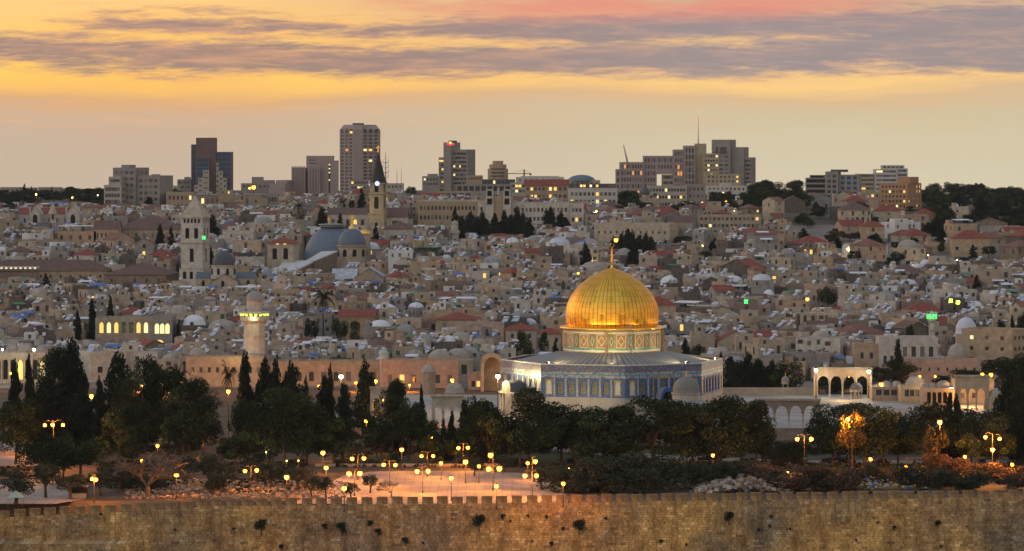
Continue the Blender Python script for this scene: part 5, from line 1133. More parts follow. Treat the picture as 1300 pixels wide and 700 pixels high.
# twin-towered hostel
Y = 1730; r, z = tower('pilgrim_hostel', 'long stone hostel with crenellated roofline and two square bell towers', 615, Y, 0, 'hostel'); u = lambda px: XP(px, Y) - r.location.x
block(r, u(530), u(606), 2, 20, 0, z(256), 'sand_facade', (15, 2, 1.1, 2.0, 4.6, 2.2), None, rnd=rn, kind='arch', name='south_wing', lit=.0); block(r, u(606.2), u(629), 0, 20, 0, z(256), 'stone_pale', (3, 2, 1.2, 2.0, 4.6, 2.6), None, rnd=rn, kind='arch')
block(r, u(649), u(723), 2, 20, 0, z(259), 'stone_pale', (14, 2, 1.1, 1.9, 4.4, 2.0), None, rnd=rn, name='north_wing'); block(r, u(723.2), u(741), 0, 20, 0, z(259), 'stone_pale', (3, 3, 1.2, 1.8, 4.6, 2.2), None, rnd=rn, name='end_pavilion', lit=.1)
for a_, c in ((530, 606), (649, 723)):
    for i in range(24): x = u(a_ + (c - a_) * (i + .5) / 24); b = MB(); b.box(x - .5, x + .5, 1.99, 2.4, z(256 if a_ == 530 else 259) - .02, z(256 if a_ == 530 else 259) + .9, 'stone_pale'); b.build('crenel', r)
for c in (621.5, 643.5):
    block(r, u(c - 5.2), u(c + 5.2), -2, 3, 0, z(250), 'stone_pale', (2, 1, 1.2, 3.0, 5, .8), None, name='bell_tower', kind='arch', glass='hole_dark'); block(r, u(c - 4.6), u(c + 4.6), -1.4, 2.4, z(250) - .01, z(240.5), 'stone_pale', (3, 1, .9, 2.6, 5, .7), None, name='belfry', kind='arch', glass='hole_dark')
b = MB(); b.box(u(626.8), u(638.2), -1, 4, 0, z(253), 'sand_facade'); b.gable(u(626.8), u(638.2), -1, 4, z(253), z(247) - z(253), 'stone_pale', 'sand_facade', 'y', .2); b.build('centre_gable', r)
b = MB(); b.lathe([(.9, z(247)), (.7, z(245)), (.5, z(242)), (.35, z(240)), (.05, z(238.5))], 8, 'stone_pale'); b.build('statue', r, (u(632.5), 0, 0)); prot(530, 742, 287, 1722)
# red-gabled house and its neighbours
gable_house('gabled_mansion', 'big stone mansion with two red gabled roofs and lit balconies', 'mansion', 666, 694, 236, 228.5, 2080, 16, 'sand_facade', 'tile_red', 0, 5, 3, 'x', ww=1.4, wh=1.8, gap=1.0, storey=4.4, lit=.18); gable_house('gabled_mansion', 'red-roofed mansion wing with a glazed round gable', 'mansion', 694, 722, 236, 228, 2078, 18, 'sand_facade', 'tile_red', 0, 4, 3, 'x', ww=1.6, wh=2.0, gap=.8, storey=4.4, lit=.2); prot(664, 723, 252, 2060)
flats('long white curved-roof hall behind the red-gabled mansion', 655, 716, 225, 2350, 'white_facade', 8, 1, lit=.1, steps=((.1, .9, 223.8),)); r = flats('flat block with a low blue-grey dome on its roof', 716, 762, 229, 2300, 'concrete_pale', 7, 1, lit=.1)
b = MB(); b.lathe([(rr, zz) for rr, zz in dome_prof(9, 4.0, 6)], 24, 'lead_blue'); b.build('dome', r, (-12, 6, ZP(229, 2300) - r.location.z - .5))
flats('plain cream office block with scattered yellow windows and a lit top floor', 722, 784, 239, 2000, 'white_facade', 11, 3, lit=.17, ww=1.5, wh=1.9, storey=4.2, gap=2.4, name='office_block'); flats('glazed lit penthouse strip on the cream office block', 722, 782, 233.5, 2006, 'roof_dark', 14, 1, lit=.2, ww=1.7, wh=1.4, storey=3, gap=.5, name='penthouse'); prot(720, 784, 262, 1995)
# big stepped building with the leaning mast
Y = 2650; r, z = tower('stepped_stone_complex', 'huge stepped pinkish stone building with a square see-through opening', 855, Y, 0, 'building'); u = lambda px: XP(px, Y) - r.location.x
for a_, c, yt, nc in ((782, 787, 215, 2), (787, 817, 206, 8)): block(r, u(a_), u(c) - .02, 0, 16, 0, z(yt), 'concrete_mauve', (nc, 5, 1.3, 2.9, 4.9, 1.8), None, rnd=rn, lit=.05, litm=('lit_orange',), glass='window_glass')
block(r, u(817), u(834) - .02, 2, 16, 0, z(198), 'concrete_mauve', (4, 6, 1.3, 2.9, 4.9, 1.8), None, rnd=rn, lit=.04, litm=('lit_orange',), glass='window_glass')
block(r, u(834), u(855) - .02, 2, 16, z(221.5), z(198), 'concrete_mauve', (5, 4, 1.3, 2.9, 4.9, 1.8), None, rnd=rn, glass='window_glass', name='bridge_block'); block(r, u(841), u(855), 3, 16, 0, z(222.0), 'yellow_stone', (4, 3, 2, 2, 4, 1), None, rnd=rn, name='lower_block')
block(r, u(855), u(868) - .02, 1, 16, 0, z(190), 'concrete_mauve', (3, 7, 1.3, 2.9, 4.9, 1.8), None, rnd=rn, glass='window_glass', lit=.05, litm=('lit_orange',)); block(r, u(868.2), u(883), 0, 16, 0, z(185), 'concrete_mauve', (3, 9, 1.6, 3.6, 4.9, 1.8), None, rnd=rn, name='tower', glass='window_glass')
b = MB(); p0 = (u(797), 8, z(206)); b.tube(p0, (u(792), 8, z(184)), .75, .35, 8, 'white_facade'); b.build('leaning_mast', r)
b = MB(); b.box(u(883), u(897), 2, 16, 0, z(182.5), 'yellow_stone'); b.build('tower', r)
r3 = mast('tall thin red-tipped aerial mast on the huge stepped building', 886.5, 150, 184, 2655, .5, arms=False); r3.location.z = ZP(185, 2655); 
for c_ in list(r3.children): bpy.data.objects.remove(c_)
b = MB(); zz = ZP(150, 2655) - r3.location.z; b.tube((0, 0, 0), (0, 0, zz * .45), .55, .4, 6, 'mast_white'); b.tube((0, 0, zz * .45), (0, 0, zz), .22, .1, 5, 'mast_red'); b.build('pole', r3); b = MB(); b.lathe([(.1, zz), (.5, zz + .5), (.1, zz + 1)], 8, 'sign_red'); b.build('beacon', r3)
flats('yellowish hotel block with lit floors beside the huge stepped building', 893, 913, 195, 2640, 'yellow_stone', 5, 8, lit=.22, ww=2, wh=1.4, storey=3.4); flats('low yellow podium in front of the pale twin-slab tower', 896, 940, 221, 2600, 'yellow_stone', 8, 2, lit=.1)
Y = 2750; r, z = tower('twin_slab_tower', 'pale grey tower with dark square loggias and a framed opening at its top', 927, Y, 22); u = lambda px: (px - 927) / F * Y / math.cos(R(22)); v = lambda px: (px - 927) / F * Y / math.sin(R(22))
block(r, u(904), 0, 0, 14, 0, z(177.5), 'concrete', (3, 12, 3.2, 1.6, 3.3, 9), None, rnd=rn); b = MB()
for a_, c in ((909, 912.5), (914, 922.5)): b.box(u(a_), u(c), -.12, -.02, z(196), z(187), 'glass_dark', bottom=True); b.build('loggia', r); b = MB()
block(r, .02, v(933), 4, 16, 0, z(187), 'concrete', None, (3, 12, 2, 1.6, 3.3, 2), rnd=rn, name='wing'); block(r, v(933) + .02, v(940) * .7, 6, 18, 0, z(200), 'concrete', (3, 9, 1.8, 1.6, 3.3, 2), None, rnd=rn, name='wing'); prot(780, 942, 232, 2580)
# lit hotel and domed church in front
flats('long hotel with a grid of small yellow-lit windows above dark pines', 823, 872, 236, 2010, 'concrete_pale', 12, 4, lit=.17, ww=1.3, wh=1.7, storey=4.0, gap=1.6, name='hotel_block'); flats('plain blue-grey end wing of the yellow-lit hotel', 872, 896, 234, 2012, 'concrete', 4, 4, lit=.2, ww=1.2, wh=1.6, storey=4.0, gap=2.0, name='hotel_wing'); prot(820, 897, 262, 2000)
Y = 1985; r = thing('onion_domed_church', 'small stone church with one large and two small dark domes', 'church', (XP(820, Y), Y, gz(Y) - 2)); z = lambda row: ZP(row, Y) - r.location.z; u = lambda px: XP(px, Y) - XP(820, Y)
b = MB(); b.box(u(811), u(838), 0, 12, 0, z(252), 'stone_beige'); b.build('wall', r)
for c, rr0, yb, yt in ((819.5, 5.6, 247, 236), (832, 2.7, 250, 243.5), (812.5, 2.4, 251, 245.5)):
    R0 = rr0 / F * Y; b = MB(); b.lathe([(R0 * .9, z(254)), (R0 * .9, z(yb))], 12, 'stone_beige', smooth=False); b.build('drum', r, (u(c), 4, 0)); b = MB(); b.lathe([(R0 * .95, z(yb))] + [(a_, z(yb) + q_) for a_, q_ in dome_prof(R0, z(yt + 1.5) - z(yb), 8, .2)] + [(.1, z(yt - 2))], 20, 'lead_dark'); b.build('dome', r, (u(c), 4, 0))
prot(808, 840, 258, 1980)
flats('row of white flat-roofed houses with a blue roof edge on the ridge', 897, 985, 236, 2350, 'white_facade', 16, 2, lit=.05, ww=1.2, wh=1.6, storey=4.2, name='terrace_row', steps=((.2, .36, 232.5), (.6, .8, 233))); flats('white villa with an arched porch below the ridge row', 897, 926, 241, 2200, 'white_facade', 6, 2, ww=1.2, wh=1.8, storey=4); flats('long grey flats with a roof full of solar panels behind dark trees', 886, 966, 273, 1715, 'stone_beige', 14, 3, lit=.08, ww=1.3, wh=1.4, storey=3.3, gap=1.2, name='long_flats'); prot(880, 968, 292, 1705)
# right-hand ridge
Y = 2350; r, z = tower('concrete_apartments', 'bare grey apartment block under construction with open dark floors', 1064, Y, 12); u = lambda px: (px - 1064) / F * Y / math.cos(R(12)); v = lambda px: (px - 1064) / F * Y / math.sin(R(12))
block(r, u(1048), 0, 0, 16, 0, z(218), 'concrete', (2, 6, 2.4, 2.2, 3.4, 2), None, rnd=rn); block(r, u(1022), u(1048) - .02, 5, 18, 0, z(226), 'concrete', (5, 5, 2.6, 2.2, 3.4, 1), None, rnd=rn, name='wing', glass='hole_dark'); block(r, u(1027), u(1046), 6, 14, z(226) - .5, z(222.5), 'concrete', (3, 1, 3, 1.3, 3, .5), None, rnd=rn, name='roof_house', glass='hole_dark')
block(r, .02, v(1086) * .25, 2, 16, 0, z(222), 'concrete', (3, 6, 2.4, 2.2, 3.4, 1), None, rnd=rn, name='wing', glass='glass_blue'); block(r, u(1054), v(1071) * .3, 3, 12, z(218) - .4, z(215.5), 'roof_dark', None, None, name='roof_house'); prot(1020, 1088, 254, 2340)
Y = 2700; r, z = tower('banded_office', 'white office block with continuous window bands on the skyline', 1135, Y, 0); u = lambda px: XP(px, Y) - r.location.x
block(r, u(1111), u(1139), 0, 16, 0, z(215), 'white_facade', (3, 6, 4.8, 1.5, 3.3, 1), None, rnd=rn, lit=.08); block(r, u(1139.1), u(1153), 3, 16, 0, z(214), 'white_facade', (2, 6, 3.4, 1.5, 3.3, 1), None, rnd=rn); block(r, u(1120), u(1149), 4, 12, z(215) - .5, z(210), 'white_facade', (5, 1, 2.4, 1.3, 3.3, .8), None, rnd=rn, name='roof_house'); block(r, u(1088), u(1111) - .1, 4, 16, 0, z(221), 'yellow_stone', (4, 5, 3.2, 1.4, 3.2, .8), None, rnd=rn, lit=.2, name='wing'); prot(1086, 1154, 238, 2690)
flats('square orange stone hotel with a regular grid of lit windows', 1118, 1152, 233, 1925, 'orange_facade', 7, 7, 24, 24, 5, lit=.17, ww=1.15, wh=1.3, storey=2.62, gap=1.2, name='hotel_block', steps=((.55, 1.0, 225),)); prot(1116, 1178, 266, 1915)
flats('pale house row on the ridge behind the dark right-hand trees'.replace('right-hand ', 'ridge '), 1178, 1240, 239, 2500, 'concrete_pale', 10, 2, lit=.04, steps=((.1, .3, 236), (.6, .75, 233.5), (.85, .97, 235))); flats('small cubic house alone on the ridge beyond the wood', 1254, 1261, 239, 2500, 'concrete_pale', 2, 1); flats('low dark-roofed villa before the square orange hotel', 1059, 1092, 247, 1975, 'concrete_pale', 5, 2, lit=.14, ww=1.3, wh=1.6); flats('cream flats beside the square orange hotel', 1092, 1118, 244, 2050, 'yellow_stone', 4, 3, lit=.1)
for i, (a_, c, yt, lab) in enumerate(((0, 26, 238, 'long low house on the wooded southern ridge with roof aerials'), (28, 44, 238.5, 'flat house among the ridge trees with two pointed cypresses behind'), (48, 76, 238, 'grey-brown house row just above the wooded ridge'), (104, 122, 240, 'low pink house beside the thick garden of the stepped apartments'), (60, 100, 257, 'buff flat range behind the red gothic roof'), (112, 170, 268, 'long pale blank-walled range under the stepped apartments'))):
    flats(lab, a_, c, yt, 2450 if yt < 250 else 2050 if yt < 260 else 1900, 'concrete' if i < 4 else 'yellow_stone', 4, 1, lit=.0)
prot(0, 130, 262, 2000)
A = 'pine_tree'; B_ = 'broadleaf_tree'; C = 'cypress_tree'; D = 'olive_tree'; E = 'shrub'; G = 'rusty_shrub'; Hf = 'fir_tree'
# the town: (kind, px, ytop, Y, wpx)
town = [(C, 270, 272, 1640, 15), (C, 265, 311, 1460, 14), (C, 203, 284, 1600, 10), (Hf, 217, 286, 1600, 12), (C, 189, 250, 1950, 13), (Hf, 108, 332, 1480, 14), (C, 117, 378, 1220, 12), (C, 140, 374, 1230, 9), (C, 98, 392, 1190, 10), (Hf, 58, 346, 1430, 14), (A, 13, 256, 1900, 18), (A, 38, 270, 1780, 12),
 (C, 409, 262, 1690, 14), (C, 432, 270, 1680, 8), (Hf, 459, 237, 1800, 14), (B_, 447, 252, 1850, 9), ('palm_tree', 379, 257, 1780, 20), ('palm_tree', 435, 252, 1800, 11), (Hf, 477, 286, 1600, 16), (C, 578, 262, 1700, 8), (B_, 522, 236, 2300, 14), (C, 743, 308, 1500, 15), (C, 803, 292, 1490, 14), (Hf, 803, 300, 1485, 18),
 ('palm_tree', 411, 365, 1240, 32), (B_, 395, 405, 1200, 20), (B_, 432, 402, 1195, 22), (A, 450, 408, 1190, 16), (A, 664, 421, 1085, 24), (C, 705, 430, 1080, 9), (A, 690, 422, 1140, 14), (C, 870, 428, 1085, 11), (A, 885, 438, 1085, 18), (Hf, 1240, 348, 1400, 14), (C, 1285, 400, 1100, 10), (A, 1298, 398, 1100, 16), (A, 1155, 410, 1130, 12), (A, 1272, 405, 1110, 14), (B_, 1050, 362, 1330, 26), (A, 895, 318, 1560, 20), (C, 1000, 284, 1800, 7), (C, 908, 302, 1650, 9), (C, 905, 306, 1600, 10),
 (C, 1112, 296, 1640, 12), (C, 1108, 302, 1640, 14), (C, 1188, 276, 1700, 13), (C, 1178, 282, 1690, 12), (C, 1195, 290, 1650, 12), (A, 1155, 262, 1900, 16), (A, 1172, 266, 1900, 14), (B_, 1160, 300, 1620, 14), ('yellow_tree', 1062, 292, 1650, 30), (Hf, 1235, 310, 1560, 14), (B_, 1255, 312, 1560, 22), (C, 1000, 308, 1600, 8), (B_, 1022, 300, 1650, 18), (B_, 1085, 318, 1540, 22), (B_, 1140, 318, 1530, 20), (C, 860, 300, 1640, 10), (A, 846, 292, 1660, 26), (A, 868, 300, 1650, 22), ('palm_tree', 832, 306, 1580, 12), ('palm_tree', 845, 304, 1590, 12)]
for px, yt in ((586, 274), (597, 268), (606, 275), (612, 268), (618, 278), (628, 270), (640, 266), (648, 272), (656, 262), (664, 270), (672, 276), (652, 280), (636, 282), (600, 284)): town.append((C, px, yt, 1636 + (px % 7) * 6, 13 + px % 4))
for px, yt in ((694, 266), (699, 262), (712, 268), (718, 276), (789, 296), (797, 290), (812, 298), (820, 296), (826, 300), (780, 300)): town.append((C, px, yt, (1700 if px < 730 else 1580) + (px % 5) * 4, 11 + px % 3))
# wooded slopes on the ridge
wr_ = random.Random(31); woods = []
def wood(n, px0, px1, r0, r1, Y0, Y1, kinds, wmin, wmax, hmin, hmax):
    for i in range(n):
        Y = wr_.uniform(Y0, Y1); px = wr_.uniform(px0, px1); base = rowY(Y); hh = wr_.uniform(hmin, hmax)
        if any(a - 5 < px < c + 5 and (Y < Yp and base - hh < low - 4 or Yp - 6 < Y < Yp + 24) for a, c, low, Yp in PROT): continue
        woods.append((wr_.choice(kinds), px, base - hh, None, wr_.uniform(wmin, wmax), Y))
wood(44, -5, 135, 0, 0, 1990, 2400, [A, B_, B_, A], 14, 26, 6, 12); wood(6, 60, 135, 0, 0, 2050, 2300, [B_, A], 14, 24, 10, 17); wood(9, 780, 832, 0, 0, 1880, 2000, [A, B_], 18, 28, 18, 28); wood(26, 782, 876, 0, 0, 1760, 1950, [A, B_], 18, 28, 16, 26)
wood(34, 960, 1090, 0, 0, 1850, 2250, [A, B_, A], 20, 32, 18, 32); wood(10, 900, 965, 0, 0, 1950, 2150, [A, C, B_], 10, 20, 10, 18); wood(44, 1170, 1310, 0, 0, 1900, 2350, [A, A, B_, Hf], 16, 28, 10, 21); wood(34, 1185, 1310, 0, 0, 1700, 1900, [A, B_, C], 16, 28, 16, 28)
wood(22, 1090, 1310, 0, 0, 1485, 1540, [B_, D], 16, 26, 7, 13); wood(16, 1000, 1300, 0, 0, 1560, 1780, [B_, A, C], 10, 18, 8, 16); wood(8, 205, 245, 0, 0, 2200, 2380, [B_, A], 10, 16, 8, 13)
wood(40, 868, 972, 0, 0, 1760, 2120, [A, B_, C, A], 12, 24, 9, 17); wood(26, 1000, 1310, 0, 0, 1590, 1830, [B_, A, C, C, Hf], 12, 24, 10, 20)
TREEP = [(q[1] - q[4] * .42, q[1] + q[4] * .42, q[2] + .8 * (rowY(q[3]) - q[2]), q[3]) for q in town]
GREEN = [(868, 972, 262, 284, .9), (-20, 134, 200, 262, 1.0), (768, 874, 236, 270, 1.0), (868, 972, 236, 264, .9), (955, 1066, 240, 298, .9), (1180, 1330, 236, 298, .85), (775, 878, 262, 284, .9), (1000, 1330, 280, 306, .35), (1090, 1330, 331, 352, 1.0)]
# ------------------------------------------------------------------ the dense old town: every house drawn from a few hundred dice throws
hr = random.Random(21)
MARKS = [('pale pyramid-spired bell tower', 243, 310), ('black church dome', 284, 335), ('very large blue-grey dome', 412, 310), ('red-roofed square tower', 355, 318), ('golden dome', 778, 380), ('green-lit minaret', 1183, 405),
         ('silver dome', 1226, 418), ('yellow-ringed minaret', 323, 415), ('hall with yellow windows', 170, 420), ('big palm', 411, 388), ('black-spired bell tower', 478, 240), ('slim pointed minaret', 577, 300), ('short rounded minaret', 602, 322),
         ('stone hall with red hip roof', 600, 420), ('basilica with gold cross', 440, 352), ('pale school block', 1160, 445), ('cypress row below the hostel', 630, 290), ('orange grid hotel', 1148, 250), ('long solar-roofed flats', 925, 285),
         ('broad brown-hipped hall', 188, 285), ('brown-roofed convent hall', 170, 348), ('lamp-edged terrace', 24, 343), ('large stone convent', 803, 300), ('stone arcade with floodlamps', 1070, 487), ('old court house', 535, 480), ('orange-lit school', 96, 305), ('trees behind the tiled shrine', 965, 465), ('roadside trees', 1230, 340)]
def near_mark(px, py, only=None):
    return min(MARKS, key=lambda m: (m[1] - px) ** 2 + ((m[2] - py) * 1.6) ** 2)
specs = []
Y = 1030.0
SK = [(1140, 1192, 1038, 1060)]
while Y < 2000:
    row = rowY(Y); k = Y / F; half = 0.158 * Y + 22
    stepY = (8.5 if Y < 1500 else 10.5) * hr.uniform(.9, 1.1); garden = Y > 1545
    x = -half - hr.uniform(0, 10)
    while x < half:
        big = hr.random() < (.10 if Y < 1500 else .3)
        w = hr.uniform(10, 15) if big else hr.uniform(4.5, 9.0)
        d = hr.uniform(9, 14) if big else hr.uniform(6, 10.5)
        h = min(12, max(3.5, hr.gauss(6.0, 2.0))) + (1.5 if big else 0)
        gap = hr.uniform(-.8, 1.2) if hr.random() < .8 else hr.uniform(2, 7)
        if garden and 650 + x / Y * F > 985:
            w, d, h, gap = hr.uniform(10, 19), hr.uniform(9, 13), hr.uniform(5.5, 9), hr.uniform(2, 14)
            if int(Y / 10.5) % 2: x += w + gap; continue
        cx = x + w / 2; yy_ = Y + hr.uniform(-3, 3); x += w + gap
        px = 650 + cx / yy_ * F; base = gz(yy_)
        # thin out the green slopes at the upper edge of the town
        if 905 < px < 1075 and 1790 < yy_ < 1990 and hr.random() < .6: continue
        if yy_ > 1800 and hr.random() < .4: continue
        if px > 1090 and 1480 < yy_ < 1545: continue
        rg = rowY(yy_)
        if any(a <= px <= c and r0 <= rg <= r1 and hr.random() < pb for a, c, r0, r1, pb in GREEN): continue
        ok = True
        for (a, c, lowrow, Yp) in PROT + TREEP:
            p0, p1 = px - w / 2 / yy_ * F - 1, px + w / 2 / yy_ * F + 1
            if p1 > a and p0 < c:
                if (Yp - 12 < yy_ < Yp + 40) if lowrow == int(lowrow) else (Yp - 8 < yy_ < Yp + 8): ok = False; break
                if yy_ <= Yp - 8:
                    top = 200 + (CZ - base - h - 1.5) / yy_ * F
                    if top < lowrow:
                        h2 = CZ - base - 1.5 - (lowrow - 200) * yy_ / F
                        if h2 < 1.3: ok = False; break
                        h = h2
        if not ok: continue
        q = hr.random()
        roof = 'flat'
        pr_ = .075 if px < 950 else (.09 if yy_ < 1545 else .55)
        if yy_ > 1700: pr_ += .12
        if q < pr_: roof = 'hip' if hr.random() < .65 else 'gable'
        elif q < pr_ + .13 and yy_ < 1650: roof = 'dome'
        tint = hr.choices(['cream', 'beige', 'grey', 'sandy', 'pink', 'brown', 'pale', 'white'], [22, 26, 24, 15, 7, 10, 8, 3])[0]
        specs.append(dict(x=cx, Y=yy_, z=base, w=w, d=d, h=h, px=px, rz=hr.choice([0, 0, 0, 1, 1, -1]) * R(hr.uniform(6, 38)), roof=roof, tint=tint, seed=hr.random(), rt=hr.choices(['tile_red', 'tile_rust', 'tile_brown'], [5, 3, 3])[0],
                          dm=hr.choices(['dome_stone', 'dome_white', 'lead_grey', 'dome_silver'], [5, 3, 3, 1])[0], top=hr.choices(['roof_grey', 'roof_pale', 'roof_dark'], [5, 2, 4])[0]))
    Y += stepY
# which of them show, and how much: a front-to-back fill of their outlines
buf = np.zeros((700, 1300), bool)
for (px0, px1, y0, y1) in () and ((633, 918, 455, 540), (716, 840, 342, 455), (0, 1300, 492, 700), (310, 337, 366, 458), (484, 582, 457, 500), (236, 484, 457, 500), (594, 640, 455, 510), (1085, 1300, 430, 500), (0, 62, 448, 500)): buf[y0:y1, px0:px1] = True
for s in sorted(specs, key=lambda s: s['Y']):
    k = F / s['Y']; wv = (s['w'] * math.cos(s['rz']) + s['d'] * abs(math.sin(s['rz']))) * k
    x0, x1 = int(max(0, s['px'] - wv / 2)), int(min(1300, s['px'] + wv / 2)); yt = int(200 + (CZ - s['z'] - s['h'] - (2 if s['roof'] != 'flat' else 0)) * k); yb = int(200 + (CZ - s['z']) * k)
    s['row'] = yt
    if x1 <= x0 or yb <= yt: s['vis'] = 0; continue
    b_ = buf[yt:yb, x0:x1]; s['vis'] = int((~b_).sum()); b_[:] = True
def house_parts(s):
    """[(part name, MB, extra label)] in the house's own frame, front towards -y"""
    r_ = random.Random(s['seed']); w, d, h = s['w'] / 2, s['d'] / 2, s['h'] + 3
    wall = 'plaster_white' if s['tint'] == 'white' else 'stone_' + s['tint']
    if r_.random() < .13: wall = 'stone_soot'  # darkest wall tint, given to houses at random
    out = []; feats = []
    b = MB(); roof = s['roof']
    if roof in ('flat', 'dome'):
        b.sides(-w, w, -d, d, 0, h, wall); b.roofslab(-w, w, -d, d, h, wall, s['top'], r_.choice([.3, .6, .9]), .28); out.append(('wall', b))
    else:
        b.sides(-w, w, -d, d, 0, h, wall); q = MB(); rh = min(w, d) * r_.uniform(.45, .62)
        if roof == 'hip': q.hip(-w, w, -d, d, h + .003, rh, s['rt'], .45)
        else:
            ax = 'x' if r_.random() < .6 else 'y'; g = MB(); g.gable(-w, w, -d, d, h, rh, s['rt'], wall, ax, .35)
            q = g
        out.append(('wall', b)); out.append(('roof', q))
    zr = h - .3
    if roof == 'dome':
        rr = min(w, d) * r_.uniform(.55, .85); q = MB(); q.lathe([(rr * 1.04, zr - .4), (rr * 1.04, zr + .3)] + [(a_, zr + .3 + c) for a_, c in dome_prof(rr, rr * r_.uniform(.55, .85), 6)], 16, s['dm']); out.append(('dome', q)); feats.append('dome')
    # windows
    nf = r_.randint(1, max(1, int(w * 2 / 2.4))); wh = r_.choice([1.3, 1.7, 2.0]); ww = r_.choice([.9, 1.1, 1.4])
    storeys = 2 if s['h'] > 6 else 1
    wins = []
    for st in range(storeys):
        for i in range(nf):
            if r_.random() < .38: continue
            x_ = -w + 2 * w * (i + .5) / nf + r_.uniform(-.3, .3); zc = h - 1.7 - st * 3.1 - (.3 if roof == 'flat' else -.2)
            lit = r_.random() < .035
            wins.append((x_, -d, zc + r_.uniform(-.25, .25), ww * r_.uniform(.7, 1.35), wh * r_.uniform(.75, 1.2), 0, 'lit_warm' if lit else r_.choice(['window_glass', 'window_glass', 'glass_dark', 'window_blind', 'shutter_green', 'shutter_brown'])))
            if lit: feats.append('lit')
    if abs(s['rz']) > .1:
        sd = 1 if s['rz'] < 0 else -1
        n2 = r_.randint(0, 2)
        for i in range(n2): wins.append((sd * w, -d + 2 * d * (i + .5) / n2, h - 2.0, .9, wh, R(90), 'window_glass'))
    if roof in ('flat', 'dome'):
        if roof == 'flat' and r_.random() < .34:
            w2, d2 = w * r_.uniform(.3, .6), d * r_.uniform(.35, .6); ox, oy = r_.uniform(-1, 1) * (w - w2) * .9, r_.uniform(0, 1) * (d - d2) * .9; h2 = r_.uniform(2.2, 3.6); q = MB()
            m2 = r_.choice([wall, wall, wall, wall, wall, 'plaster_white']); q.sides(ox - w2, ox + w2, oy - d2, oy + d2, zr - .5, h + h2 - .8, m2); q.roofslab(ox - w2, ox + w2, oy - d2, oy + d2, h + h2 - .8, m2, s['top'], .25, .2); out.append(('roof_room', q)); feats.append('room')
            wins.append((ox, oy - d2, h + h2 - 2.0, .9, 1.1, 0, 'window_glass'))
        nt_ = r_.choice([0, 1, 1, 2, 2, 3])
        for i in range(nt_):
            tx, ty = r_.uniform(-w * .75, w * .75), r_.uniform(-d * .8, d * .3); q = MB(); t_ = r_.random()
            if t_ < .46:       # solar water heater: tilted panel with a white drum
                a_ = R(r_.choice([-55, -60, -50, 120, -62])); c_, s_ = math.cos(a_), math.sin(a_)
                def tr(u_, v_, zz): return (tx + u_ * c_ - v_ * s_, ty + u_ * s_ + v_ * c_, zz)
                for zz, m_k in ((0, 'solar_panel'),):
                    q.face([tr(-.95, -1.5, zr - .1), tr(.95, -1.5, zr - .1), tr(.95, .85, zr + 1.35), tr(-.95, .85, zr + 1.35)], 'solar_panel'); q.face([tr(-.95, .85, zr + 1.3), tr(.95, .85, zr + 1.3), tr(.95, -1.5, zr - .15), tr(-.95, -1.5, zr - .15)], 'tank_white')
                    q.face([tr(-.95, .85, zr - .4), tr(.95, .85, zr - .4), tr(.95, .85, zr + 1.35), tr(-.95, .85, zr + 1.35)], 'solar_back')
                q.tube(tr(-.95, 1.2, zr + 1.6), tr(.95, 1.2, zr + 1.6), .40, .40, 8, 'tank_white'); out.append(('solar_heater', q)); feats.append('solar')
            elif t_ < .64: q.tube((tx, ty, zr - .4), (tx, ty, zr + 1.3), .55, .55, 8, 'tank_white'); out.append(('water_tank', q)); feats.append('white tank')
            elif t_ < .80: q.tube((tx, ty, zr - .4), (tx, ty, zr + 1.25), .55, .55, 8, 'tank_black'); out.append(('water_tank', q)); feats.append('black tank')
            else:
                q.tube((tx, ty, zr - .4), (tx, ty, zr + 1.0), .06, .06, 4, 'metal_dark', False)
                n_ = Vector((r_.uniform(-1, .3), r_.uniform(-1, .2), .75)).normalized(); c0 = Vector((tx, ty, zr + 1.2)); u_ = n_.orthogonal().normalized(); v_ = n_.cross(u_); m_k = r_.choice(['dish_metal', 'dish_dark', 'tank_white'])
                ring = [c0 + (u_ * math.cos(i * math.pi / 4) + v_ * math.sin(i * math.pi / 4)) * .65 + n_ * .18 for i in range(8)]
                for i in range(8): q.face([tuple(ring[i]), tuple(ring[(i + 1) % 8]), tuple(c0)], m_k)
                q.tube(tuple(c0), (tx, ty, zr + 1.0), .05, .05, 4, 'metal_dark', False); out.append(('satellite_dish', q)); feats.append('dish')
        if r_.random() < .07:
            q = MB(); m_k = r_.choice(['tarp_blue', 'tarp_blue', 'tarp_green', 'shed_white', 'shed_white', 'shed_white']); aw = r_.uniform(.4, .8) * w; zz = h + 1.6
            q.face([(-aw, -d * .7, zz), (aw, -d * .7, zz), (aw, d * .3, zz + .5), (-aw, d * .3, zz + .5)], m_k)
            q.face([(-aw, d * .3, zz + .44), (aw, d * .3, zz + .44), (aw, -d * .7, zz - .06), (-aw, -d * .7, zz - .06)], m_k)
            for x_ in (-aw, aw): q.face([(x_, -d * .7, zz - .06), (x_, -d * .7, zz), (x_, d * .3, zz + .5), (x_, d * .3, zz + .44)], m_k)
            for x_ in (-aw + .1, aw - .1): q.tube((x_, -d * .65, zr - .3), (x_, -d * .65, zz - .03), .07, .07, 4, 'metal_dark', False)
            out.append(('awning', q)); feats.append({'tarp_blue': 'blue awning', 'tarp_green': 'green awning', 'shed_white': 'white sheet roof'}[m_k])
        if r_.random() < .5:      # parapet stair head or low stepped corner
            q = MB(); sw = r_.uniform(.8, 1.3); sx_ = r_.choice([-1, 1]) * (w - sw - .3); q.box(sx_ - sw, sx_ + sw, d * .1, d * .8, zr - .5, h + r_.uniform(.7, 1.8), wall, s['top']); out.append(('stair_head', q))
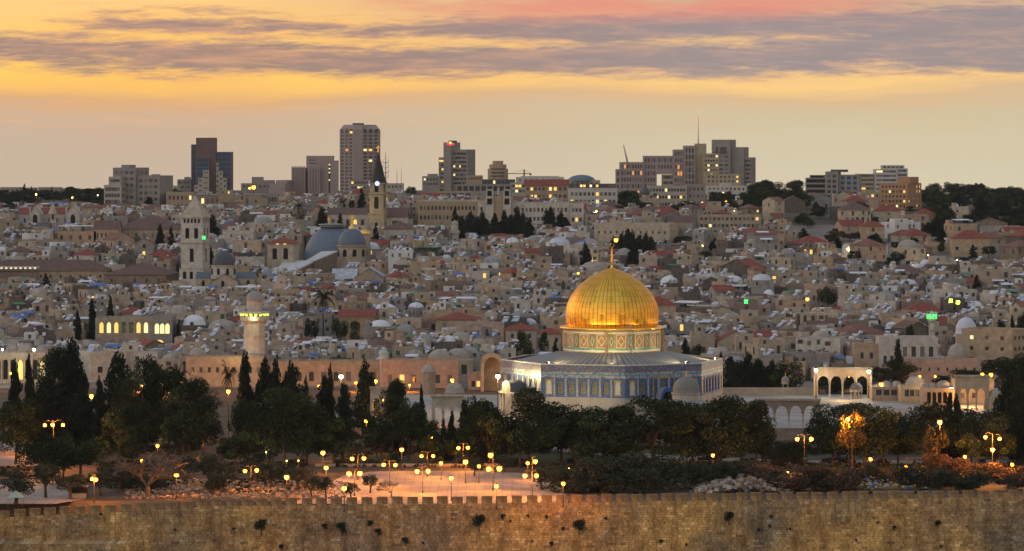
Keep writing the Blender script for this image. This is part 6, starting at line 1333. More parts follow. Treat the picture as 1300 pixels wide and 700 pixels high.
        if r_.random() < .3:
            q = MB(); q.tube((w * .4, d * .4, zr - .4), (w * .4, d * .4, h + 3.2), .05, .04, 4, 'metal_dark'); 
            for zz in (2.4, 2.8, 3.1): q.tube((w * .4 - .5, d * .4, h + zz), (w * .4 + .5, d * .4, h + zz), .035, .035, 3, 'metal_dark')
            out.append(('aerial', q))
    return out, wins, feats
seen_ = lambda s: s['vis'] >= 6 and not (722 < s['px'] < 832 and 360 < s['row'] < 460) and s['row'] < 470 and -5 < s['px'] < 1305
flat_kind = sorted([s for s in specs if s['roof'] == 'flat' and seen_(s)], key=lambda s: -s['vis'])[:300]
hip_kind = sorted([s for s in specs if s['roof'] in ('hip', 'gable') and seen_(s)], key=lambda s: -s['vis'])[:170]
dome_kind = sorted([s for s in specs if s['roof'] == 'dome' and seen_(s)], key=lambda s: -s['vis'])[:130]
solo = set(id(s) for s in flat_kind + hip_kind + dome_kind)
mass = {}
TINTW = {'cream': 'cream', 'beige': 'beige', 'grey': 'grey', 'sandy': 'sand-coloured', 'pink': 'pinkish', 'brown': 'brown', 'pale': 'pale', 'white': 'whitewashed'}
labels_todo = []      # (object, look, px, py)
for s in specs:
    parts, wins, feats = house_parts(s)
    if id(s) in solo:
        nm, cat, grp = {'flat': ('stone_house', 'house', 'flat-roofed houses of the old town'), 'dome': ('domed_house', 'house', 'domed houses of the old town')}.get(s['roof'], ('tile_roofed_house', 'house', 'tile-roofed houses of the town'))
        r = thing(nm, None, cat, (s['x'], s['Y'], s['z'] - 3), s['rz'], grp)
        for pn, q in parts: q.build(pn, r)
        wallo = r.children[0]
        for x_, y_, zc, ww, wh, rz, mk in wins: obj('window', pane_mesh(mk), r, (x_, y_, zc), rz, None, (ww, 1.2, wh))
        size = 'small' if s['w'] < 7.2 else 'wide' if s['w'] > 10.3 else 'mid-size'
        if s['roof'] == 'flat':
            look = f"{size} {TINTW[s['tint']]} flat-roofed house"
            f0 = next((f for f in ('blue awning', 'green awning', 'white sheet roof', 'lit', 'room', 'black tank', 'white tank', 'solar', 'dish') if f in feats), None)
            look += {None: ' with bare roof', 'lit': ' with a lit window', 'room': ' with rooftop room', 'solar': ' with solar heater', 'dish': ' with satellite dish'}.get(f0, f' with {f0}')
        elif s['roof'] == 'dome': look = f"{size} {TINTW[s['tint']]} house with {dict(dome_stone='tan stone', dome_white='white', lead_grey='grey', dome_silver='silvery')[s['dm']]} roof dome"
        else: look = f"{size} {TINTW[s['tint']]} house with {dict(tile_red='red', tile_rust='rust-red', tile_brown='brown')[s['rt']]} {'hipped' if s['roof'] == 'hip' else 'gabled'} roof"
        labels_todo.append((r, look, s['px'], s['row']))
    else:
        mname = 'row_houses'; q = mass.setdefault(mname, MB())
        T = Matrix.Translation((s['x'], s['Y'], s['z'] - 3)) @ Matrix.Rotation(s['rz'], 4, 'Z')
        for pn, o in parts: q.add(o, T)
        for x_, y_, zc, ww, wh, rz, mk in wins:
            if rz: continue
            b = MB(); b.face([(x_ - ww / 2, y_ - .04, zc - wh / 2), (x_ + ww / 2, y_ - .04, zc - wh / 2), (x_ + ww / 2, y_ - .04, zc + wh / 2), (x_ - ww / 2, y_ - .04, zc + wh / 2)], mk); q.add(b, T)
for n_, q in mass.items():
    o = q.build(n_); tag(o, 'the smallest crowded stone houses of the old town', 'houses', None, 'stuff')
print('houses', len(specs), len(flat_kind), len(hip_kind), len(dome_kind))
# ------------------------------------------------------------------ trees
def leaf_mesh(name, seed, pts, n, size, mats, squash=1.0, up=.35):
    """leaf sprays: small two-triangle blades scattered through clumps pts = [(centre, radii)]"""
    r_ = np.random.RandomState(seed); V = []; Fc = []; Mi = []; tot = sum(p[1][0] * p[1][1] ** .5 * p[1][2] ** .5 for p in pts)
    for c, rad in pts:
        m = max(6, int(n * rad[0] * rad[1] ** .5 * rad[2] ** .5 / tot)); mb = r_.choice(len(mats), p=[.5, .33, .17][:len(mats)] if len(mats) == 3 else None)
        for i in range(m):
            d = r_.normal(size=3); d /= np.linalg.norm(d); rr = r_.uniform(.55, 1.08) ** .6
            p = np.array(c) + d * np.array(rad) * rr
            t = r_.normal(size=3) + d * .6; t /= np.linalg.norm(t); u = np.cross(t, r_.normal(size=3)); u /= np.linalg.norm(u); w = np.cross(t, u)
            s = size * r_.uniform(.6, 1.4)
            b0 = len(V); V += [tuple(p - u * s), tuple(p + w * s * .55), tuple(p + u * s), tuple(p - w * s * .55)]
            Fc.append((b0, b0 + 1, b0 + 2, b0 + 3)); Mi.append(mb if r_.rand() < .8 else r_.choice(len(mats)))
    me = bpy.data.meshes.new(name); me.from_pydata(V, [], Fc)
    for k in mats: me.materials.append(_mats[k])
    me.polygons.foreach_set('material_index', Mi); me.update(); return me
def clumps(seed, n, shape):
    r_ = random.Random(seed); out = []
    for i in range(n): out.append(shape(r_, i, n))
    return out
# all unit trees: 1 m tall, about 1 m wide crowns (scaled per tree)
def pine_shape(r_, i, n):
    a_ = r_.uniform(0, 6.283); z_ = r_.uniform(.24, .90); R_ = .38 * (1 - max(0, z_ - .55) ** 1.6 * 2.2) * r_.uniform(.25, 1.0); q = r_.uniform(.10, .20)
    return ((R_ * math.cos(a_), R_ * math.sin(a_), z_), (q * 1.15, q * 1.15, q * .72))
def round_shape(r_, i, n):
    a_ = r_.uniform(0, 6.283); z_ = r_.uniform(.42, .86); R_ = .38 * math.sqrt(max(.05, 1 - ((z_ - .6) / .36) ** 2)) * r_.uniform(.5, 1.0); q = r_.uniform(.10, .17)
    return ((R_ * math.cos(a_), R_ * math.sin(a_), z_), (q, q, q * .75))
def cyp_shape(r_, i, n):
    z_ = .07 + .88 * (i + .5) / n; wid = .40 * min(1, z_ / .12) ** .5 * (1 - z_ ** 2.4) ** .9; a_ = r_.uniform(0, 6.283); q = r_.uniform(.5, .9) * wid + .04
    return ((wid * .45 * math.cos(a_), wid * .45 * math.sin(a_), z_), (q, q, .075))
def fir_shape(r_, i, n):
    z_ = .10 + .86 * (i + .5) / n; wid = .46 * (1 - z_) + .03; a_ = r_.uniform(0, 6.283); q = r_.uniform(.35, .6) * wid + .03
    return ((wid * .62 * math.cos(a_), wid * .62 * math.sin(a_), z_), (q, q, .04))
def bush_shape(r_, i, n):
    a_ = r_.uniform(0, 6.283); z_ = r_.uniform(.12, .74); R_ = .40 * math.sqrt(max(.1, 1 - (z_ / .95) ** 2)) * r_.uniform(.3, 1.0); q = r_.uniform(.13, .22)
    return ((R_ * math.cos(a_), R_ * math.sin(a_), z_), (q, q, q * .9))
def trunk_mesh(seed, h0, r0, limbs, spread, mat='bark', lean=.03):
    r_ = random.Random(seed); b = MB(); p = Vector((0, 0, -.03)); top = Vector((r_.uniform(-lean, lean), r_.uniform(-lean, lean), h0)); b.tube(p, top, r0, r0 * .65, 7, mat, False)
    for i in range(limbs):
        a_ = 6.283 * i / limbs + r_.uniform(-.5, .5); e = top + Vector((math.cos(a_) * spread * r_.uniform(.5, 1), math.sin(a_) * spread * r_.uniform(.5, 1), r_.uniform(.18, .36)))
        m = top.lerp(e, .5) + Vector((r_.uniform(-.02, .02), r_.uniform(-.02, .02), .03)); b.tube(top, m, r0 * .6, r0 * .4, 6, mat, False); b.tube(m, e, r0 * .4, r0 * .15, 5, mat, False)
    return b.mesh('trunk')
LP, LC, LO = ['leaf_dark', 'leaf_mid', 'leaf_light'], ['cyp_dark', 'cyp_mid', 'leaf_dark'], ['olive_mid', 'olive_dark', 'olive_light']
KIND = {}
LP2 = ['leaf_mid', 'leaf_dark', 'leaf_light']
for i in range(6): KIND.setdefault('pine_tree', []).append((leaf_mesh('crown', i, clumps(i, 26, pine_shape), 6800, .019, LP2 if i % 3 == 1 else LP), trunk_mesh(i, .30, .028, 5, .26)))
for i in range(4): KIND.setdefault('broadleaf_tree', []).append((leaf_mesh('crown', 20 + i, clumps(20 + i, 24, round_shape), 4600, .022, LP2 if i % 2 else LP), trunk_mesh(20 + i, .36, .032, 5, .26)))
for i in range(5): KIND.setdefault('cypress_tree', []).append((leaf_mesh('crown', 40 + i, clumps(40 + i, 26, cyp_shape), 5200, .030, LC), trunk_mesh(40 + i, .5, .03, 0, 0)))
for i in range(3): KIND.setdefault('fir_tree', []).append((leaf_mesh('crown', 60 + i, clumps(60 + i, 40, fir_shape), 4200, .026, LC), trunk_mesh(60 + i, .9, .022, 0, 0)))
for i in range(4): KIND.setdefault('olive_tree', []).append((leaf_mesh('crown', 80 + i, clumps(80 + i, 22, round_shape), 4200, .021, LO), trunk_mesh(80 + i, .30, .055, 4, .3, 'bark', .08)))
for i in range(4): KIND.setdefault('shrub', []).append((leaf_mesh('crown', 100 + i, clumps(100 + i, 20, bush_shape), 3600, .026, LO), trunk_mesh(100 + i, .2, .04, 3, .2)))
for i in range(3): KIND.setdefault('rusty_shrub', []).append((leaf_mesh('crown', 110 + i, clumps(110 + i, 20, bush_shape), 3200, .026, ['shrub_rust', 'olive_dark', 'shrub_rust']), trunk_mesh(110 + i, .2, .04, 3, .2)))
for i in range(2): KIND.setdefault('yellow_tree', []).append((leaf_mesh('crown', 120 + i, clumps(120 + i, 22, round_shape), 3600, .024, ['leaf_yellow', 'olive_dark', 'leaf_mid']), trunk_mesh(120 + i, .34, .035, 4, .25)))
def bare_tree(seed):
    r_ = random.Random(seed); t = MB(); c = MB()
    def br(p, d, L_, r0, n):
        e = p + d * L_; (t if n >= 5 else c).tube(p, e, r0, r0 * .70, 5 if n > 4 else 3, 'bark_pale', False)
        if n == 0: return
        for k in range(3):
            q = (d + Vector((r_.gauss(0, .62), r_.gauss(0, .62), r_.gauss(.05, .32)))).normalized(); br(e, q, L_ * r_.uniform(.66, .9), r0 * .70, n - 1)
    br(Vector((0, 0, -.03)), Vector((.03, 0, 1)).normalized(), .20, .026, 6); return t.mesh('trunk'), c.mesh('crown')
t_, c_ = bare_tree(3); KIND['bare_tree'] = [(c_, t_)]
def palm(seed, n=26):
    r_ = random.Random(seed); b = MB()
    for i in range(n):
        a_ = 6.283 * i / n + r_.uniform(-.1, .1); el = r_.uniform(-.35, 1.2); L_ = r_.uniform(.32, .42); p = Vector((0, 0, .80)); d = Vector((math.cos(a_) * math.cos(el), math.sin(a_) * math.cos(el), math.sin(el)))
        for s_ in range(7):
            q = p + d * L_ / 7; side = d.cross(Vector((0, 0, 1))).normalized(); wd = .085 * (1 - s_ / 9)
            for sg in (-1, 1):
                for f_ in (.25, .75): m = p.lerp(q, f_); tip = m + side * sg * wd * 1.2 + d * .035 - Vector((0, 0, .035)); b.face([tuple(m), tuple(m + d * .018), tuple(tip)], r_.choice(['leaf_dark', 'leaf_mid', 'olive_dark']))
            b.tube(tuple(p), tuple(q), .004, .003, 3, 'olive_dark', False); p = q; d = (d - Vector((0, 0, .22))).normalized()
    return b.mesh('crown'), trunk_mesh(seed, .80, .022, 0, 0)
KIND['palm_tree'] = [palm(1), palm(2), palm(5)]
WORD = {'pine_tree': 'dark pine', 'broadleaf_tree': 'dark round-crowned tree', 'cypress_tree': 'dark cypress', 'fir_tree': 'dark conifer', 'olive_tree': 'grey-green olive tree', 'shrub': 'grey-green shrub', 'rusty_shrub': 'rusty brown shrub', 'yellow_tree': 'yellowish autumn tree', 'bare_tree': 'bare leafless tree', 'palm_tree': 'palm tree'}
tr_ = random.Random(9); ntree = 0
TM = MARKS + [('pale plaza lamps', 540, 600), ('orange lamp trio', 68, 541), ('paved court', 20, 620), ('white floodlamp', 433, 478), ('stair arcade', 1000, 530), ('tiled shrine', 777, 490), ('double street lamp', 1020, 557), ('triple street lamp', 1260, 557), ('rubble mound', 930, 617), ('pale bare tree', 187, 590), ('tall three-arched arcade', 1235, 498), ('orange street lamp', 322, 238), ('huge stepped building', 840, 210), ('stepped apartments', 160, 240), ('concrete apartments', 1055, 235), ('tallest hotel tower', 455, 200)]
def tree(kind, px, ytop, ybase, wpx, Y=None, z=None, label=None):
    global ntree
    if Y is None: Y = YG(ybase, 0.0); z = 0.0
    elif z is None: z = gz(Y) - .3
    h = ZP(ytop, Y) - z
    if h < 1: return
    w = wpx / F * Y / .92; v = KIND[kind]; cr, tk = v[tr_.randrange(len(v))]; ntree += 1
    wid = {'cypress_tree': .78, 'fir_tree': .9, 'pine_tree': 1.0, 'bare_tree': .75, 'palm_tree': .75}.get(kind, 1.0)
    sc = (w / wid, w / wid * tr_.uniform(.9, 1.1), h)
    r = thing(kind, label, 'shrub' if 'shrub' in kind else 'tree', (XP(px, Y), Y, z), tr_.uniform(0, 6.28), {'shrub': 'shrubs behind the city wall', 'rusty_shrub': 'rust-coloured shrubs behind the city wall'}.get(kind, 'trees of the esplanade' if Y < 1005 else 'trees of the town'))
    obj('trunk', tk, r, None, 0, None, sc); obj('crown', cr, r, None, 0, None, sc)
    if not label:
        a_ = h / max(w, .1); look = ('slim ' if a_ > 4 else 'broad ' if a_ < 1.1 else 'tall ' if h > 17 else '') + WORD[kind]
        labels_todo.append((r, look, px, (ytop + min(ybase or ytop + 20, ytop + 90)) / 2))
    return r
near = [
 (G, 1012, 551, 576, 52), (E, 992, 556, 578, 34), (A, 968, 534, 588, 36),
 (E, 1008, 556, 590, 46), (E, 982, 562, 592, 36), ('yellow_tree', 1082, 520, 599, 44), ('yellow_tree', 1186, 538, 601, 36), (G, 1190, 566, 602, 40),  # yellow trees added: their leaf colour paints the lamp glow on foliage
 (A, 498, 502, 574, 40), (B_, 522, 506, 578, 36), (A, 612, 512, 588, 46), (B_, 484, 528, 578, 34), (A, 545, 534, 586, 30), (A, 596, 524, 588, 34), (C, 574, 522, 584, 12),
 (A, 525, 512, 578, 34), (B_, 580, 552, 592, 40), (B_, 552, 566, 592, 30), (C, 590, 505, 575, 16), (A, 478, 522, 580, 36), (B_, 610, 520, 586, 40), (D, 455, 566, 600, 30), (D, 640, 575, 600, 34), (B_, 660, 545, 592, 40),
 (C, 19, 456, 552, 18), (C, 37, 447, 556, 14), (A, 20, 508, 590, 74), (C, 91, 428, 566, 40), (A, 66, 440, 566, 52), (C, 62, 475, 585, 56), (C, 106, 470, 568, 24), (C, 126, 478, 572, 20),
 (C, 152, 446, 572, 42), (A, 188, 447, 570, 52), (A, 165, 470, 580, 50), (B_, 56, 554, 614, 72), (B_, 102, 550, 612, 72), (B_, 80, 556, 608, 50), (D, 20, 597, 640, 52), (D, 58, 584, 632, 38), (D, 90, 600, 634, 42), (A, 152, 514, 592, 62),
 (A, 215, 468, 572, 62), (A, 240, 480, 575, 60), (B_, 232, 522, 596, 66), (D, 128, 596, 630, 34), (A, 258, 502, 580, 48), (C, 312, 444, 560, 20), (Hf, 312, 452, 556, 30), (C, 336, 452, 566, 24), (C, 350, 452, 568, 24), (C, 371, 458, 568, 32), (C, 388, 478, 566, 12),
 (A, 312, 508, 588, 50), (A, 362, 488, 592, 80), (A, 390, 505, 590, 60), (B_, 300, 545, 604, 50), (C, 412, 476, 558, 26), (C, 419, 460, 556, 10), (C, 437, 486, 560, 22), (C, 464, 457, 548, 28), (A, 425, 528, 590, 62), (D, 435, 545, 588, 44),
 (C, 505, 480, 572, 26), (A, 502, 482, 570, 44), (C, 535, 487, 575, 9), (B_, 518, 517, 585, 52), (Hf, 563, 530, 590, 20), (B_, 546, 552, 592, 26), (D, 480, 550, 574, 24), (A, 608, 500, 590, 50), (A, 622, 516, 592, 48), (A, 594, 540, 592, 32),
 (A, 628, 522, 588, 60), (A, 672, 492, 592, 84), (A, 712, 511, 588, 70), (A, 752, 518, 592, 72), (B_, 732, 530, 590, 50), (A, 788, 514, 590, 60), (A, 832, 499, 596, 116), (A, 880, 508, 590, 74), (A, 912, 503, 594, 84), (B_, 942, 516, 590, 56), (A, 960, 508, 592, 56), (A, 1003, 562, 592, 36),
 (A, 1058, 513, 590, 62), (A, 1098, 508, 594, 96), (A, 1140, 522, 588, 56), (B_, 1122, 540, 590, 60), (A, 1180, 511, 592, 72), (C, 1205, 501, 588, 20), (C, 1214, 500, 588, 16), (A, 1232, 520, 590, 60), (A, 1262, 522, 592, 60), (C, 1283, 468, 585, 40), (C, 1298, 455, 588, 34), (B_, 1270, 545, 596, 44), (B_, 1240, 548, 596, 50),
 (D, 265, 575, 620, 50), (D, 238, 575, 618, 36), (E, 278, 594, 628, 34), (D, 345, 585, 622, 48), (D, 380, 590, 622, 46), (D, 396, 602, 634, 26), (D, 414, 604, 632, 22), (D, 446, 612, 634, 24), (D, 470, 600, 626, 24), (D, 602, 582, 604, 26),
 (D, 688, 592, 622, 36), (E, 716, 586, 624, 60), (E, 752, 572, 624, 70), (E, 792, 566, 622, 86), (E, 838, 574, 622, 78), (E, 872, 580, 620, 70), (E, 906, 578, 616, 66), (E, 940, 582, 616, 60), (E, 818, 588, 625, 60), (E, 768, 592, 626, 56), (E, 700, 580, 606, 44), (E, 738, 596, 626, 40), (G, 960, 582, 606, 50),
 (G, 965, 588, 618, 50), (G, 998, 584, 624, 66), (G, 1034, 586, 622, 56), (E, 1048, 596, 620, 40), (G, 1072, 584, 622, 66), (E, 1100, 584, 612, 42), (G, 1126, 592, 612, 30), (E, 1155, 584, 618, 66), (E, 1195, 590, 620, 56), (E, 1235, 594, 621, 52), (G, 1215, 578, 606, 50), (G, 1255, 584, 610, 56), (G, 1290, 586, 612, 40), (E, 1280, 604, 621, 44), (E, 1120, 604, 613, 30),
 (E, 195, 600, 622, 40), (D, 150, 586, 626, 46), (E, 165, 600, 622, 36),
]
KEEP = (116, 290, 433, 480, 520, 566)
for px in range(640, 970, 33): near.append((tr_.choice([A, B_, A]), px + tr_.uniform(-7, 7), tr_.uniform(526, 540), tr_.uniform(574, 582), tr_.uniform(40, 56)))
for px in range(1046, 1310, 34): near.append((tr_.choice([A, B_]), px + tr_.uniform(-7, 7), tr_.uniform(528, 542), tr_.uniform(572, 580), tr_.uniform(40, 54)))
for px in [p_ for p_ in range(-5, 600, 30) if min(abs(p_ - k_) for k_ in KEEP) > 20]: near.append((tr_.choice([A, B_, B_, C]), px + tr_.uniform(-9, 9), tr_.uniform(505, 530), tr_.uniform(556, 572), tr_.uniform(34, 54)))
for n_ in near: tree(*n_)
tree('bare_tree', 188, 543, 632, 92, label='broad bare leafless tree with pale twigs behind the wall')
tree('bare_tree', 255, 463, 535, 46); tree('bare_tree', 497, 600, 632, 28, label='small gnarled bare tree on the edge of the pale plaza')
tree('palm_tree', 290, 462, 545, 22, label='palm tree above the orange lamp by the stone court wall'); tree('palm_tree', 225, 460, 560, 30)
# behind the platform and along its rear
for px in range(1040, 1108, 10): tree(tr_.choice([A, C, B_]), px, tr_.uniform(474, 480), 0, 20, tr_.uniform(962, 985), 0)
for k_, px, yt, yb, w in ((C, 928, 452, 497, 24), (C, 950, 447, 498, 18), (C, 962, 455, 498, 24), (A, 938, 458, 498, 28), (C, 980, 457, 499, 20), (A, 1003, 458, 500, 40), (C, 915, 446, 493, 8), (A, 988, 470, 500, 30), (A, 1142, 458, 494, 46), (C, 1140, 430, 490, 12), (A, 1118, 466, 494, 30), (A, 1220, 468, 494, 40), (A, 1240, 470, 494, 30), (A, 1272, 452, 500, 50), (B_, 1292, 446, 500, 46), (A, 1195, 476, 492, 26)): tree(k_, px, yt, yb, w, YG(yb, 0), 0)
for q in town: tree(q[0], q[1], q[2], None, q[4], q[3])
for q in woods: tree(*q)
for px, yt, w in ((31, 233, 9), (40, 236, 6), (66, 236, 5), (1213, 234, 14), (1222, 236, 12), (88, 237, 18), (1290, 240, 12), (1274, 246, 12), (125, 238, 14)): tree(Hf if w < 10 else A, px, yt, None, w, 2350)
for px, w in ((1010, 10), (1042, 10)): tree(C, px, 262, None, w, 1900)
ur = np.random.RandomState(77); UV_ = []; UF = []; UM = []
for i in range(15000):
    px, py = ur.uniform(-20, 1320), ur.uniform(566, 627)
    if (372 < px < 722 and py > 594) or (px < 112 and py > 606) or (px < 54 and py < 594): continue
    if math.sin(px * .043) + math.sin(px * .11 + py * .21) + math.sin(py * .3) < -.1: continue
    X_, Y_ = gp(px, py); hh_ = ur.uniform(.1, .75) ; mi = 0 if ur.rand() < .45 else ur.randint(1, 5)
    for k_ in range(3):
        t_ = ur.uniform(0, 6.283); dx_, dy_ = math.cos(t_) * .35, math.sin(t_) * .35; ox, oy = ur.uniform(-.5, .5), ur.uniform(-.5, .5); b0 = len(UV_)
        UV_ += [(X_ + ox - dx_, Y_ + oy - dy_, 0), (X_ + ox + dx_, Y_ + oy + dy_, 0), (X_ + ox + dx_ * .5 + ur.uniform(-.2, .2), Y_ + oy + dy_ * .5, hh_), (X_ + ox - dx_ * .7, Y_ + oy - dy_ * .7, hh_ * ur.uniform(.5, 1))]
        UF.append((b0, b0 + 1, b0 + 2, b0 + 3)); UM.append(mi)
me = bpy.data.meshes.new('undergrowth'); me.from_pydata(UV_, [], UF)
for k_ in ('olive_dark', 'leaf_dark', 'shrub_rust', 'leaf_mid', 'leaf_yellow'): me.materials.append(_mats[k_])
me.polygons.foreach_set('material_index', UM); me.update(); tag(obj('undergrowth', me), 'dry weeds and low scrub on the earth behind the wall', 'undergrowth', None, 'stuff')
print('trees', ntree)
# tufts growing from the wall face
tufts = [(x_, 0) for x_ in ()] + [(41, 1.5), (332, 3.6), (434, 3.0), (470, 1.5), (480, 1.7), (514, 1.7), (608, 3.8), (638, 1.4), (735, 3.2), (925, 3.0), (1191, 1.5), (1135, 1.2), (357, 1.3), (700, 1.1)]
ty = [640 + 30, 667, 670, 664, 675, 686, 661, 656, 667, 656, 664, 670, 694, 690]
for i_ in range(22): tufts.append((tr_.uniform(20, 1290), tr_.uniform(.5, 1.0))); ty.append(tr_.uniform(652, 694))
for (px, d_), y_ in zip(tufts, ty):
    if px == 41: px, y_ = 412, 668
    Y = WYf(px) - .25; v = KIND['shrub']; cr, tk = v[tr_.randrange(4)]
    r = thing('wall_shrub', None, 'shrub', (XP(px, Y), Y, ZP(y_, Y) - d_ * .5), tr_.uniform(0, 6), 'tufts growing out of the city wall')
    o = obj('crown', tuft_me, r, None, 0, None, (d_ * .9, d_ * .9, d_)) if 'tuft_me' in globals() else obj('crown', leaf_mesh('crown', 300, clumps(300, 14, bush_shape), 1500, .035, ['olive_dark', 'leaf_dark', 'leaf_mid']), r, None, 0, None, (d_ * .9, d_ * .9, d_))
    obj('trunk', tk, r, None, 0, None, (d_, d_, d_)); tuft_me = o.data
    labels_todo.append((r, ('large' if d_ > 1.8 else 'small') + ' dark shrub growing from the city wall', px, y_))
# ------------------------------------------------------------------ lamps
def lantern_meshes():
    g = MB(); g.lathe([(.05, -.48), (.36, -.32), (.45, .0), (.36, .32), (.06, .42)], 10, 'lamp_orange'); c = MB(); c.lathe([(.40, .26), (.22, .42), (.05, .60)], 8, 'metal_dark', smooth=False); c.lathe([(.40, .26), (.05, .27)], 8, 'metal_dark', smooth=False)
    w = MB(); w.lathe([(.05, -.34), (.26, -.22), (.34, .0), (.26, .24), (.06, .34)], 10, 'lamp_white'); d = MB(); d.lathe([(.05, -.34), (.26, -.22), (.34, .0), (.26, .24), (.06, .34)], 10, 'lamp_dim')
    return {'o': g.mesh('glass'), 'w': w.mesh('glass'), 'd': d.mesh('glass')}, c.mesh('lantern')
GLASS, LCAP = lantern_meshes()
GLASS['g'] = GLASS['w']
lr_ = random.Random(55)
PTS = {'g': (1, .76, .36), 'o': ORANGE, 'w': WHITE, 'd': WARM}
def lamp(heads, hl=4.3, kind='o', power=420, label=None, Y=None, z0=None, sc=1.0, name='street_lamp', dx=0.0, look='', grp='street lamps of the esplanade', yoff=0.0):
    """heads: pixel positions of the lanterns on one post"""
    px = sum(h[0] for h in heads) / len(heads); py = max(h[1] for h in heads)
    if Y is None: Y = YG(py, hl); z0 = 0.0
    if z0 is None: z0 = gz(Y)
    H = ZP(py, Y) - z0; xc = XP(px, Y); vr = lr_.uniform(.75, 1.2); power *= lr_.uniform(.7, 1.35)
    if sc == 1.0: sc = vr
    r = thing(name, label, 'street lamp', (xc, Y, z0), 0, grp)
    top = max(ZP(h[1], Y) - z0 for h in heads)
    b = MB(); b.tube((0, 0, -.1), (0, 0, .8), .13 * sc, .10 * sc, 8, 'pole_paint'); b.tube((0, 0, .8), (0, 0, top + (.0 if len(heads) == 1 else .9)), .075 * sc, .055 * sc, 8, 'pole_paint', False); b.build('pole', r)
    for h in heads:
        x, zz = XP(h[0], Y) - xc, ZP(h[1], Y) - z0
        if len(heads) > 1:
            b = MB(); pts = [(0, 0, zz + .55), (x * .5, 0, zz + .95), (x * .9, 0, zz + .85), (x, 0, zz + .55)]
            for p, q in zip(pts, pts[1:]): b.tube(p, q, .045 * sc, .045 * sc, 5, 'pole_paint', False)
            b.build('arm', r)
        l_ = obj('lantern', LCAP, r, (x, 0, zz), 0, None, (sc, sc, sc)); obj('glass', GLASS[kind], l_)
        light(r, (x, -.1 * sc - .5, zz - .15), power, PTS[kind], .3)
    labels_todo.append((r, look or {1: 'single-lantern', 2: 'twin-lantern', 3: 'three-lantern'}.get(len(heads), 'multi-lantern') + {'o': ' orange', 'w': ' bright white', 'g': ' bright white', 'd': ' dim'}[kind] + ' street lamp', px, py)) if not label else None
    return r
for hs in ([(57, 541.5), (67, 541), (80, 541)], ):
    lamp([(h[0], h[1] - 1.5) for h in hs], 5, power=3600, Y=738, z0=0.0)
for hs in ([(117, 608), (122, 609)], [(224, 604)], [(311, 598), (326, 597)], [(364, 606)], [(410, 575)], [(447, 582.5), (462, 582)], [(443, 601.5), (457, 601)], [(414, 594)], [(437, 620)],
           [(487, 590), (502, 590.5)], [(510, 571)], [(535, 579), (550, 579)], [(529.5, 598.5), (543.5, 598)], [(582, 569), (594, 568.5)], [(573, 607)], [(591, 586.5)], [(623, 578), (620.5, 595.5), (634, 595)], [(630, 617)], [(679.5, 586), (666.5, 604), (681, 604)], [(715, 614)]):
    hb = [h for h in hs]; lamp(hb, 4.3, power=2000)
lamp([(1012, 557.5), (1030, 557.5)], 7.5, power=4500); lamp([(1251, 555), (1269, 557)], 7.5, power=9000); lamp([(1260, 571)], 6, power=9000)
lamp([(465, 535)], 8.5, power=4000, Y=YG(575), z0=0.0, look='tall single orange lamp post')
for px, py, pw in ((1193, 536, 16000), (1077, 532, 14000)): lamp([(px, py)], 5.5, power=pw, Y=733, z0=0.0)
for px, py in ((722, 595), (757, 603), (772, 603), (338, 574), (339, 520), (364, 585), (379, 585), (1000, 600), (1066, 536), (196, 541), (214, 489)): lamp([(px, py)], 3.0, 'd', power=300, sc=.55)
lamp([(290, 497)], 6, power=5000, Y=815, z0=0.0); lamp([(116, 503)], 6, power=5000, Y=815, z0=0.0); lamp([(14, 474)], 7, power=900, Y=990, z0=0.0); lamp([(205, 488)], 5, power=3000, Y=985, z0=0)
lamp([(548, 485)] , 6, power=4500, Y=968, z0=0.0); lamp([(574, 483)], 6, power=4500, Y=968, z0=0.0); lamp([(477, 484)], 6, power=1600, Y=855, z0=4.0); lamp([(1118, 488)], 4, power=900, Y=893, z0=4.0); lamp([(1247, 475.5)], 8, power=1500, Y=895, z0=4.0); lamp([(1258, 476)], 8, power=700, Y=897, z0=4.0); lamp([(1252, 484)], 6, 'w', power=500, Y=872, z0=4.0); lamp([(552, 517)], 5, power=900, Y=812, z0=4.0)
for px, py, pw in ((1168, 478, 3500), (1187, 478, 2500), (1078, 479, 2500), (486, 508, 1500), (180, 489, 5000), (345, 487, 4000), (405, 490, 4000), (452, 486, 4000), (520, 489, 3500), (250, 488, 4000), (230, 486, 3000)): lamp([(px, py)], 4, 'o', power=pw, Y=985 if py < 490 else 845, z0=0.0 if py < 490 else 4.0, sc=.6)
# bright white floodlamps
lamp([(433, 478.5)], 9, 'w', power=3500, Y=905, z0=0, sc=1.7, look='very bright white floodlamp on a post'); lamp([(632, 478)], 9, 'g', power=5500, Y=838, z0=4.0, sc=1.6, look='very bright white floodlamp on a post'); lamp([(1208, 494)], 6, 'w', power=2200, Y=872, z0=4.0, sc=1.4, look='very bright white floodlamp on a post')
lamp([(1036, 470)], 8, 'w', power=900, Y=899, z0=4.0, sc=1.4, look='very bright white floodlamp on a post'); lamp([(1103, 472)], 8, 'w', power=1200, Y=899, z0=4.0, sc=1.5, look='very bright white floodlamp on a post'); lamp([(43, 444)], 9, 'w', power=1400, Y=1008, z0=0, sc=1.4, look='bright white floodlamp on a post'); lamp([(3, 444)], 9, 'w', power=900, Y=1008, z0=0, sc=1.0, look='bright white floodlamp on a post')
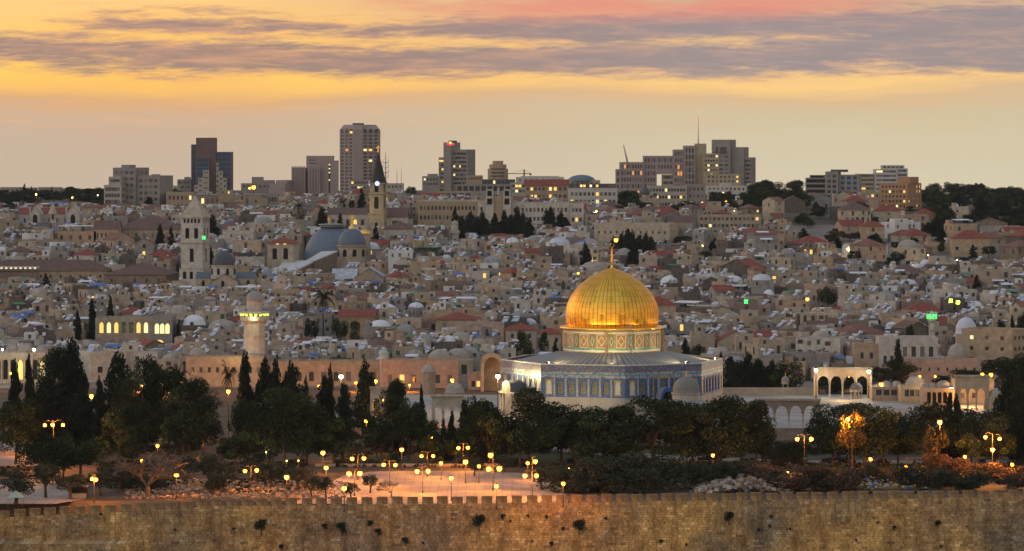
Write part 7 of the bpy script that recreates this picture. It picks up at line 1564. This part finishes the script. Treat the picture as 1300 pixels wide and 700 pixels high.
# town lamps
for px, py, Y, kd, sc, pw, hl in ((322, 238, 2030, 'o', 3.2, 9000, 0), (317, 239, 2035, 'o', 2.0, 3000, 0), (710, 256.5, 1900, 'o', 3.2, 8000, 0), (46, 247, 2020, 'd', 2.0, 1500, 0), (92, 251, 2000, 'd', 1.8, 1500, 0), (124, 248, 2010, 'w', 1.0, 500, 0), (757, 268, 1760, 'd', 1.6, 900, 0), (782, 305, 1500, 'o', 2.4, 2500, 0), (733, 296, 1640, 'd', 1.4, 900, 0), (875, 264, 1850, 'o', 2.0, 3500, 0), (922, 256, 1930, 'o', 2.0, 3500, 0), (932, 268, 1800, 'd', 2.0, 2500, 0), (868, 258, 1900, 'w', 1.1, 900, 0), (892, 312, 1560, 'd', 1.5, 1200, 0),
        (973, 256, 2000, 'o', 2.0, 2500, 0), (993, 267, 1900, 'd', 1.3, 500, 0), (1023, 276, 1850, 'd', 1.2, 500, 0), (1045, 279, 1800, 'd', 1.2, 500, 0), (1073, 277, 1800, 'o', 1.7, 1500, 0), (1088, 281, 1780, 'd', 1.7, 1500, 0), (1145, 288, 1700, 'd', 1.9, 2000, 0), (1186, 281, 1750, 'd', 1.7, 1500, 0), (1284, 291, 1640, 'w', 1.9, 1500, 0), (1287, 301, 1600, 'w', 1.4, 900, 0), (1240, 270, 1850, 'd', 1.2, 400, 0), (1250, 270, 1850, 'd', 1.2, 400, 0),
        (1160, 337, 1465, 'd', 2.0, 1800, 0), (1219, 341, 1450, 'o', 2.2, 2500, 0), (1252, 340, 1450, 'o', 2.0, 2500, 0), (1298, 344, 1440, 'o', 2.2, 2500, 0), (1242, 345, 1450, 'd', 1.3, 500, 0), (1182, 343, 1450, 'd', 1.3, 500, 0), (1282, 343, 1450, 'd', 1.3, 500, 0), (1025, 380, 1275, 'o', 1.8, 1500, 0), (28, 361, 1400, 'o', 1.6, 1200, 0), (311, 297, 1640, 'w', 1.0, 500, 0), (317, 299, 1640, 'w', 1.0, 500, 0), (206, 268, 1800, 'd', 1.6, 900, 0), (734, 347, 1380, 'o', 1.3, 800, 0)):
    top_h = ZP(py, Y) - gz(Y)
    lamp([(px, py)], 0, kd, pw * .5, None, Y, gz(Y) if top_h > 3 else ZP(py, Y) - 6, sc * .85, grp='street lamps of the town')
nr = random.Random(91)
for i in range(26):  # invented lamps scattered at random to add warm light to the town
    py = nr.uniform(300, 452); px = nr.uniform(10, 1290); Y = Yrow(py + 9)
    if 700 < px < 850 and py > 335: continue
    lamp([(px, py)], 0, nr.choice(['o', 'd', 'd']), nr.uniform(350, 1500), None, Y, gz(Y), .9, grp='street lamps of the town')
# green neon lights
for px, py, Y, kd in ((259, 302, 1420, 'lit_green'), (1207, 382, 1160, 'lit_lime'), (947, 383, 1225, 'lit_green'), (1216, 384, 1158, 'lit_lime')):
    r = thing('floodlight', {259: 'square green floodlight on the side of the pale bell tower', 1207: 'yellow-green light over a roof above the silver dome', 947: 'small green light on a dark house terrace', 1216: 'dimmer yellow-green strip light over a roof near the silver dome'}[px], 'floodlight', tuple(P(px, py, Y)))
    b = MB(); b.box(-.6, .6, -.2, .2, -.6, .6, kd, bottom=True); b.build('lens', r); b = MB(); b.box(-.75, .75, .2, .5, -.75, .75, 'metal_dark', bottom=True); b.tube((0, .35, -6), (0, .35, -1), .1, .1, 5, 'metal_dark', False); b.build('housing', r)
    light(r, (0, -1.2, 0), 300, _mats[kd].node_tree.nodes['Principled BSDF'].inputs['Emission Color'].default_value[:3], .4)
# floodlights of the shrine
floodlight('roof floodlight on the south parapet corner of the golden shrine', shrine_at(-128, 25.6, 12.4), DT(-105, 20), 4800, (1, .72, .30), R(95)); floodlight('roof floodlight on the eastern parapet of the golden shrine', shrine_at(-47, 25.2, 12.4), DT(-62, 19), 3800, (1, .74, .34), R(95))
floodlight('roof floodlight in the middle of the front parapet of the golden shrine', shrine_at(-92, 24.6, 12.2), DT(-92, 22.0), 8000, (1, .68, .26), R(80)); floodlight('roof floodlight on the north parapet of the golden shrine', shrine_at(0, 25, 12.2), DT(-12, 18), 4000, (1, .7, .3), R(100))
floodlight('floodlight on the platform aimed at the front of the golden shrine', (DC[0] - 22, DC[1] - 48, PZ), (DC[0] - 9, DC[1] - 24, PZ + 9), 11000, (1, .76, .40), R(52))
light(None, (XP(1233, 866), 867, 7.5), 5000, (1, .46, .10), .4); light(None, (XP(484, 838), 837, 7), 2200, (1, .46, .10), .4); light(None, (XP(1185, 880), 876, 9), 1800, (1, .66, .28), .5); light(None, (XP(1070, 890), 889, 8), 1800, (1, .6, .22), .5); light(None, (XP(624, 984), 980, 5), 420, (1, .55, .2), .5)

# ------------------------------------------------------------------ small things by the wall
sr = random.Random(14)
def rubble(name, label, pxs, pys, n, smin, smax, hmax, mats):
    b = MB()
    for i in range(n):
        px, py = sr.uniform(*pxs), sr.uniform(*pys); X, Y = gp(px, py); t_ = (px - pxs[0]) / (pxs[1] - pxs[0]); zz = hmax * math.sin(math.pi * t_) * sr.uniform(0, 1)
        s_ = sr.uniform(smin, smax); m_k = sr.choice(mats); q = MB()
        pts = [Vector((sr.uniform(.6, 1) * sx_, sr.uniform(.6, 1) * sy_, sr.uniform(.5, 1) * sz_)) * s_ for sx_ in (-1, 1) for sy_ in (-1, 1) for sz_ in (-.7, .7)]
        for f in ((0, 1, 3, 2), (4, 6, 7, 5), (0, 4, 5, 1), (2, 3, 7, 6), (1, 5, 7, 3), (0, 2, 6, 4)): q.face([tuple(pts[j]) for j in f], m_k)
        b.add(q, Matrix.Translation((X, Y, zz + s_ * .2)) @ Matrix.Rotation(sr.uniform(0, 6), 4, 'Z'))
    o = b.build(name); tag(o, label, 'rubble', None, 'stuff')
RM = ['stone_grey', 'stone_beige', 'stone_pale', 'stone_brown']
rubble('rubble', 'long heap of grey rubble behind the wall', (878, 1005), (612, 626), 900, .2, .6, 2.0, RM); rubble('rubble', 'low band of broken stones before the bare tree', (160, 440), (612, 634), 900, .15, .45, .5, ['stone_brown', 'stone_sandy', 'stone_beige']); rubble('rubble', 'scattered stones and litter beside the bright grass', (1018, 1190), (609, 622), 260, .12, .4, .8, RM + ['plaster_white', 'tarp_blue'])
M('stall_dark', (.06, .045, .035), .8, .2)
for px, py, pw in ((200, 566, 900), (268, 590, 900), (180, 585, 900), (425, 566, 900), (548, 556, 700), (608, 592, 700), (820, 590, 600), (1150, 592, 900), (1285, 590, 900), (30, 560, 900), (150, 545, 900), (250, 560, 900), (320, 600, 0), (905, 578, 900), (1105, 583, 1100), (1225, 580, 1100), (670, 588, 900), (560, 588, 700)):
    if pw: lamp([(px, py)], 3.4, power=pw * 1.6, sc=.8)
r = thing('market_stall', 'small kiosk with a pale flat roof just behind the wall', 'stall', (*gp(101, 632), 0)); b = MB(); b.box(-1.6, 1.6, -1, 1, 2.1, 2.3, 'tank_white', bottom=True); b.build('roof', r)
for x in (-1.5, 1.4): b = MB(); b.box(x, x + .1, -.9, .9, 0, 2.1, 'stall_dark'); b.build('side_panel', r)
b = MB(); b.box(-1.4, 1.4, .6, .8, 0, 1.9, 'stall_dark'); b.build('back_panel', r); b = MB(); b.box(-1.4, 1.4, -.9, -.6, 0, .9, 'metal_grey'); b.build('counter', r)
r = thing('canopy_tent', 'small pale green pointed tent behind the battlements', 'tent', (*gp(20, 642), 0)); b = MB(); b.lathe([(2.0, 1.6), (.05, 2.9)], 4, M('tent_cloth', (.42, .46, .36), .8, .1), smooth=False, a0=R(45)); b.build('canopy', r)
for x, y in ((-1.3, -1.3), (1.3, -1.3), (1.3, 1.3), (-1.3, 1.3)): b = MB(); b.tube((x, y, 0), (x, y, 1.65), .04, .04, 5, 'metal_grey', False); b.build('pole', r)
# curving low garden walls and steps under the pines
for i, (a_, c, row, hh, lab) in enumerate(((400, 640, 592.5, .55, 'long low stone kerb wall along the upper edge of the plaza'), (760, 1000, 588, .5, 'low stone kerb in the shade of the pine row'), (1150, 1250, 585, .6, 'low orange-lit stone kerb by the dark cypresses'), (0, 52, 575, .7, 'low stone terrace wall by the broad dark pine'))):
    X0, Y0 = gp(a_, row); X1, Y1 = gp(c, row); b = MB(); b.box(X0, X1, Y0, Y0 + .6, -.1, hh, 'stone_beige', 'stone_cream'); tag(b.build('kerb_wall'), lab, 'wall')
r = thing('stone_bench', 'block-like stone bench platform by the upper paved terrace', 'bench', (*gp(12, 578), 0)); b = MB(); b.box(-4, 4, -1.5, 1.5, 0, .5, 'stone_beige'); b.box(-2.5, 3, -.8, 1.2, .5, 1.0, 'stone_beige'); b.build('seat', r)
# broad stair below the stair arcade
X0, X1 = XP(966, 800), XP(1038, 800); b = MB()
for i in range(20): b.box(X0, X1, 800 - .4 * (i + 1), 800 - .4 * i, -.1, PZ - .2 * (i + 1), wl, wl)
tag(b.build('stairway'), 'broad pale stone stair climbing to the shaded arcade', 'stairs')
# ------------------------------------------------------------------ the last window meshes, and labels that tell repeats apart
for nm, (root, mb) in REST.items(): o = mb.build('window_rows', root); o['kind'] = 'stuff'
for o in bpy.data.objects:
    if '_nw' in o: del o['_nw']
ORD = ['', 'second ', 'third ', 'fourth ', 'fifth ', 'sixth ', 'seventh ', 'eighth ', 'ninth ', 'tenth ', 'eleventh ', 'twelfth ', 'thirteenth ', 'fourteenth ', 'fifteenth ']
marks = {m[0]: m for m in TM}
def dm_(m, e): return math.hypot(e[2] - m[1], (e[3] - m[2]) * 1.6)
groups = {}
for e in labels_todo: groups.setdefault(e[1], []).append(e)
for look, es in groups.items():
    left_ = list(es)
    if len(left_) == 1:
        e = left_[0]; m = min(marks.values(), key=lambda m: dm_(m, e)); e[0]['label'] = f'{look} near the {m[0]}'; continue
    # each one is named by the landmark to which it is nearest, in order of distance among all of its look
    order = {k: sorted(es, key=lambda e: dm_(m, e)) for k, m in marks.items()}
    for e in es:
        nw = lambda k: len(look.split()) + len(k.split())
        best = min([k for k in marks if nw(k) <= 13] or [min(marks, key=nw)], key=lambda k: (order[k].index(e) * 60 + dm_(marks[k], e)))
        i = order[best].index(e)
        e[0]['label'] = f'{look}, {ORD[i]}nearest the {best}' if i < len(ORD) else f'{look}, {i + 1}th nearest the {best}'
